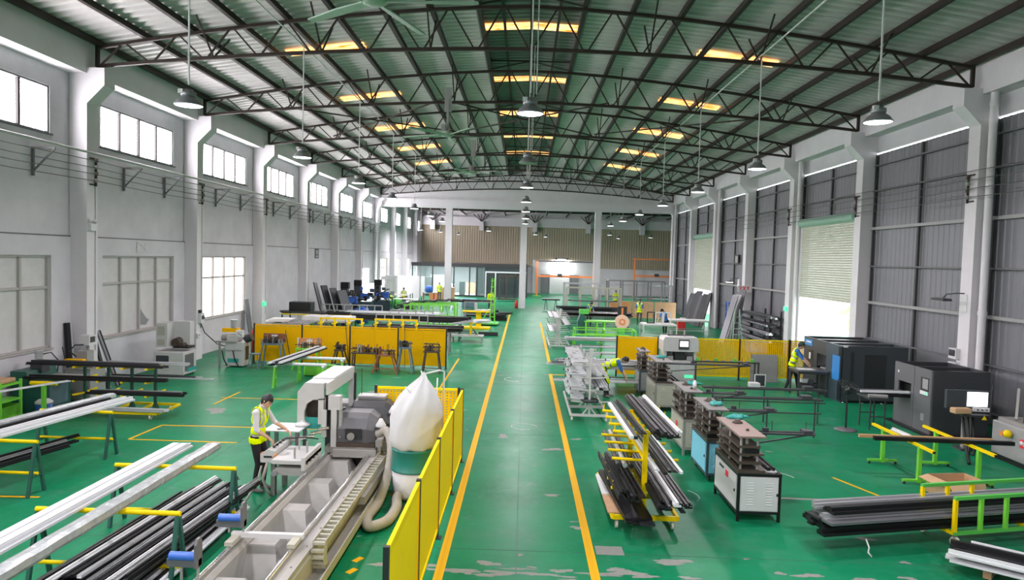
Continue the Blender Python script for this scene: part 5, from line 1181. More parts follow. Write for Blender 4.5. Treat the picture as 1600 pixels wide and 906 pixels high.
for i in range(n+1):
    u = i/n; x = -9.72+.86*u; y = 9.2+5.5*u
    vs += [(x+a*(1+R.uniform(-.03, .03)), y, .935+v*(1+R.uniform(-.02, .02))) for a, v in sec]
b.add(vs, [(i*k+j, i*k+(j+1) % k, (i+1)*k+(j+1) % k, (i+1)*k+j) for i in range(n) for j in range(k)]+[tuple(range(k)), tuple(range(n*k, n*k+k))])
o = b.build('wrapped_profile', 'film_wrap'); tag(o, 'profile in shiny film on the trestles at the left edge', 'profile'); ubar('profile_core', 'charcoal_alu', o, (-9.70, 9.3, .99), (-8.88, 14.6, .99), .15, .08)
row(4, ['step', 'u'], ['black_alu', 'silver_alu', 'charcoal_alu'], (-9.5, 9.6, .40), (-8.7, 13.2, .40), (.6, 0, 0), '%s profile on the lower bar of the left edge trestles', gp, 1, .07, .4)
row(3, ['step', 'u'], ['silver_alu', 'black_alu'], (-9.3, 9.3, .02), (-8.9, 11.1, .02), (.6, 0, 0), '%s profile on the floor under the left edge trestles', gp, 1, .07, .2)
prof('flat', 'white_alu', (-12.2, 13.4, .93), (-11.0, 16.5, .93), 'single white flat profile on the lime roller stand at left', None, 1.0)

# ------------------------------------------------------------------ machines and rack along the left wall
def roller_stand():
    t = thing('roller_stand', 'lime green roller stand beside the dark green machine', 'stand', (-11.55, 16.4, 0)); b = MB(); b.tube((-.32, 0, .88), (.32, 0, .88), .05, 14); b.build('roller', 'yellow_paint', t); ubox('post', 'green_lime', t, (0, 0, .44), (.08, .08, .84)); ubox('foot', 'green_lime', t, (0, .1, .05), (.12, .6, .08)); ubox('foot', 'green_lime', t, (.1, -.1, .05), (.6, .1, .08))
roller_stand()
def stamping_press():
    t = thing('stamping_press', 'dark green machine with air cylinder under the left window', 'machine', (-12.3, 17.5, 0))
    b = MB(); b.prism([(-.45, 0), (.35, 0), (.35, .80), (.0, .86), (-.05, 1.05), (-.45, 1.05)], -.6, .5, 'y'); b.build('body', 'green_dark', t); ubox('table', 'machine_grey', t, (.45, .1, .84), (.9, .6, .03)); b = MB(); b.tube((-.15, 0, 1.05), (-.15, 0, 1.45), .09, 14); b.tube((-.15, 0, 1.45), (-.15, 0, 1.5), .10, 14); b.build('air_cylinder', 'silver_alu', t); ubox('press_head', 'machine_dark', t, (-.12, 0, 1.08), (.3, .3, .24)); b = MB(); b.path([(-.1, .05, 1.4), (.1, .1, 1.45), (.25, .15, 1.25), (.2, .2, .95)], .015, 6); b.build('air_hose', 'rubber', t); ubox('control_foot', 'blue_steel', t, (.36, .0, .4), (.03, .7, .5))
stamping_press()
def lime_cart():
    t = thing('parts_cart', 'lime green parts cart at the left edge', 'cart', (-12.5, 16.1, 0))
    for z in (.12, .50, .88): ubox('shelf', 'green_lime', t, (0, 0, z), (.75, .7, .04))
    for x in (-.36, .36):
        for y in (-.33, .33): ubox('post', 'green_lime', t, (x, y, .52), (.05, .05, .9))
    for y in (-.33, .33): ubox('side_sheet', 'green_lime', t, (0, y, .25), (.72, .02, .24)); ubox('side_sheet', 'green_lime', t, (.36, 0, .25), (.02, .7, .24))
    for x in (-.3, .3):
        for y in (-.28, .28): caster(t, (x, y, 0), .05)
lime_cart()
b = MB(); b.box((0, 0, .06), (.6, .55, .1), .1, .02); tag(b.build('part_tray', 'plywood', None, (-12.5, 16.1, .9)), 'brown tray of parts on top of the lime parts cart', 'tray')
def bucket(): 
    t = thing('plastic_bucket', 'blue and white plastic bucket beside the lime parts cart', 'bucket', (-11.9, 16.9, 0)); b = MB(); b.lathe([(0, .0), (.16, 0), (.19, .28), (0, .28)], 18); b.build('bucket_body', 'blue_plastic', t); b = MB(); b.lathe([(0, .28), (.2, .28), (.2, .32), (.12, .38), (0, .39)], 18); b.build('lid', 'paper', t)
bucket()
def lean(name, m, x0, y0, x1, y1, h, w, d, label, cat='panel', z0=0.0, edge=None, group=None):
    """flat long thing leaning from the foot (x0,y0) to its head (x1,y1,h)"""
    t = thing(name, label, cat, (x0, y0, z0), 0, group); ubar('sheet', m, t, (0, 0, .01), (x1-x0, y1-y0, h), w, d)
    if edge: ubar('edge_strip', edge, t, (.02, w*.5+.01, .01), (x1-x0+.02, y1-y0+w*.5+.01, h), .03, d*1.1)
    return t
lean('tall_profile', 'black_alu', -12.72, 19.2, -12.86, 19.2, 2.05, .16, .08, 'tall black profile leaning on the left wall by the nearest pillar', 'profile', edge='white_alu')
lean('leaning_profile', 'charcoal_alu', -12.35, 20.3, -12.8, 20.2, 1.85, .10, .06, 'dark profile leaning on the wall beside the torn window, left', 'profile', edge='white_alu')
lean('leaning_profile', 'grey_alu', -12.30, 20.7, -12.8, 20.5, 1.7, .10, .06, 'grey profile leaning on the wall beside the torn window, right', 'profile', edge='black_alu')
def key_machine():
    t = thing('copy_router', 'grey machine with white display box by the nearest left pillar', 'machine', (-12.0, 18.7, 0)); b = MB(); b.bb(-.35, .35, -.35, .35, .05, .85, .015); b.build('cabinet', 'machine_grey', t); ubox('label_plate', 'teal', t, (.36, .0, .25), (.01, .45, .1)); 
    for q in range(4): ubox('label_mark', 'paper', t, (.368, -.15+q*.1, .25), (.004, .05, .06))
    ubox('table', 'dusty_steel', t, (0, 0, .88), (.7, .7, .06)); ubox('head', 'machine_grey', t, (-.05, .05, 1.18), (.3, .3, .35)); ubox('yellow_beam', 'fence_yellow', t, (-.1, -.3, 1.1), (.5, .16, .12)); ubox('display_box', 'white_paint', t, (-.1, .25, 1.62), (.26, .3, .28)); ubox('display', 'machine_dark', t, (.04, .25, 1.64), (.01, .2, .16)); ubox('display_post', 'machine_grey', t, (-.1, .25, 1.4), (.06, .06, .3)); ubar('lever', 'black_plastic', t, (-.3, -.35, 1.0), (-.38, -.4, 1.5), .02, .02); b = MB(); b.path([(-.2, -.1, 1.2), (-.32, -.2, 1.35), (-.3, 0, 1.5), (-.12, .1, 1.5)], .02, 6); b.build('hose', 'rubber', t); b = MB(); b.tube((.1, -.1, .9), (.3, -.1, 1.05), .08, 10); b.build('motor', 'dusty_steel', t)
key_machine()
def end_mill():
    t = thing('end_milling_machine', 'grey end milling machine with tall white cover by the second pillar', 'machine', (-11.65, 22.9, 0))
    b = MB(); b.bb(-.5, .5, -.45, .45, .06, .82, .015); b.build('cabinet', 'machine_white', t); ubox('cabinet_recess', 'machine_dark', t, (-.2, -.455, .5), (.42, .012, .4)); ubox('side_recess', 'hood_grey', t, (.505, -.05, .45), (.012, .6, .55)); ubox('label_plate', 'teal', t, (.51, .1, .2), (.01, .6, .12))
    b = MB(); b.prism([(-.5, .95), (-.12, .95), (-.12, 1.75), (-.5, 1.75)], -.3, .45, 'y'); b.bb(-.12, .42, .15, .45, 1.0, 1.78); b.build('cover', 'machine_white', t); ubox('vent', 'machine_beige', t, (-.32, -.306, 1.5), (.24, .01, .3)); ubox('vent', 'machine_beige', t, (-.32, -.306, 1.12), (.24, .01, .2))
    b = MB(); b.tube((.05, -.1, 1.08), (.05, .3, 1.12), .15, 12); b.tube((.25, -.1, 1.0), (.25, .2, 1.0), .08, 10); b.build('spindle', 'brown_steel', t); ubox('table', 'black_alu', t, (.3, 0, .95), (.5, .5, .05))
    for x in (-.42, .42):
        for y in (-.36, .36): caster(t, (x, y, 0), .03, 'rubber')
end_mill()
for i, (x, y, z, l) in enumerate(((-12.35, 24.55, 0, 'pale woven sack at the foot of the second left pillar, lower'), (-12.4, 24.6, .34, 'pale woven sack at the foot of the second left pillar, upper'))):
    b = MB(); b.lathe([(0, 0), (.26, .01), (.32, .1), (.30, .28), (.2, .36), (.06, .38), (0, .38)], 16); R = random.Random(i+3); b.v = [(v[0]*R.uniform(.9, 1.1), v[1]*1.2*R.uniform(.9, 1.1), v[2]) for v in b.v]; tag(b.build('sack', 'sack', None, (x, y, z)), l, 'sack')
def corner_saw():
    t = thing('corner_saw', 'small white sawing machine at the left end of the far yellow fence', 'machine', (-10.55, 25.0, 0))
    b = MB(); b.bb(-.2, .48, -.3, .35, .05, .92, .015); b.build('cabinet', 'machine_white', t); ubox('side_vent', 'machine_dark', t, (.485, 0, .5), (.01, .3, .5)); ubox('label_plate', 'teal', t, (.1, -.306, .25), (.4, .008, .14)); ubox('front_frame', 'machine_grey', t, (-.4, -.3, .45), (.06, .06, .9)); ubar('front_bar', 'machine_grey', t, (-.42, -.3, .62), (.4, -.3, .62), .04, .04); ubox('table', 'machine_grey', t, (-.15, -.1, .92), (.75, .5, .06))
    b = MB(); b.tube((-.4, -.05, 1.02), (.15, -.1, 1.08), .12, 12); b.build('saw_motor', 'dusty_steel', t); ubox('head_cover', 'machine_white', t, (.05, -.1, 1.05), (.4, .35, .2)); ubox('control_panel', 'paper', t, (.3, -.2, 1.22), (.25, .12, .25)); 
    for k in range(3): ubox('panel_button', 'black_plastic' if k else 'red', t, (.26+k*.05, -.264, 1.25-.04*k), (.03, .01, .03))
    b = MB(); b.tube((0, 0, 1.4), (0, 0, 1.66), .12, 14); b.tube((0, 0, 1.66), (0, 0, 1.7), .13, 14); b.build('air_cylinder', 'silver_alu', t); ubox('cylinder_bridge', 'fence_yellow', t, (-.1, 0, 1.32), (.6, .2, .14)); b = MB(); b.tube((.42, 0, 1.0), (.66, 0, 1.1), .16, 14); b.build('blade_guard', 'machine_dark', t)
    for x in (-.3, .1): b = MB(); b.path([(x, -.32, .6), (x+.08, -.36, .3), (x+.2, -.34, .06)], .02, 6); b.build('hose', 'rubber', t)
corner_saw()
lean('leaning_strip', 'grey_alu', -12.5, 31.6, -12.8, 31.6, 2.0, .45, .05, 'grey strips leaning on the wall beside the bright window', 'panel')
def green_rack():
    t = thing('profile_rack', 'dark green wheeled rack with yellow arms by the left wall', 'rack', (-10.1, 17.2, 0))
    for i, x in enumerate((-.95, -.35, .25, .85)):
        ubox('post', 'green_dark', t, (x, 0, .70), (.06, .06, 1.14))
        b = MB(); b.prism([(-.16, .14), (.16, .14), (.03, .34), (-.03, .34)], -.02, .02, 'x'); b.build('post_gusset', 'green_dark', t, (x, 0, 0))
        for z in (.52, .86, 1.2):
            for s in (-1, 1): ubar('arm', 'yellow_paint', t, (x, 0, z), (x, s*.48, z+.03), .04, .04)
    ubar('top_beam', 'green_dark', t, (-1.0, 0, 1.29), (.9, 0, 1.29), .06, .06)
    for y in (-.55, .55): ubar('base_bar', 'yellow_paint', t, (-1.3, y, .16), (1.2, y, .16), .05, .06)
    for x in (-1.3, -.65, -.05, .55, 1.2): ubar('base_bar', 'yellow_paint', t, (x, -.55, .16), (x, .55, .16), .05, .05)
    for x in (-1.1, 1.0):
        for y in (-.5, .5): caster(t, (x, y, 0), .065)
green_rack()
gp = 'profiles on the dark green rack'
row(3, ['big', 'step'], ['black_alu', 'charcoal_alu', 'black_alu'], (-12.3, 16.95, 1.25), (-9.0, 16.95, 1.25), (0, .34, 0), '%s profile on the top arms of the dark green rack, near side', gp, 1, .07, .15)
row(2, ['big', 'step'], ['silver_alu', 'white_alu'], (-10.7, 17.4, 1.25), (-8.6, 17.4, 1.25), (0, .3, 0), '%s profile on the top arms of the dark green rack, far side', gp, 1, .07, .15)
row(3, ['step', 'big'], ['black_alu', 'silver_alu', 'black_alu'], (-12.2, 16.9, .90), (-9.1, 16.9, .90), (0, .34, 0), '%s profile on the middle arms of the dark green rack, near side', gp, 1, .07, .3)
row(3, ['small', 'step'], ['silver_alu', 'charcoal_alu'], (-10.3, 17.45, .90), (-7.9, 17.45, .90), (0, .34, 0), '%s profile on the middle arms of the dark green rack, far side', gp, 1, .07, .5)
row(4, ['big', 'step', 'u'], ['black_alu', 'charcoal_alu', 'silver_alu'], (-10.6, 16.95, .56), (-8.4, 16.95, .56), (0, .42, 0), '%s profile on the low arms of the dark green rack, near side', gp, 1, .07, .2)
row(2, ['flat', 'step'], ['silver_alu', 'white_alu'], (-11.2, 16.75, .2), (-8.75, 16.7, .2), (0, .26, 0), '%s profile on the base of the dark green rack', gp, 1, .07, .1)

# ------------------------------------------------------------------ far yellow fence with jig stands before it
fence('long yellow fence behind the row of jig stands', (-10.1, 25.75), (-2.85, 25.75), 4, 'fence_yellow', splits=2)
def jig(t, x0, x1, z, n, mats, seed, y=0.0):
    R = random.Random(seed); n = int(n*1.5); mats = mats+['brown_steel', 'black_alu']
    for y_ in (-.13, .13): ubar('jig_rail', 'brown_steel', t, (x0-.03, y_, z+.13), (x1+.03, y_, z+.13), .03, .03)
    for k in range(n):
        x = x0+(x1-x0)*(k+.5)/n; h = R.uniform(.12, .28); w = (x1-x0)/n*R.uniform(.4, .8)
        if R.random() < .4:
            b = MB(); b.tube((0, 0, 0), (0, 0, h*1.2), w*.35, 8); b.tube((0, 0, h*1.2), (0, 0, h*1.2+.03), w*.5, 8); b.build('jig_pin', R.choice(mats), t, (x, y+R.uniform(-.1, .1), z))
        else: ubox('jig_block', R.choice(mats), t, (x, y+R.uniform(-.1, .1), z+h/2), (w*1.2, R.uniform(.10, .26), h))
def jig_stand(x0, x1, y, z, m, label, n, mats, seed, rails=True, splay=.12, board=None, cat='stand'):
    t = thing('jig_stand', label, cat, ((x0+x1)/2, y, 0), 0, 'jig stands'); L = (x1-x0)/2
    ubox('table_top', m, t, (0, 0, z-.025), (2*L, .42, .05))
    for s in (-1, 1):
        for q in (-1, 1): ubar('leg', m, t, (s*(L-.04)+s*splay, q*(.17+splay*.8), 0), (s*(L-.06), q*.15, z-.04), .045, .045)
        if rails: ubar('stretcher', m, t, (s*(L-.04)+s*splay*.75, -(.17+splay*.6), .2), (s*(L-.04)+s*splay*.75, .17+splay*.6, .2), .03, .03)
    if rails: ubar('stretcher', m, t, (-(L-.04)-splay*.75, -(.17+splay*.6), .2), (L-.04+splay*.75, -(.17+splay*.6), .2), .03, .03)
    if board:
        ubox('back_board', board, t, (0, .2, z+.16), (2*L+.1, .03, .34)); ubox('paper_label', 'paper', t, (.0, .18, z+.24), (.22, .006, .09))
    jig(t, -L, L, z, n, mats, seed)
    if cat == 'frame':
        ubar('jig_rail', 'brown_steel', t, (-L, -.12, z+.26), (L, -.12, z+.26), .04, .04)
    return t
jig_stand(-9.45, -8.72, 24.9, .90, 'blue_steel', 'blue-grey jig stand with brown board, left end of the far fence', 9, ['brown_steel', 'rust', 'dusty_steel'], 1, board='rust')
jig_stand(-8.15, -7.35, 24.75, .78, 'green_lime', 'lime green table with orange board and white parts by the fence', 6, ['paper', 'paper', 'orange_board', 'dusty_steel'], 2, board='orange_board')
jig_stand(-6.85, -6.5, 25.1, .72, 'brown_steel', 'small dark jig stand on thin splayed legs before the fence', 6, ['brown_steel', 'dusty_steel', 'black_alu'], 3, splay=.16)
jig_stand(-6.15, -5.2, 24.85, .68, 'brown_steel', 'long dark jig table with rusty tooling before the fence', 12, ['brown_steel', 'rust', 'dusty_steel', 'rust'], 4, splay=.02)
jig_stand(-5.15, -4.55, 24.45, .68, 'rust', 'rusty orange jig trestle with splayed legs before the fence', 8, ['rust', 'brown_steel', 'dusty_steel'], 5, splay=.18)
jig_stand(-4.42, -4.0, 24.75, .92, 'blue_steel', 'narrow blue-grey jig stand before the fence post', 4, ['blue_steel', 'brown_steel', 'machine_dark'], 6, splay=.12)
jig_stand(-3.55, -2.98, 24.85, .80, 'brown_steel', 'dark jig stand at the right end of the far fence', 7, ['brown_steel', 'machine_dark', 'dusty_steel'], 7, splay=.08, cat='frame')
for i, (x, y) in enumerate(((-9.7, 24.6),)):
    t = thing('stool', 'small blue-grey stool beside the blue-grey jig stand', 'stool', (-9.55, 24.45, 0)); ubox('seat', 'blue_steel', t, (0, 0, .55), (.32, .3, .03))
    for sx in (-1, 1):
        for sy in (-1, 1): ubar('leg', 'blue_steel', t, (sx*.2, sy*.18, 0), (sx*.12, sy*.11, .54), .03, .03)
for a, l in (((-8.6, 25.55, 0, -8.9, 25.68, 1.3), 'thin dark rod leaning on the far fence, left'), ((-6.45, 25.55, 0, -6.65, 25.68, 1.75), 'thin dark rod leaning on the far fence, middle'), ((-4.35, 25.5, 0, -4.42, 25.66, 1.75), 'thin dark rod leaning on the far fence, right')):
    b = MB(); b.tube(a[:3], a[3:], .012, 6); tag(b.build('leaning_rod', 'black_plastic'), l, 'rod')
def pad_trestle(x0, x1, y, z, label):
    t = thing('sawhorse', label, 'trestle', ((x0+x1)/2, y, 0)); L = (x1-x0)/2
    b = MB(); b.tube((-L, 0, z-.05), (L, 0, z-.05), .05, 10); b.build('padded_bar', 'paper', t)
    for s in (-1, 1):
        for q in (-1, 1): ubar('leg', 'green_lime', t, (s*(L-.1)+s*.02, q*.14, 0), (s*(L-.1), q*.02, z-.1), .055, .05)
        ubar('leg_brace', 'green_lime', t, (s*(L-.1), -.1, .3), (s*(L-.1), .1, .3), .035, .035); b = MB(); b.lathe([(0, -.08), (.06, -.08), (.07, .0), (0, .02)], 10); b.build('wrapping', 'paper', t, (s*(L-.1), 0, z-.08))
pad_trestle(-7.75, -6.05, 21.2, .80, 'lime green trestle with white padded bar, front of the pair')
pad_trestle(-7.35, -5.75, 22.3, .84, 'lime green trestle with white padded bar, rear of the pair')
gp = 'profiles on the padded trestles'
row(4, ['step', 'u'], ['charcoal_alu', 'white_alu', 'black_alu', 'silver_alu'], (-7.35, 20.3, .83), (-7.0, 23.9, .87), (.34, 0, 0), '%s profile across the padded lime trestles', gp, 2, .06, .15)
b = MB(); b.box((0, 0, .17), (1.0, .4, .34), 0, .02); o = b.build('parts_bin', 'green_lime', None, (-6.95, 23.55, .02)); tag(o, 'lime green parts bin under the lime table', 'bin'); ubox('bin_rim', 'green_bright', o, (0, 0, .35), (1.02, .42, .02))
b = MB(); b.lathe([(0, 0), (.16, .01), (.2, .12), (.15, .24), (.05, .27), (0, .27)], 12); b.v = [(v[0]*random.uniform(.85, 1.15), v[1]*random.uniform(.85, 1.15), v[2]) for v in b.v]; tag(b.build('plastic_bag', 'sack', None, (-6.25, 23.5, 0)), 'crumpled pale plastic bag beside the lime parts bin', 'bag')
# ------------------------------------------------------------------ white rack carts and silver bars right of the aisle
def white_cart(x, y, n, label, h=1.5, ext=.5):
    t = thing('profile_cart', label, 'cart', (x, y, 0))
    L = (n-1)*1.05
    for k in range(n):
        ubox('base_beam', 'machine_white', t, (0, k*1.05, .16), (1.0, .06, .06)); ubox('post', 'machine_white', t, (0, k*1.05, h/2+.15), (.05, .05, h))
        for s in (-1, 1): ubar('post_strut', 'machine_white', t, (s*.18, k*1.05, .18), (s*.02, k*1.05, .38), .035, .035)
        for z in (.5, .82, 1.14, 1.46):
            for s in (-1, 1):
                ubar('arm', 'machine_white', t, (0, k*1.05, z), (s*ext, k*1.05, z+.03), .03, .03); ubox('arm_tip', 'black_plastic', t, (s*(ext+.01), k*1.05, z+.035), (.03, .04, .05))
    for x_ in (-.48, .48): ubar('side_beam', 'machine_white', t, (x_, 0, .16), (x_, L, .16), .05, .05)
    o = ubox('end_panel', 'machine_white', t, (-.03, .03, 1.45), (.10, .02, .95)); o.rotation_euler = (0, .1, 0)
    for x_ in (-.45, .45):
        for y_ in (0, L): caster(t, (x_, y_, 0), .06)
white_cart(1.80, 18.0, 4, 'white wheeled rack stacked with white panels beside the aisle')
R_ = random.Random(21)
gp = 'white panels on the white rack'
for lv, z in enumerate((.54, .86, 1.18, 1.50)):
    for k in range(4):
        y0 = 18.05+k*.8; w = R_.uniform(.32, .46)
        for j in range(2):
            t = thing('aluminium_sheet', 'white notched panel, %s level of the white rack, %s from the front, %s one' % (['lowest', 'second', 'third', 'top'][lv], ORDS[k], ['lower', 'upper'][j]), 'panel', (1.52+R_.uniform(-.04, .04), y0+.35, z+.035*j+.012), R_.uniform(-.06, .06), gp)
            ubox('sheet', 'white_alu', t, (0, 0, 0), (w, .72, .02))
            for q in range(3): ubox('notch', 'black_plastic' if (k+q+j) % 2 else 'grey_alu', t, (R_.uniform(-.15, .15), R_.uniform(-.3, .3), .012), (R_.uniform(.03, .10), R_.uniform(.03, .07), .008))
row(5, ['step', 'u'], ['white_alu', 'silver_alu', 'black_alu', 'silver_alu'], (2.08, 17.95, .86), (2.08, 21.6, .86), (.38, 0, 0), '%s profile on the right arms of the white rack', 'profiles on the white rack', 2, .06, .15)
row(4, ['step', 'u'], ['silver_alu', 'white_alu'], (2.08, 18.2, 1.18), (2.08, 21.6, 1.18), (.36, 0, 0), '%s profile on the upper right arms of the white rack', 'profiles on the white rack', 1, .06, .2)
row(6, ['plank'], ['charcoal_alu', 'grey_alu', 'black_alu'], (1.62, 18.0, .54), (1.98, 18.05, .54), (0, .4, 0), '%s short plate on the low arms of the white rack', 'profiles on the white rack', 1, .06, .05)
def bar_table(x0, x1, y0, y1, z, m, label, legs='green_lime'):
    t = thing('support_table', label, 'table', ((x0+x1)/2, (y0+y1)/2, 0)); L, D = (x1-x0)/2, (y1-y0)/2
    for y in (-D, D): ubar('long_rail', m, t, (-L, y, z-.03), (L, y, z-.03), .05, .05)
    for x in (-L, 0, L): ubar('cross_rail', m, t, (x, -D, z-.03), (x, D, z-.03), .05, .05)
    for x in (-L, L):
        for y in (-D, D): ubox('leg', legs, t, (x, y, (z-.05)/2), (.06, .06, z-.05))
    for y in (-D, D): ubar('stretcher', m, t, (-L, y, .25), (L, y, .25), .04, .04)
    return t
bar_table(1.75, 4.0, 22.6, 23.6, .72, 'machine_grey', 'low grey support table under the silver bars', 'machine_grey')
row(9, ['step', 'small', 'u'], ['silver_alu', 'silver_alu', 'white_alu', 'grey_alu'], (1.15, 23.1, .72), (4.3, 23.1, .72), (0, 1.0, 0), '%s bar on the low grey table', 'silver bars behind the white rack', 2, .09, .35)
row(6, ['step', 'u'], ['silver_alu', 'white_alu', 'silver_alu'], (1.3, 22.1, .35), (4.1, 22.1, .35), (0, .5, 0), '%s bar low beside the grey table', 'silver bars behind the white rack', 1, .09, .3)
def post_rack(x0, x1, y, z, n, m, label, arms=(.45, .8, 1.1), d=.4):
    t = thing('profile_rack', label, 'rack', ((x0+x1)/2, y, 0)); L = (x1-x0)/2
    ubar('top_beam', m, t, (-L-.05, 0, z), (L+.05, 0, z), .07, .06); ubar('base_beam', m, t, (-L-.05, 0, .08), (L+.05, 0, .08), .07, .06)
    for k in range(n):
        x = -L+2*L*k/(n-1); ubox('post', m, t, (x, 0, z/2), (.07, .07, z)); ubar('foot', m, t, (x, -.45, .05), (x, .45, .05), .06, .05)
        for a in arms:
            for s in (-1, 1): ubar('arm', m, t, (x, 0, a), (x, s*d, a+.08), .045, .045)
    return t
post_rack(2.1, 4.4, 28.6, 1.15, 3, 'green_lime', 'lime and yellow rack of silver profiles behind the short yellow fence', (.3, .55, .8))
row(4, ['step', 'tube'], ['silver_alu', 'white_alu'], (1.9, 28.35, .92), (4.7, 28.35, .92), (0, .34, 0), '%s profile on the top arms of the lime rack', 'silver profiles on the lime rack', 2, .08, .25)
row(4, ['step', 'tube'], ['silver_alu', 'grey_alu'], (2.0, 28.3, .66), (4.6, 28.3, .66), (0, .34, 0), '%s profile on the middle arms of the lime rack', 'silver profiles on the lime rack', 1, .08, .25)
row(4, ['step', 'tube'], ['silver_alu', 'grey_alu'], (2.0, 28.3, .40), (4.6, 28.3, .40), (0, .34, 0), '%s profile on the low arms of the lime rack', 'silver profiles on the lime rack', 1, .08, .25)
white_cart(1.75, 32.6, 4, 'second white wheeled rack farther along the aisle', 1.5)
row(4, ['flat', 'step'], ['white_alu', 'grey_alu', 'silver_alu'], (1.48, 32.4, 1.50), (1.48, 36.0, 1.50), (.4, 0, 0), '%s profile on the left of the farther white rack', 'profiles on the farther white rack', 1, .06, .2)
row(4, ['flat', 'step'], ['charcoal_alu', 'white_alu', 'silver_alu'], (2.05, 32.4, 1.18), (2.05, 36.0, 1.18), (.4, 0, 0), '%s profile on the right of the farther white rack', 'profiles on the farther white rack', 1, .06, .2)
row(4, ['flat', 'step'], ['white_alu', 'silver_alu'], (1.48, 32.4, .86), (1.48, 35.8, .86), (.4, 0, 0), '%s profile lower on the farther white rack', 'profiles on the farther white rack', 1, .06, .2)
# reel machine and tables
bar_table(2.6, 5.6, 34.2, 35.4, .82, 'green_lime', 'lime green assembly table behind the silver profile rack')
def reel():
    t = thing('tape_reel_stand', 'stand with large pale reel with orange core', 'reel', (5.3, 37.0, 0)); ubox('stand', 'green_bright', t, (0, .1, .45), (.3, .3, .9)); ubox('guard', 'frame_black', t, (0, .05, 1.6), (.5, .06, .45)); ubox('guard_arm', 'orange_paint', t, (0, 0, 1.5), (.1, .05, .5))
    b = MB(); b.tube((0, -.06, 1.0), (0, .06, 1.0), .38, 30); mat('reel_pale', (.78, .52, .40), .6); b.build('reel_disc', 'reel_pale', t)
    b = MB(); b.tube((0, -.10, 1.0), (0, -.06, 1.0), .17, 20); b.build('reel_core', 'orange_paint', t); b = MB(); b.tube((0, -.12, 1.0), (0, -.10, 1.0), .09, 16); b.build('reel_hub', 'reel_pale', t)
reel()
def green_machine():
    t = thing('gluing_machine', 'green machine frame left of the large pale reel', 'machine', (3.9, 37.6, 0)); ubox('table', 'green_lime', t, (.4, 0, .95), (2.0, .8, .06))
    for x in (-.5, .1, .5, 1.3):
        for y in (-.35, .35): ubox('leg', 'green_lime', t, (x, y, .46), (.08, .08, .92))
    b = MB(); b.prism([(-.9, .3), (-.5, .2), (-.4, .8), (-.6, 1.3), (-.8, 1.35), (-.95, .9)], -.3, .3, 'y'); b.build('body', 'green_dark', t); ubox('head', 'green_bright', t, (-.6, 0, 1.45), (.5, .4, .25)); ubar('lower_rail', 'green_lime', t, (-.5, -.35, .3), (1.3, -.35, .3), .06, .06); ubox('work_tray', 'machine_dark', t, (.1, -.1, .5), (.9, .5, .05))
green_machine()
bar_table(2.0, 6.5, 42.0, 43.4, .85, 'machine_dark', 'dark long table with black beams across the hall', 'machine_grey')
row(4, ['big', 'plank'], ['black_alu', 'charcoal_alu', 'black_alu'], (2.0, 42.7, .85), (6.4, 42.7, .85), (0, 1.2, 0), '%s long beam on the dark table', 'black beams on the dark table', 2, .13, .4, 1.5)
bar_table(2.8, 6.6, 46.8, 48.0, .8, 'machine_dark', 'second dark table farther behind the black beams', 'machine_grey')
row(4, ['big', 'plank'], ['black_alu', 'charcoal_alu', 'black_alu'], (2.6, 47.4, .8), (6.4, 47.4, .8), (0, 1.0, 0), '%s long beam on the second dark table', 'black beams on the second dark table', 2, .13, .4, 1.5)
# grey tube frames on wheels
def tube_frame(x0, x1, y, z, d, label, m='silver_alu', mids=2):
    t = thing('glazing_trolley', label, 'frame', (x0, y, 0)); L = x1-x0
    for yy in (0, d):
        for z_ in (.14, z): ubar('rail', m, t, (0, yy, z_), (L, yy, z_), .08, .08)
        for k in range(mids+2): ubox('post', m, t, (L*k/(mids+1), yy, z/2+.05), (.10, .10, z-.1))
    for x in (0, L):
        for z_ in (.14, z): ubar('end_rail', m, t, (x, 0, z_), (x, d, z_), .07, .07)
    ubar('mid_rail', m, t, (0, 0, z*.55), (L, 0, z*.55), .05, .05)
    for x in (.1, L-.1):
        for yy in (0, d): caster(t, (x, yy, 0), .06, 'rubber')
tube_frame(3.3, 12.0, 56.0, 2.35, 1.4, 'long low grey tube frame before the far beam', 'silver_alu')
tube_frame(6.5, 10.8, 53.2, 2.75, 1.2, 'tall grey tube frame in front of the orange boards', 'grey_alu', mids=3)
tube_frame(3.2, 7.2, 51.2, 2.2, 1.0, 'yellowish tube frame holding black profiles far right of the aisle', 'machine_beige', 3)
row(4, ['step', 'u'], ['black_alu', 'grey_alu'], (3.4, 51.25, 1.235), (6.8, 51.25, 1.235), (0, .3, 0), '%s profile in the yellowish tube frame', 'profiles in the tube frame', 1, .1, .2, 1.3)
for i, x in enumerate((7.3, 9.0, 10.7)): tag(ubox('plywood_sheet', ['orange_board', 'plywood', 'plywood'][i], None, (x, 52.3, .62), (1.6, .12, 1.25)), 'upright %s board behind the workers, %s of three' % (['orange', 'brown', 'brown'][i], ['left', 'middle', 'right'][i]), 'board')
for i in range(6):
    y = 45.8+i*.9; lean('glazing_sheet', ['charcoal_alu', 'black_alu', 'slate'][i % 3], 11.75-.1*(i % 2), y, 12.38, y+.25, 2.3-.12*(i % 3), .7, .06, 'dark glazed panel leaning on the right wall, %s from the front' % ORDS[i], 'panel', edge='grey_alu', group='dark panels leaning on the right wall')
t = thing('trestle_load', 'dark profile pair resting on two small grey trestles near the far beam', 'trestle', (2.3, 58.2, 0)); ubox('load', 'black_alu', t, (0, 0, .86), (1.5, .3, .10)); ubox('load', 'silver_alu', t, (0, -.02, .94), (1.5, .25, .05))
for x in (-.42, .42):
    for q in (-1, 1): ubar('leg', 'slate_blue', t, (x+q*.14, 0, 0), (x+q*.03, 0, .82), .05, .05)
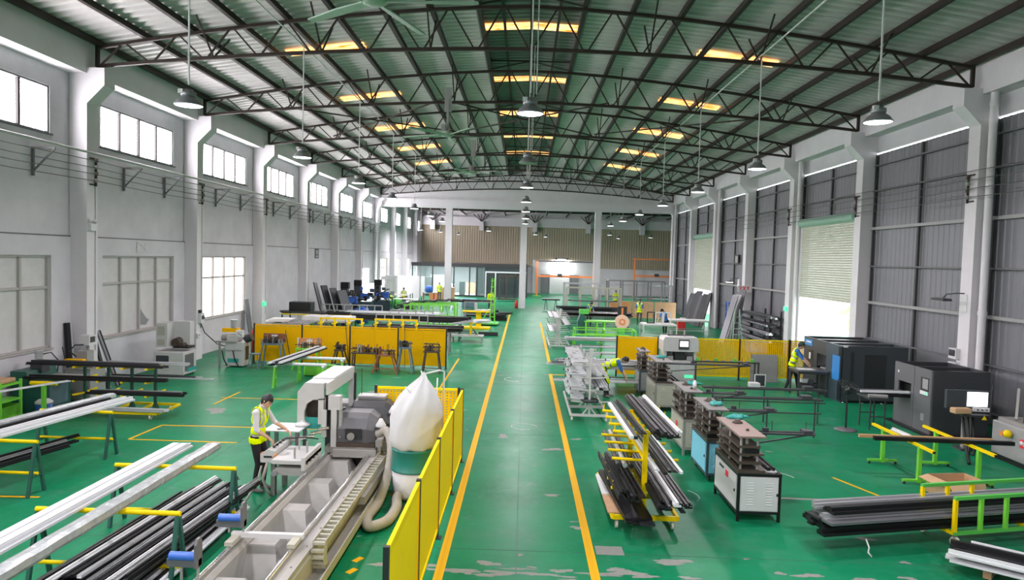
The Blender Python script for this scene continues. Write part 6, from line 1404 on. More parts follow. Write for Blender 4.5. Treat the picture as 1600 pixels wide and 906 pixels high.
# bright bay at the first far door: white tables, frames, shelf and leaning frames
for i, (x0, x1, y, l) in enumerate(((8.6, 11.0, 41.0, 'thin green legged glass table near the far roll-up door'), (6.6, 8.4, 37.8, 'white topped table with white frames beside the worker in blue'))):
    t = bar_table(x0, x1, y, y+1.1, .82, 'machine_white', l, 'fan_green' if i == 0 else 'machine_white'); ubox('table_top', 'paper', t, (0, 0, .84), (x1-x0, 1.15, .03))
for i, x in enumerate((7.05, 7.5, 7.95)):
    t = thing('window_unit', 'small white window frame on the white table, %s' % ['left', 'middle', 'right'][i], 'frame', (x, 38.2, .855))
    for c, s in (((0, 0, .03), (.42, .06, .05)), ((0, 0, .62), (.42, .06, .05)), ((-.19, 0, .32), (.05, .06, .6)), ((.19, 0, .32), (.05, .06, .6))): ubox('frame_bar', 'white_alu' if i else 'black_alu', t, c, s)
for i in range(3): lean('window_unit', ['grey_alu', 'silver_alu', 'cladding'][i], 10.5+.35*i, 36.6+.2*i, 11.35+.28*i, 37.2+.3*i, 2.6+.25*(i == 2), .36, .06, 'tall pale window frame leaning beside the blue shelf, %s' % ['left', 'middle', 'right'][i], 'frame', edge='white_alu')
t = thing('notice_card', 'white card with red marks above the leaning frames', 'sign', (12.25, 38.6, 2.9)); ubox('card', 'paper', t, (0, 0, 0), (.75, .02, .35)); 
for k in range(3): m_ = MB(); m_.bar((-.06, 0, .07), (.05, 0, -.07), .01, .03); m_.bar((.06, 0, .07), (-.05, 0, -.07), .01, .03); m_.bar((-.07, 0, .09), (.07, 0, .09), .01, .03); m_.build('red_mark', 'red_sign', t, (-.22+k*.2, -.015, .02))
t = thing('storage_shelf', 'blue steel shelf behind the leaning frames', 'shelf', (12.1, 39.6, 0))
for x in (-.45, .45):
    for y in (-.3, .3): ubox('upright', 'blue_plastic', t, (x, y, 1.05), (.06, .06, 2.1))
for z in (.3, .9, 1.5, 2.05): ubox('shelf_board', 'blue_plastic', t, (0, 0, z), (.95, .65, .05))
for x in (-.2, .25): ubar('brace', 'blue_plastic', t, (-.45, -.3, .3), (.45, -.3, 1.5), .03, .03)
for i, (z, m_, l) in enumerate(((.93, 'cardboard', 'brown box on the blue shelf, middle board'), (1.53, 'paper', 'white box on the blue shelf, upper board'), (.33, 'teal', 'teal box on the blue shelf, lowest board'))): b = MB(); b.box((0, 0, .13), (.5, .4, .26), .1, .01); o = b.build('storage_box', m_, None, (12.05, 39.55, z)); tag(o, l, 'box'); ubox('lid', m_, o, (0, 0, .27), (.52, .42, .03), .1)
t = thing('ladder', 'pale green step ladder before the blue shelf', 'ladder', (11.15, 36.2, 0))
for s in (-1, 1):
    for q in (-1, 1): ubar('rail', 'fan_green', t, (s*.26, q*.3, 0), (s*.12, 0, 1.9), .05, .04)
for k in range(5): ubox('step', 'fan_green', t, (0, -.27+.05*k, .3*(k+1)), (.46-.05*k, .1, .03))
def wall_shelf():
    t = thing('cantilever_shelf', 'dark shelf rack of profiles along the right wall', 'shelf', (12.0, 36.0, 0))
    for y in (-2.2, 0, 2.2):
        ubox('upright', 'machine_dark', t, (.55, y, 1.0), (.08, .08, 2.0))
        for z in (.4, .8, 1.2, 1.6): ubar('arm', 'machine_dark', t, (.55, y, z), (-.35, y, z+.06), .06, .06)
wall_shelf()
for lv, z in enumerate((.46, .86, 1.26, 1.66)): row(4, ['big', 'tube', 'step'], ['grey_alu', 'silver_alu', 'charcoal_alu', 'black_alu'], (12.0, 33.4, z), (12.0, 38.4, z), (.7, 0, 0), '%s profile on the right wall shelf, %s tier' % ('%s', ['lowest', 'second', 'third', 'top'][lv]), 'profiles on the right wall shelf', 1, .07, .3, 1.3)
b = MB(); b.box((0, 0, .35), (.5, .4, .7), 0, .02); o = b.build('red_drum_box', 'red', None, (10.1, 44.2, 0)); tag(o, 'small red and white box standing by the far roll-up door', 'box'); ubox('lid', 'paper', o, (.1, 0, .72), (.3, .4, .06))
t = thing('plastic_crate', 'dark blue plastic crate below the right wall shelf', 'crate', (11.3, 33.5, 0)); ubox('crate_body', 'blue_plastic', t, (0, 0, .3), (.9, .6, .5)); ubox('crate_rim', 'blue_plastic', t, (0, 0, .56), (.96, .66, .05)); 

# ------------------------------------------------------------------ far left work area behind the long yellow fence
post_rack(-8.6, -6.85, 29.2, 1.46, 4, 'yellow_paint', 'yellow arm rack behind the long yellow fence, left one', (.5, .85, 1.2))
post_rack(-6.3, -4.55, 29.4, 1.46, 4, 'yellow_paint', 'yellow arm rack behind the long yellow fence, right one', (.5, .85, 1.2))
row(3, ['flat', 'step'], ['white_alu', 'silver_alu', 'black_alu'], (-8.8, 28.9, .92), (-6.4, 28.9, .92), (0, .3, 0), '%s profile on the left yellow rack', 'profiles on the yellow racks', 1, .08, .2)
row(3, ['flat', 'step'], ['white_alu', 'white_alu', 'black_alu'], (-6.4, 29.1, .92), (-3.9, 29.1, .92), (0, .3, 0), '%s profile on the right yellow rack', 'profiles on the yellow racks', 1, .08, .3)
row(4, ['big', 'plank'], ['black_alu', 'charcoal_alu', 'black_alu'], (-6.6, 30.1, .95), (-2.9, 30.1, .95), (0, .5, 0), '%s long beam behind the right yellow rack', 'black beams behind the yellow racks', 2, .12, .3, 1.3)
bar_table(-6.4, -3.2, 29.8, 30.5, .92, 'machine_grey', 'grey table under black beams behind the right yellow rack', 'machine_grey')
bar_table(-10.0, -7.9, 31.0, 32.0, 1.15, 'machine_beige', 'table carrying a thick stack of white boards', 'green_lime')
for i in range(2): 
    b = MB(); b.box((0, 0, .10), (1.15, .9, .19), 0, .005); o = b.build('sheet_stack', 'white_paint', None, (-9.45+1.0*i+.1*i, 31.5, 1.145)); tag(o, 'thick stack of white boards on the beige table, %s one' % ['left', 'right'][i], 'boards'); ubox('top_board', 'white_alu', o, (.05, .02, .205), (1.0, .8, .02))
bar_table(-7.75, -5.9, 31.0, 32.0, .55, 'green_lime', 'lime green low frame with white boards behind the left yellow rack')
for i in range(3): tag(ubox('aluminium_sheet', 'white_alu', None, (-7.3+.55*i, 31.4, .57), (.5, .7, .03)), 'white board on the low lime frame, %s from the left' % ORDS[i], 'board')
def slant_table(x, y, label):
    t = thing('glass_table', label, 'table', (x, y, 0))
    ubox('frame', 'machine_grey', t, (0, 0, 1.12), (1.5, 1.2, .06))
    for sx in (-.65, -.2, .25, .68):
        for sy in (-.5, .5): ubox('leg', 'green_lime', t, (sx, sy, .55), (.06, .06, 1.1))
    ubox('low_shelf', 'white_paint', t, (0, 0, .5), (1.4, 1.0, .03))
    for k in range(5): ubar('slat', 'machine_grey', t, (-.3+.22*k, -.58, 1.17), (.1+.2*k, .58, 1.2), .05, .04)
slant_table(-10.1, 30.2, 'lime legged slatted table behind the left end of the long fence')
for i in range(4): o = ubox('white_sheet', 'paper', None, (-10.75+.06*i, 30.0+.06*i, 1.21+.03*i), (.95, .75, .025)); o.rotation_euler = (0, 0, .3-.07*i); tag(o, 'white sheet stacked on the slatted table, %s from below' % ORDS[i], 'sheet')
extinguisher(-11.2, 28.6, 'small red extinguisher behind the left end of the long fence', 1.15, .12)
# long black beams, silver ladders lying across stands
bar_table(-9.2, -3.2, 34.6, 35.5, .95, 'machine_dark', 'long dark stand under the black beams far left', 'green_dark')
for i in range(2): prof('big', 'black_alu', (-9.6, 34.8+.5*i, .95), (-2.75+.1*i, 34.7+.5*i, .95), 'very long black beam reaching toward the aisle, %s one' % ['front', 'rear'][i], None, 2.6)
def ladder_frame(x0, x1, y, z, n, label, m='silver_alu', leg='machine_grey'):
    t = thing('ladder_rack', label, 'frame', (x0, y, 0)); L = x1-x0
    for zz in (z-.32, z): ubar('rail', m, t, (0, 0, zz), (L, 0, zz), .06, .05)
    for k in range(n+1): ubox('rung', m, t, (L*k/n, 0, z-.16), (.05, .05, .3))
    for x in (.1, L-.1): ubar('leg', leg, t, (x, -.25, 0), (x, 0, z-.3), .05, .05); ubar('leg', leg, t, (x, .25, 0), (x, 0, z-.3), .05, .05)
ladder_frame(-11.0, -7.7, 37.5, 1.45, 8, 'long silver ladder-like frame standing far left')
ladder_frame(-7.0, -4.3, 36.2, 1.35, 6, 'silver ladder-like frame left of the lime frame')
ladder_frame(-7.1, -4.6, 33.2, 1.35, 6, 'silver ladder-like frame before the long black beams')
post_rack(-6.6, -4.2, 38.2, 1.5, 4, 'green_lime', 'lime green arm rack behind the long black beams', (.6, 1.0))
tube_frame(-6.6, -4.0, 40.2, 1.45, 1.4, 'lime green wheeled frame with black window frames on top', 'green_lime', 2)
for i in range(4):
    t = thing('window_unit', 'flat black window frame lying on the lime frame, %s from the left' % ORDS[i], 'frame', (-6.3+.7*i, 40.9+.1*(i % 2), 1.50+.06*i)); 
    for c, s in (((0, -.55, 0), (.85, .08, .05)), ((0, .55, 0), (.85, .08, .05)), ((-.4, 0, 0), (.08, 1.1, .05)), ((.4, 0, 0), (.08, 1.1, .05))): ubox('frame_bar', 'black_alu', t, c, s)
row(4, ['flat', 'big'], ['white_alu', 'silver_alu'], (-9.6, 37.0, 1.1), (-4.6, 37.0, 1.1), (0, .5, 0), '%s long profile beside the ladder-like frames', 'pale profiles far left', 1, .08, .4, 1.2)
bar_table(-9.4, -4.8, 36.75, 37.3, 1.1, 'machine_grey', 'grey stand under pale profiles far left', 'machine_grey')
bar_table(-12.1, -8.7, 34.4, 35.6, 1.15, 'yellow_paint', 'yellow topped stand with dark bars by the left wall', 'green_dark')
row(4, ['big', 'step'], ['charcoal_alu', 'black_alu', 'grey_alu'], (-12.4, 35.0, 1.15), (-8.9, 35.0, 1.15), (0, .9, 0), '%s profile on the yellow topped stand', 'profiles on the yellow topped stand', 1, .08, .3, 1.1)
b = MB(); b.box((0, 0, .25), (1.1, .7, .5), 0, .02); o = b.build('motor_box', 'black_alu', None, (-11.3, 35.0, 1.22)); tag(o, 'black box on the yellow topped stand by the left wall', 'box'); ubox('box_shelf', 'machine_dark', o, (.2, 0, .0), (2.2, .8, .04))
for i in range(4): lean('glazing_sheet', ['slate', 'black_alu', 'charcoal_alu', 'slate'][i], -11.4+.45*i, 39.6+.25*i, -12.15+.45*i, 39.9+.25*i, 2.5-.15*i, .55 if i < 3 else .85, .06, 'tall dark panel leaning by the third left pillar, %s from the left' % ORDS[i], 'panel', edge='white_alu', group='dark panels leaning at the left')
def punch_far(x, y, label, seed):
    t = thing('milling_station', label, 'machine', (x, y, 0)); R = random.Random(seed); ubox('base', 'slate_blue', t, (0, 0, .5), (1.3, 1.0, 1.0)); ubox('column', 'machine_dark', t, (-.4, .2, 1.5), (.4, .5, 1.2)); ubox('motor', 'roller_blue', t, (.2, 0, 1.35), (.5, .5, .4)); ubox('head', 'black_alu', t, (-.35, .1, 2.25), (.5, .4, .4))
    for k in range(12): ubox('fitting', R.choice(['machine_dark', 'slate_blue', 'dusty_steel', 'black_alu', 'roller_blue']), t, (R.uniform(-.6, .7), R.uniform(-.5, .3), R.uniform(1.0, 1.9)), (R.uniform(.1, .35), R.uniform(.1, .3), R.uniform(.1, .3)))
    for k in range(3): b = MB(); b.path([(R.uniform(-.5, .5), -.4, 1.8), (R.uniform(-.6, .6), -.55, 1.4), (R.uniform(-.6, .6), -.52, .9)], .03, 6); b.build('hose', 'rubber', t)
punch_far(-10.9, 43.2, 'dark blue milling station by the fourth left pillar', 1); punch_far(-11.1, 47.4, 'dark milling station with tall column by the left wall', 2); punch_far(-10.1, 49.2, 'dark milling station nearer the narrow bright door', 3)
b = MB(); b.lathe([(0, 0), (.35, 0), (.42, .45), (.40, .9), (0, .92)], 18); o = b.build('water_barrel', 'blue_plastic', None, (-9.9, 42.2, 0)); tag(o, 'bright blue plastic barrel beside the dark panels', 'barrel'); b = MB(); b.lathe([(0, .92), (.2, .92), (.2, 1.0), (0, 1.0)], 12); b.build('barrel_cap', 'blue_plastic', o)
def scrap(x, y, label, seed):
    t = thing('profile_trolley', label, 'cart', (x, y, 0)); R = random.Random(seed); ubox('deck', 'machine_dark', t, (0, 0, .4), (2.0, 1.2, .08))
    for sx in (-.9, .9):
        for sy in (-.5, .5): ubox('post', 'green_dark', t, (sx, sy, .7), (.06, .06, 1.4))
    for k in range(18): ubar('offcut', R.choice(['silver_alu', 'charcoal_alu', 'white_alu', 'black_alu']), t, (R.uniform(-.9, -.2), R.uniform(-.5, .5), .5+R.random()*.7), (R.uniform(.2, 1.0), R.uniform(-.5, .5), .5+R.random()*.7), .08, .05)
    ubox('cover_sheet', 'paper', t, (0, 0, 1.3), (1.7, 1.0, .03))
scrap(-9.3, 51.5, 'trolley piled with offcuts under a white sheet near the bright door', 6); scrap(-7.9, 46.6, 'trolley piled with offcuts left of the lime frame', 8)
b = MB(); b.lathe([(0, -.3), (.4, -.3), (.42, 0), (.4, .3), (0, .3)], 16); o = b.build('hose_drum', 'green_bright', None, (-8.9, 48.2, .9)); o.rotation_euler = (PI/2, 0, .4); tag(o, 'round green hose drum near the offcut trolley', 'drum'); ubox('drum_stand', 'green_dark', o, (0, -.5, 0), (.1, .8, .4))
# white partitions
for i, (x, y, w, h, l) in enumerate(((-10.7, 55.4, .9, 2.6, 'tall white crate standing left of the grey partition'), (-11.9, 56.0, 1.2, 1.9, 'white crate half hidden at the left wall'),)):
    t = thing('white_crate', l, 'crate', (x, y, 0)); ubox('crate_body', 'white_paint', t, (0, 0, h/2), (w, .8, h)); ubox('crate_top', 'white_alu', t, (-w*.2, -.05, h*.92), (w*1.1, .9, .25)); 
    for k in (-.3, .3): ubox('batten', 'machine_white', t, (k*w, -.41, h/2), (.04, .02, h))
t = thing('grey_partition', 'large pale grey partition panel beside the glass office', 'panel', (-9.75, 58.0, 0)); ubox('sheet', 'plaster', t, (0, 0, 1.3), (1.9, .08, 2.5)); ubox('support', 'machine_grey', t, (0, .3, .5), (1.6, .5, .08)); ubox('foot', 'machine_grey', t, (-.7, .3, .23), (.1, .6, .46)); ubox('foot', 'machine_grey', t, (.7, .3, .23), (.1, .6, .46))
# carts beside the aisle, left
def flat_cart():
    t = thing('profile_cart', 'white flat cart with yellow posts and white profiles left of the aisle', 'cart', (-2.8, 34.4, 0)); ubox('deck', 'machine_white', t, (0, 0, .32), (1.7, .8, .05)); ubox('post', 'yellow_paint', t, (.2, .0, .65), (.10, .10, .66))
    for k in (-.06, .3, .36): ubar('strut', 'brown_steel', t, (.2+k, 0, .34), (.2, 0, .8), .03, .03)
    for z in (.7, .95): ubar('arm', 'yellow_paint', t, (-.4, 0, z), (.75, 0, z), .07, .06)
    for x in (-.7, .75): ubox('leg', 'machine_white', t, (x, -.3, .16), (.06, .06, .3)); caster(t, (x, .3, 0), .1, 'rubber')
flat_cart()
row(3, ['step', 'u'], ['white_alu', 'silver_alu'], (-3.3, 33.2, .96), (-2.35, 35.2, 1.0), (.4, 0, 0), '%s profile slanting over the white flat cart', 'profiles on the white flat cart', 1, .08, .2)
for i in range(3): o = ubox('aluminium_sheet', 'white_alu', None, (-2.15+.05*i, 34.5, .99+.05*i), (.7, .6, .04)); o.rotation_euler = (0, 0, .3+.1*i); tag(o, 'white panel stacked on the white flat cart, %s from below' % ORDS[i], 'panel')
prof('flat', 'silver_alu', (-4.1, 34.1, .35), (-2.2, 34.2, .35), 'silver profile on the deck of the white flat cart', None, 1.2)
for i, (x, y, l) in enumerate(((-3.35, 38.2, 'flat dark frame on the floor behind the white flat cart'), )):
    t = thing('window_unit', l, 'frame', (x, y, 0))
    for c, s in (((0, -.7, .05), (1.3, .1, .1)), ((0, .7, .05), (1.3, .1, .1)), ((-.6, 0, .05), (.1, 1.4, .1)), ((.6, 0, .05), (.1, 1.4, .1))): ubox('frame_bar', 'grey_alu', t, c, s)
prof('big', 'charcoal_alu', (-2.4, 37.3, .02), (-1.35, 37.4, .02), 'short dark beam with white end on the floor near the aisle', None, 2.0)
t = thing('profile_stand', 'yellow armed stand with white profiles near the tall green stand', 'stand', (-2.8, 41.0, 0)); ubox('post', 'yellow_paint', t, (.15, 0, .5), (.3, .2, 1.0)); ubox('top_tray', 'yellow_paint', t, (0, 0, 1.02), (1.6, .6, .06)); ubox('base', 'yellow_paint', t, (0, 0, .06), (1.7, .9, .1)); 
for k in range(3): ubar('white_piece', 'white_alu', t, (-.1+.3*k, -.25, 1.1), (.2+.3*k, .25, 1.12), .12, .06)
def tall_stand():
    t = thing('tall_stand', 'tall lime green ladder-like hoist stand left of the aisle', 'stand', (-1.95, 43.6, 0))
    for s in (-1, 1): ubar('rail', 'green_lime', t, (s*.16, 0, .15), (s*.07, .1, 2.95), .06, .06)
    for k in range(7): ubar('rung', 'green_lime', t, (-.15, .02, .5+.38*k), (.15, .02, .5+.38*k), .04, .04)
    ubox('base', 'green_bright', t, (-.35, -.1, .12), (1.5, 1.4, .08)); ubar('brace', 'green_lime', t, (.1, .6, .15), (.05, .1, 1.7), .05, .05); ubar('brace', 'green_lime', t, (-.7, 0, .15), (-.1, 0, 1.2), .06, .06)
    for sx in (-.95, .3):
        for sy in (-.7, .5): caster(t, (sx, sy, 0), .06, 'rubber')
tall_stand()
t = bar_table(-4.1, -2.2, 48.0, 49.0, 1.15, 'machine_grey', 'tall grey shelf table with dark profiles behind the yellow stand', 'machine_grey')
row(4, ['big', 'step'], ['charcoal_alu', 'silver_alu', 'black_alu'], (-4.2, 48.5, 1.15), (-2.1, 48.5, 1.15), (0, .8, 0), '%s profile on the tall grey shelf table', 'profiles on the grey shelf table', 1, .08, .15, 1.2)
row(4, ['big'], ['black_alu', 'charcoal_alu'], (-4.3, 50.2, .002), (-2.0, 50.2, .002), (0, 1.2, 0), '%s slab stacked on the floor behind the shelf table', 'dark slabs left of the aisle', 3, .137, .2, 1.5)
row(3, ['big'], ['black_alu', 'charcoal_alu'], (-2.2, 46.9, .002), (-1.2, 47.0, .002), (0, 1.2, 0), '%s slab stacked on the floor by the aisle line', 'dark slabs by the aisle line', 3, .137, .1, 1.5)
row(3, ['plank'], ['black_alu', 'charcoal_alu'], (-1.9, 52.6, .002), (-.9, 52.6, .002), (0, 1.0, 0), '%s slab on the floor near the middle pillar', 'dark slabs near the pillar', 2, .055, .1, 1.7)
prof('big', 'black_alu', (-6.0, 56.6, .55), (-3.6, 56.6, .55), 'black beam on low blocks before the left far pillar', None, 1.6)
for x in (-5.7, -3.9): b = MB(); b.bb(-.12, .12, -.15, .15, 0, .54, .01); o = b.build('support_block', 'machine_white', None, (x, 56.6, 0)); tag(o, 'white support block under the black beam, %s' % ('left' if x < -5 else 'right'), 'block')
b = MB(); b.box((0, 0, .35), (1.2, .9, .7), 0, .02); o = b.build('blue_tub', 'blue_steel', None, (-4.6, 58.4, 0)); tag(o, 'pale blue tub at the foot of the left far pillar', 'tub'); ubox('tub_rim', 'sky_blue', o, (0, 0, .71), (1.25, .95, .05))

# ------------------------------------------------------------------ glass office and gantries at the far end
def office():
    t = thing('glass_office', 'black framed glass office with sliding doors at the far end', 'office', (-12.2, 74.5, 0))
    W, D, H = 12.5, 11.5, 3.45
    ubox('roof', 'frame_black', t, (W/2, D/2, H+.05), (W+.1, D, .12)); ubox('fascia', 'frame_black', t, (W/2, -.02, H-.12), (W, .12, .28)); ubox('side_wall', 'slate', t, (W, D/2, H/2), (.08, D, H)); ubox('rear_wall', 'plaster', t, (W/2, D-.3, H/2), (W, .1, H)); ubox('inner_floor', 'machine_grey', t, (W/2, D/2, .012), (W-.1, D-.2, .02)); ubox('partition', 'slate', t, (7.0, D/2, H/2), (.1, D-.6, H))
    mat('office_glass', (.45, .62, .62), .05, var=0, alpha=.16); mat('office_glass_dark', (.05, .07, .075), .06, var=0, alpha=.72)
    xs = [0.1, 2.3, 4.6, 6.3, 7.1, 8.0]
    for x in xs+[W-.1]: ubox('mullion', 'frame_black', t, (x, 0, H/2), (.12, .12, H))
    for a, b_ in zip(xs[:-1], xs[1:]): ubox('pane', 'office_glass', t, ((a+b_)/2, 0, 1.65), (b_-a-.12, .02, 3.1)); ubox('bottom_rail', 'frame_black', t, ((a+b_)/2, 0, .08), (b_-a, .1, .16))
    ubox('door_header', 'white_alu', t, (10.2, -.05, 2.72), (4.4, .1, .16)); 
    for x in (8.05, 9.1, 12.3): ubox('door_jamb', 'white_alu', t, (x, -.05, 1.35), (.14, .1, 2.7))
    ubox('transom_pane', 'office_glass_dark', t, (10.2, 0, 3.0), (4.3, .02, .45))
    for k in range(4): dr = ubox('sliding_door', 'office_glass_dark', t, (8.6+k*1.05, .02*k, 1.33), (1.0, .03, 2.6)); ubox('door_stile', 'frame_black', t, (9.1+k*1.05, -.02, 1.33), (.07, .06, 2.65))
    for x, y, s, m_ in ((1.6, 3, (.9, .7, 1.9), 'machine_grey'), (3.4, 5, (1.6, .8, 1.1), 'white_paint'), (5.3, 2.5, (.6, .6, 1.5), 'machine_dark'), (2.2, 8, (2.4, .6, 2.1), 'machine_grey'), (6.0, 7, (1.2, .8, 1.3), 'plywood'), (9.5, 5, (2.2, .8, 1.6), 'machine_grey'), (11.2, 8, (1.4, .6, 2.2), 'machine_dark')): ubox('office_furniture', m_, t, (x, y, s[2]/2), s)
    for x in (3.4, 9.8):
        ubox('ceiling_lamp', 'lamp_lens', t, (x, 4.5, H-.08), (2.2, .3, .06)); ld = bpy.data.lights.new('office_light', 'AREA'); ld.shape = 'RECTANGLE'; ld.size = 2.2; ld.size_y = .3; ld.energy = 900 if x < 5 else 90; ld.color = (.85, 1, 1); lo = bpy.data.objects.new('office_light', ld); link(lo, t); lo.location = (x, 4.5, H-.12)
office()
t = thing('white_cabinet', 'narrow white cabinet before the glass office', 'cabinet', (-11.0, 73.2, 0)); ubox('cabinet_body', 'white_paint', t, (.25, 0, 1.05), (.35, .5, 2.1)); ubox('cabinet_body', 'machine_grey', t, (-.15, 0, 1.0), (.45, .5, 2.0)); ubox('cabinet_door', 'white_alu', t, (.25, -.26, 1.05), (.3, .02, 2.0))
t = thing('packing_crate', 'brown crate behind the worker before the glass office', 'crate', (-7.6, 67.5, 0)); ubox('crate_body', 'plywood', t, (0, 0, .6), (1.6, .8, 1.2)); ubox('crate_lid', 'cardboard', t, (0, 0, 1.22), (1.65, .85, .05)); ubox('orange_base', 'orange_board', t, (-1.2, -.2, .35), (.8, .6, .7))
t = thing('parts_table', 'table with blue drum before the glass office', 'table', (-9.1, 66.0, 0)); ubox('table_top', 'machine_grey', t, (0, 0, .75), (1.2, .7, .05)); b = MB(); b.lathe([(0, .78), (.3, .8), (.38, 1.1), (.3, 1.4), (0, 1.42)], 14); b.build('blue_drum', 'blue_plastic', t)
for x in (-.5, .5): ubox('leg', 'red', t, (x, 0, .37), (.08, .5, .74))
t = thing('red_stand', 'dark red stand by the sliding doors', 'stand', (-1.9, 68.5, 0)); ubox('base', 'brown_steel', t, (.2, 0, .2), (1.9, .8, .12)); 
for x in (-.55, .15): ubox('upright', 'brown_steel', t, (x, 0, 1.35), (.14, .14, 2.3))
ubox('cross_beam', 'brown_steel', t, (.6, 0, 2.5), (2.5, .14, .14))
wp2 = MB(); wp2.bb(1.0, 9.0, 86.25, 86.38, 0, 4.15); wp2.build('white_wall_panel', 'white_paint', wall_b)
for i, (x0, x1, y, z1, z2, l) in enumerate(((1.45, 7.9, 79, 4.05, 2.35, 'orange gantry frame around the white wall panel'), (13.0, 19.5, 82, 4.6, 2.6, 'orange gantry frame at the far right, behind the tube frames'))):
    t = thing('gantry', l, 'frame', (x0, y, 0)); L = x1-x0
    for x in (0, L): ubox('post', 'orange_paint', t, (x, 0, z1/2), (.22, .22, z1)); ubox('foot', 'green_bright', t, (x, 0, .06), (.9, 1.4, .1))
    ubar('cross_beam', 'orange_paint', t, (0, 0, z2), (L, 0, z2), .25, .22); ubar('top_beam', 'machine_dark' if i == 0 else 'orange_paint', t, (-.2, 0, z1), (L+.2, 0, z1), .18, .16); ubox('trolley', 'machine_dark', t, (L*.4, -.1, z2+.15), (.5, .3, .3))
t = thing('wall_floodlight', 'glaring white floodlight above the white wall panel', 'light', (4.6, 86.0, 4.25)); ubox('housing', 'machine_dark', t, (0, .1, .1), (1.6, .3, .25)); ubox('lens', 'lamp_lens', t, (0, -.04, 0), (1.1, .2, .12))
ld = bpy.data.lights.new('flood_light', 'AREA'); ld.shape = 'RECTANGLE'; ld.size = 1.5; ld.size_y = .3; ld.energy = 170; lo = bpy.data.objects.new('flood_light', ld); link(lo, t); lo.location = (0, -.25, -.1); lo.rotation_euler = (.5, 0, 0)
for i, (x, w) in enumerate(((2.6, 1.0), (6.2, 1.0))):
    d = bpy.data.objects.new('door_%d' % (4+i), None); link(d); d.location = (x, 86.2, 0); struct(d); ubox('door_leaf', 'cladding', d, (0, 0, 1.2), (w, .05, 2.4))
    for s in (-1, 1): ubox('door_frame', 'machine_grey', d, (s*(w/2+.05), -.02, 1.2), (.08, .08, 2.45))
# yard beyond the open roll-up door
t = thing('parked_truck', 'blue and white truck parked outside the open roll-up door', 'truck', (33, 62-8, 0)); ubox('cargo_box', 'blue_plastic', t, (0, 0, 2.3), (3, 6, 2.6)); ubox('cab', 'paper', t, (0, -4, 1.5), (2.6, 1.8, 2.2)); ubox('chassis', 'machine_dark', t, (0, -.8, .75), (2.4, 8, .4))
for sx in (-1, 1):
    for yy in (-4, 1.5): b = MB(); b.tube((sx*1.0, yy, .5), (sx*1.25, yy, .5), .5, 16); b.build('wheel', 'rubber', t)
for i, (x, y) in enumerate(((26.0, 52.0), (30, 50), (22, 47))):
    t = thing('shrub', 'green shrub outside the open roll-up door, %s' % ['middle', 'right', 'left'][i], 'shrub', (x, y, -.02)); b = MB(); R = random.Random(i)
    for k in range(420):
        a, e = R.uniform(0, 2*PI), R.uniform(-.2, 1.5); r = .9*R.random()**.4; c = Vector((r*math.cos(a)*math.cos(e), r*math.sin(a)*math.cos(e), .9+r*math.sin(e)*.9)); u = Vector((R.uniform(-1, 1), R.uniform(-1, 1), R.uniform(-1, 1))).normalized()*.12; v = u.cross(Vector((R.random(), R.random(), R.random()))).normalized()*.07
        b.add([c-u, c+v, c+u, c-v], [(0, 1, 2, 3)])
    f = b.build('foliage', 'leaf', t); f['kind'] = 'stuff'; b = MB(); b.tube((0, 0, 0), (0, 0, .9), .06, 8); b.build('stem', 'plywood', t)
# ------------------------------------------------------------------ people
def ellipsoid(b, c, rx, ry, rz, ax=None, n=16, m=10):
    ax = ax or (Vector((1, 0, 0)), Vector((0, 1, 0)), Vector((0, 0, 1))); c = Vector(c); vs = []
    for i in range(m+1):
        th = PI*i/m
        for j in range(n):
            ph = 2*PI*j/n; vs.append(c+ax[0]*(rx*math.sin(th)*math.cos(ph))+ax[1]*(ry*math.sin(th)*math.sin(ph))+ax[2]*(rz*math.cos(th)))
    b.add(vs, [(i*n+j, i*n+(j+1) % n, (i+1)*n+(j+1) % n, (i+1)*n+j) for i in range(m) for j in range(n)], True)
def limb(b, p0, p1, r0, r1, n=12):
    b.tube(p0, p1, r0, n, r1); ellipsoid(b, p0, r0, r0, r0, n=n, m=8); ellipsoid(b, p1, r1, r1, r1, n=n, m=8)
def ik(a, t, l1, l2, pole):
    a = Vector(a); t = Vector(t); d = t-a; L = min(d.length, (l1+l2)*.995); u = d.normalized(); t = a+u*L
    x = (l1*l1-l2*l2+L*L)/(2*L); h = math.sqrt(max(l1*l1-x*x, 0)); p = Vector(pole); p = (p-u*p.dot(u)).normalized()
    return a+u*x+p*h, t
def seg_d(p, a, b_):
    d = b_-a; t = max(0, min(1, (p-a).dot(d)/d.length_squared)); return (p-(a+d*t)).length, t
def hand(b, w, d, palm_n, side):
    """wrist w, pointing d, palm facing palm_n; five separate curled fingers and a thumb from the side of the palm"""
    d = d.normalized(); n_ = (palm_n-d*palm_n.dot(d)).normalized(); s = d.cross(n_)*side
    ellipsoid(b, w+d*.045, .050, .040, .016, (d, s, n_), 10, 8)
    for k, (o, l) in enumerate(((-.030, .062), (-.010, .075), (.011, .070), (.031, .055))):
        p = w+d*.085+s*o
        b.path([p, p+d*l*.45+n_*.008, p+d*l*.8+n_*.028, p+d*l*.95+n_*.048], [.0095, .0090, .0082, .006], 7)
    p = w+d*.03-s*.036
    b.path([p, p+d*.03-s*.022+n_*.01, p+d*.058-s*.03+n_*.024], [.0115, .0105, .007], 7)
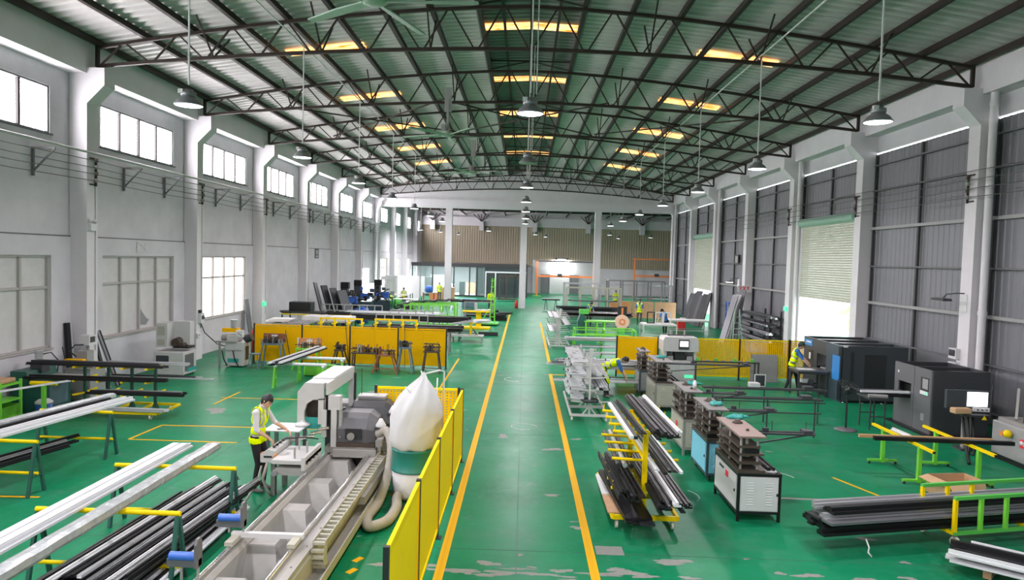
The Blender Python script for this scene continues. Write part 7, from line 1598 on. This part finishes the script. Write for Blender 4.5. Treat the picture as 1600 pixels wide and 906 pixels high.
def person(label, loc, facing, lean=0.1, hands=None, feet=((.06, .11), (-.04, -.11)), h=1.70, top='shirt_white', legs='trouser_black', vest=True, cap=None, head=(0.35, 0.0), vox=.016, sleeves=.55, group='workers in the hall'):
    """local +X is forward, +Y left. hands: (left, right) targets (fwd, left, up); head: (nod down, turn)"""
    s = h/1.70; F = Vector((1, 0, 0)); Lf = Vector((0, 1, 0)); U = Vector((0, 0, 1))
    hip = Vector((-.12*math.sin(lean), 0, .92*s)); T = Vector((math.sin(lean), 0, math.cos(lean))); Tf = Vector((math.cos(lean), 0, -math.sin(lean)))
    waist = hip+T*.14*s; chest = hip+T*.36*s; shc = hip+T*.50*s; neck = hip+T*.57*s
    nod, turn = head; Hu = (T*math.cos(nod)+Tf*math.sin(nod)).normalized(); Hf0 = (Tf*math.cos(nod)-T*math.sin(nod)).normalized(); Hf = (Hf0*math.cos(turn)+Lf*math.sin(turn)).normalized(); Hl = Hu.cross(Hf)
    hc = neck+Hu*.135*s+Hf*.02
    bones = []; B = MB()
    def add(p0, p1, r0, r1, reg): bones.append((Vector(p0), Vector(p1), reg, (r0+r1)/2)); limb(B, p0, p1, r0*s, r1*s)
    for c, rx, ry, rz in ((hip, .105, .165, .11), (waist, .098, .145, .13), (chest, .115, .170, .15), (shc-T*.03, .09, .165, .09)): ellipsoid(B, c, rx*s, ry*s, rz*s, (Tf, Lf, T), 20, 12)
    bones.append((hip, shc, 'torso', .14))
    add(shc, neck+Hu*.05*s, .058, .052, 'neck')
    ellipsoid(B, hc, .092*s, .076*s, .112*s, (Hf, Hl, Hu), 20, 14); ellipsoid(B, hc+Hf*.035*s-Hu*.065*s, .055*s, .052*s, .05*s, (Hf, Hl, Hu), 14, 10)
    B.path([hc+Hf*.085*s+Hu*.02*s, hc+Hf*.108*s-Hu*.022*s, hc+Hf*.09*s-Hu*.035*s], [.010*s, .016*s, .012*s], 8)
    for q in (-1, 1): ellipsoid(B, hc+Hl*q*.078*s-Hf*.005, .022*s, .010*s, .032*s, (Hf, Hl, Hu), 10, 8)
    bones.append((hc-Hu*.04, hc+Hu*.04, 'head', .09))
    wr = []
    for q, i in ((1, 0), (-1, 1)):
        sh = shc+Lf*q*.185*s-T*.015*s
        tgt = Vector(hands[i]) if hands else sh+Vector((.10, q*.07, -.54*s))
        e, w = ik(sh, tgt, .285*s, .255*s, Vector((-.5, q*.5, -.8)))
        add(shc+Lf*q*.10*s, sh, .07, .068, 'torso'); add(sh, e, .060, .045, 'upper'); add(e, w, .043, .028, 'fore'); wr.append((w, (w-e).normalized(), q))
        hp = hip+Lf*q*.09*s; fx, fy = feet[i]; an = Vector((fx, fy, .085*s)); k, an = ik(hp, an, .43*s, .42*s, F+Lf*q*.15)
        add(hp, k, .088, .060, 'leg'); add(k, an, .060, .042, 'leg')
        limb(B, an+Vector((-.03, 0, -.045*s)), an+Vector((.15*s, q*.02, -.055*s)), .036*s, .032*s); bones.append((an+Vector((-.05, 0, -.05)), an+Vector((.17, q*.02, -.05)), 'shoe', .03))
    me = B.mesh('tmp', 'skin'); o = bpy.data.objects.new('tmp', me); COL.objects.link(o)
    m = o.modifiers.new('r', 'REMESH'); m.mode = 'VOXEL'; m.voxel_size = vox
    m2 = o.modifiers.new('s', 'SMOOTH'); m2.iterations = 3; m2.factor = .5
    bpy.context.view_layer.update(); dg = bpy.context.evaluated_depsgraph_get()
    ev = bpy.data.meshes.new_from_object(o.evaluated_get(dg)); bpy.data.objects.remove(o); bpy.data.meshes.remove(me)
    vs = [v.co.copy() for v in ev.vertices]; nrm = [v.normal.copy() for v in ev.vertices]; fs = [list(p.vertices) for p in ev.polygons]; bpy.data.meshes.remove(ev)
    z0 = min(v.z for v in vs)
    MI = {'skin': 0, 'top': 1, 'leg': 2, 'shoe': 3}
    out = MB(); out.v = [tuple(v) for v in vs]; reg = []
    for f in fs:
        c = sum((vs[i] for i in f), Vector())/len(f); best = None
        for a, b_, rg, r in bones:
            dd, tt = seg_d(c, a, b_); dd -= r*.75
            if best is None or dd < best[0]: best = (dd, tt, rg, a, b_)
        rg, tt = best[2], best[1]; tv = (c-hip).dot(T)/s
        if rg == 'head' or (rg == 'neck' and (c-neck).dot(Hu) > -.0): k = 0
        elif rg == 'neck': k = 1
        elif rg == 'fore': k = 1 if tt < sleeves-.5 else 0
        elif rg == 'upper': k = 1
        elif rg == 'shoe': k = 3
        elif rg == 'leg': k = 2
        else: k = 1 if tv > .03 else 2
        if rg == 'leg' and tv > .06: k = 1
        out.f.append(f); out.mi.append(k); out.sm.append(True); reg.append((rg, tv, c))
    # hands: own fine geometry joined into the same mesh
    hb = MB()
    for w, d, q in wr: hand(hb, w-d*.005, (d+Vector((0, 0, -.15))).normalized(), Vector((0, -q*.25, -1)), q)
    n0 = len(out.v); out.v += hb.v; out.f += [[i+n0 for i in f] for f in hb.f]; out.mi += [0]*len(hb.f); out.sm += [True]*len(hb.f)
    t = thing('person', label, 'person', (loc[0], loc[1], loc[2] if len(loc) > 2 else 0), facing, group)
    ob = out.build('body', ['skin', top, legs, 'shoe'], t, (0, 0, -z0))
    # face
    for q in (-1, 1):
        e_ = MB(); ellipsoid(e_, hc+Hf*.083*s+Hl*q*.032*s+Hu*.012*s, .010*s, .014*s, .007*s, (Hf, Hl, Hu), 8, 6); e_.build('eye', 'hair', t, (0, 0, -z0))
        e_ = MB(); e_.path([hc+Hf*.088*s+Hl*q*.018*s+Hu*.034*s, hc+Hf*.082*s+Hl*q*.048*s+Hu*.034*s], .005*s, 5); e_.build('eyebrow', 'hair', t, (0, 0, -z0))
    mat('lips', (.42, .16, .13), .5); e_ = MB(); e_.path([hc+Hf*.088*s+Hl*.022*s-Hu*.062*s, hc+Hf*.093*s-Hu*.060*s, hc+Hf*.088*s-Hl*.022*s-Hu*.062*s], .006*s, 6); e_.build('mouth', 'lips', t, (0, 0, -z0))
    # hair as a shell over the head, or a cap
    hb = MB(); n, mm = 24, 12; hv = []; R = random.Random(int(abs(loc[0])*10))
    for i in range(mm+1):
        th = PI*.78*i/mm
        for j in range(n):
            ph = 2*PI*j/n; fr = math.cos(ph); lim = .40 if fr > .35 else (.62 if fr > -.1 else .78)
            tt = min(th, PI*lim); k = 1.0+R.uniform(-.012, .02)
            hv.append(hc+Hu*.008+Hf*(.101*s*k*math.sin(tt)*math.cos(ph)-.004)+Hl*(.086*s*k*math.sin(tt)*math.sin(ph))+Hu*(.124*s*k*math.cos(tt)))
    hb.add(hv, [(i*n+j, i*n+(j+1) % n, (i+1)*n+(j+1) % n, (i+1)*n+j) for i in range(mm) for j in range(n)], True); hb.build('hair', 'hair', t, (0, 0, -z0))
    if cap:
        cb = MB(); ellipsoid(cb, hc+Hu*.035*s, .105*s, .09*s, .10*s, (Hf, Hl, Hu), 18, 10); cb.v = [v if (Vector(v)-hc).dot(Hu) > .03*s else tuple(Vector(v)+Hu*(.03*s-(Vector(v)-hc).dot(Hu))) for v in cb.v]
        pk = [hc+Hf*(.09*s)+Hl*q*.06*s+Hu*.04*s for q in (-1, 1)]+[hc+Hf*(.165*s)+Hl*q*.045*s+Hu*.03*s for q in (1, -1)]
        cb.add([p for p in pk]+[p+Hu*.008 for p in pk], [(0, 1, 2, 3), (7, 6, 5, 4), (0, 4, 5, 1), (1, 5, 6, 2), (2, 6, 7, 3), (3, 7, 4, 0)]); cb.build('cap', cap, t, (0, 0, -z0))
    if vest:
        vb = MB(); mp = {}
        for f, (rg, tv, c), k in zip(fs, reg, out.mi):
            y = abs((c-hip).dot(Lf))/s; fwd = (c-hip).dot(Tf)
            if k not in (1, 2) or rg not in ('torso', 'neck', 'leg') or not (-.06 < tv < .56): continue
            if rg == 'leg' and tv > .03: continue
            if rg == 'neck' and y > .12: continue
            if tv > .36 and fwd > 0 and y < .05*(tv-.30)/.2+.0: continue      # open neck
            if rg == 'torso' and tv > .44 and y > .175: continue
            ids = []
            for i in f:
                if i not in mp: mp[i] = len(vb.v); vb.v.append(tuple(vs[i]+nrm[i]*.014))
                ids.append(mp[i])
            band = (.06 < tv < .105) or (.20 < tv < .245) or (tv > .24 and .075 < y < .115)
            if fwd > .05 and y < .008: band = False
            vb.f.append(ids); vb.mi.append(1 if band else 0); vb.sm.append(True)
        vo = vb.build('vest', ['hivis', 'reflective'], t, (0, 0, -z0)); md = vo.modifiers.new('thick', 'SOLIDIFY'); md.thickness = .006; md.offset = 1
    return t
person('worker in white shirt and yellow vest at the saw table', (-4.60, 11.95), -.05, .12, ((.42, .20, 1.06), (.26, -.16, .98)), ((.05, .10), (-.02, -.10)), 1.72, head=(.55, -.12), vox=.011, sleeves=.72)
ob_ = None
person('worker in dark cap, blue shirt and yellow vest at the grey bench', (9.15, 23.35), -.35, .28, ((.50, .12, .98), (.46, -.16, .96)), ((.18, .12), (-.22, -.11)), 1.72, top='shirt_blue', cap='cap_green', head=(.3, 0), vox=.014, sleeves=.3)
person('worker in blue shirt and vest bending low beside the white rack', (2.65, 21.4), -.1, 1.15, ((.62, .10, .62), (.60, -.12, .60)), ((.05, .13), (-.05, -.13)), 1.70, top='shirt_blue', head=(.1, 0), vox=.016, sleeves=.3)
person('standing worker in yellow vest and grey trousers behind the white table', (7.75, 46.2), -PI/2-.2, .08, None, h=1.74, top='shirt_blue', legs='trouser_grey', head=(.2, 0), vox=.025, sleeves=.3)
person('worker in plain blue shirt leaning over white frames', (8.15, 39.6), -2.5, .45, ((.50, .12, .95), (.48, -.14, .95)), h=1.70, top='shirt_blue', vest=False, head=(.5, 0), vox=.025, sleeves=.3)
person('worker in yellow vest stooping at the dark long table', (4.2, 44.3), -1.2, .45, ((.46, .1, .95), (.46, -.1, .95)), h=1.70, top='shirt_blue', head=(.45, 0), vox=.025, sleeves=.3)
person('worker in green vest far behind the tube frames', (7.95, 59.9), -PI/2, .05, None, h=1.72, top='hivis', head=(.1, 0), vox=.03)
person('bending worker in vest and black trousers near the bright door', (-10.3, 53.4), 2.9, .95, ((.58, .1, .75), (.56, -.1, .75)), h=1.70, top='shirt_blue', head=(.1, 0), vox=.025, sleeves=.3)
person('standing worker in yellow vest before the grey partition', (-9.35, 53.6), -1.4, .06, None, h=1.72, top='shirt_white', head=(.25, .2), vox=.025)
person('standing worker in yellow vest before the glass office', (-8.0, 65.3), -PI/2, .04, None, h=1.74, top='hivis', head=(.1, 0), vox=.025, legs='trouser_grey')
person('worker in yellow vest beside the tall lime green stand', (-2.55, 52.8), -PI/2+.4, .15, None, h=1.72, top='hivis', head=(.2, 0), vox=.025)
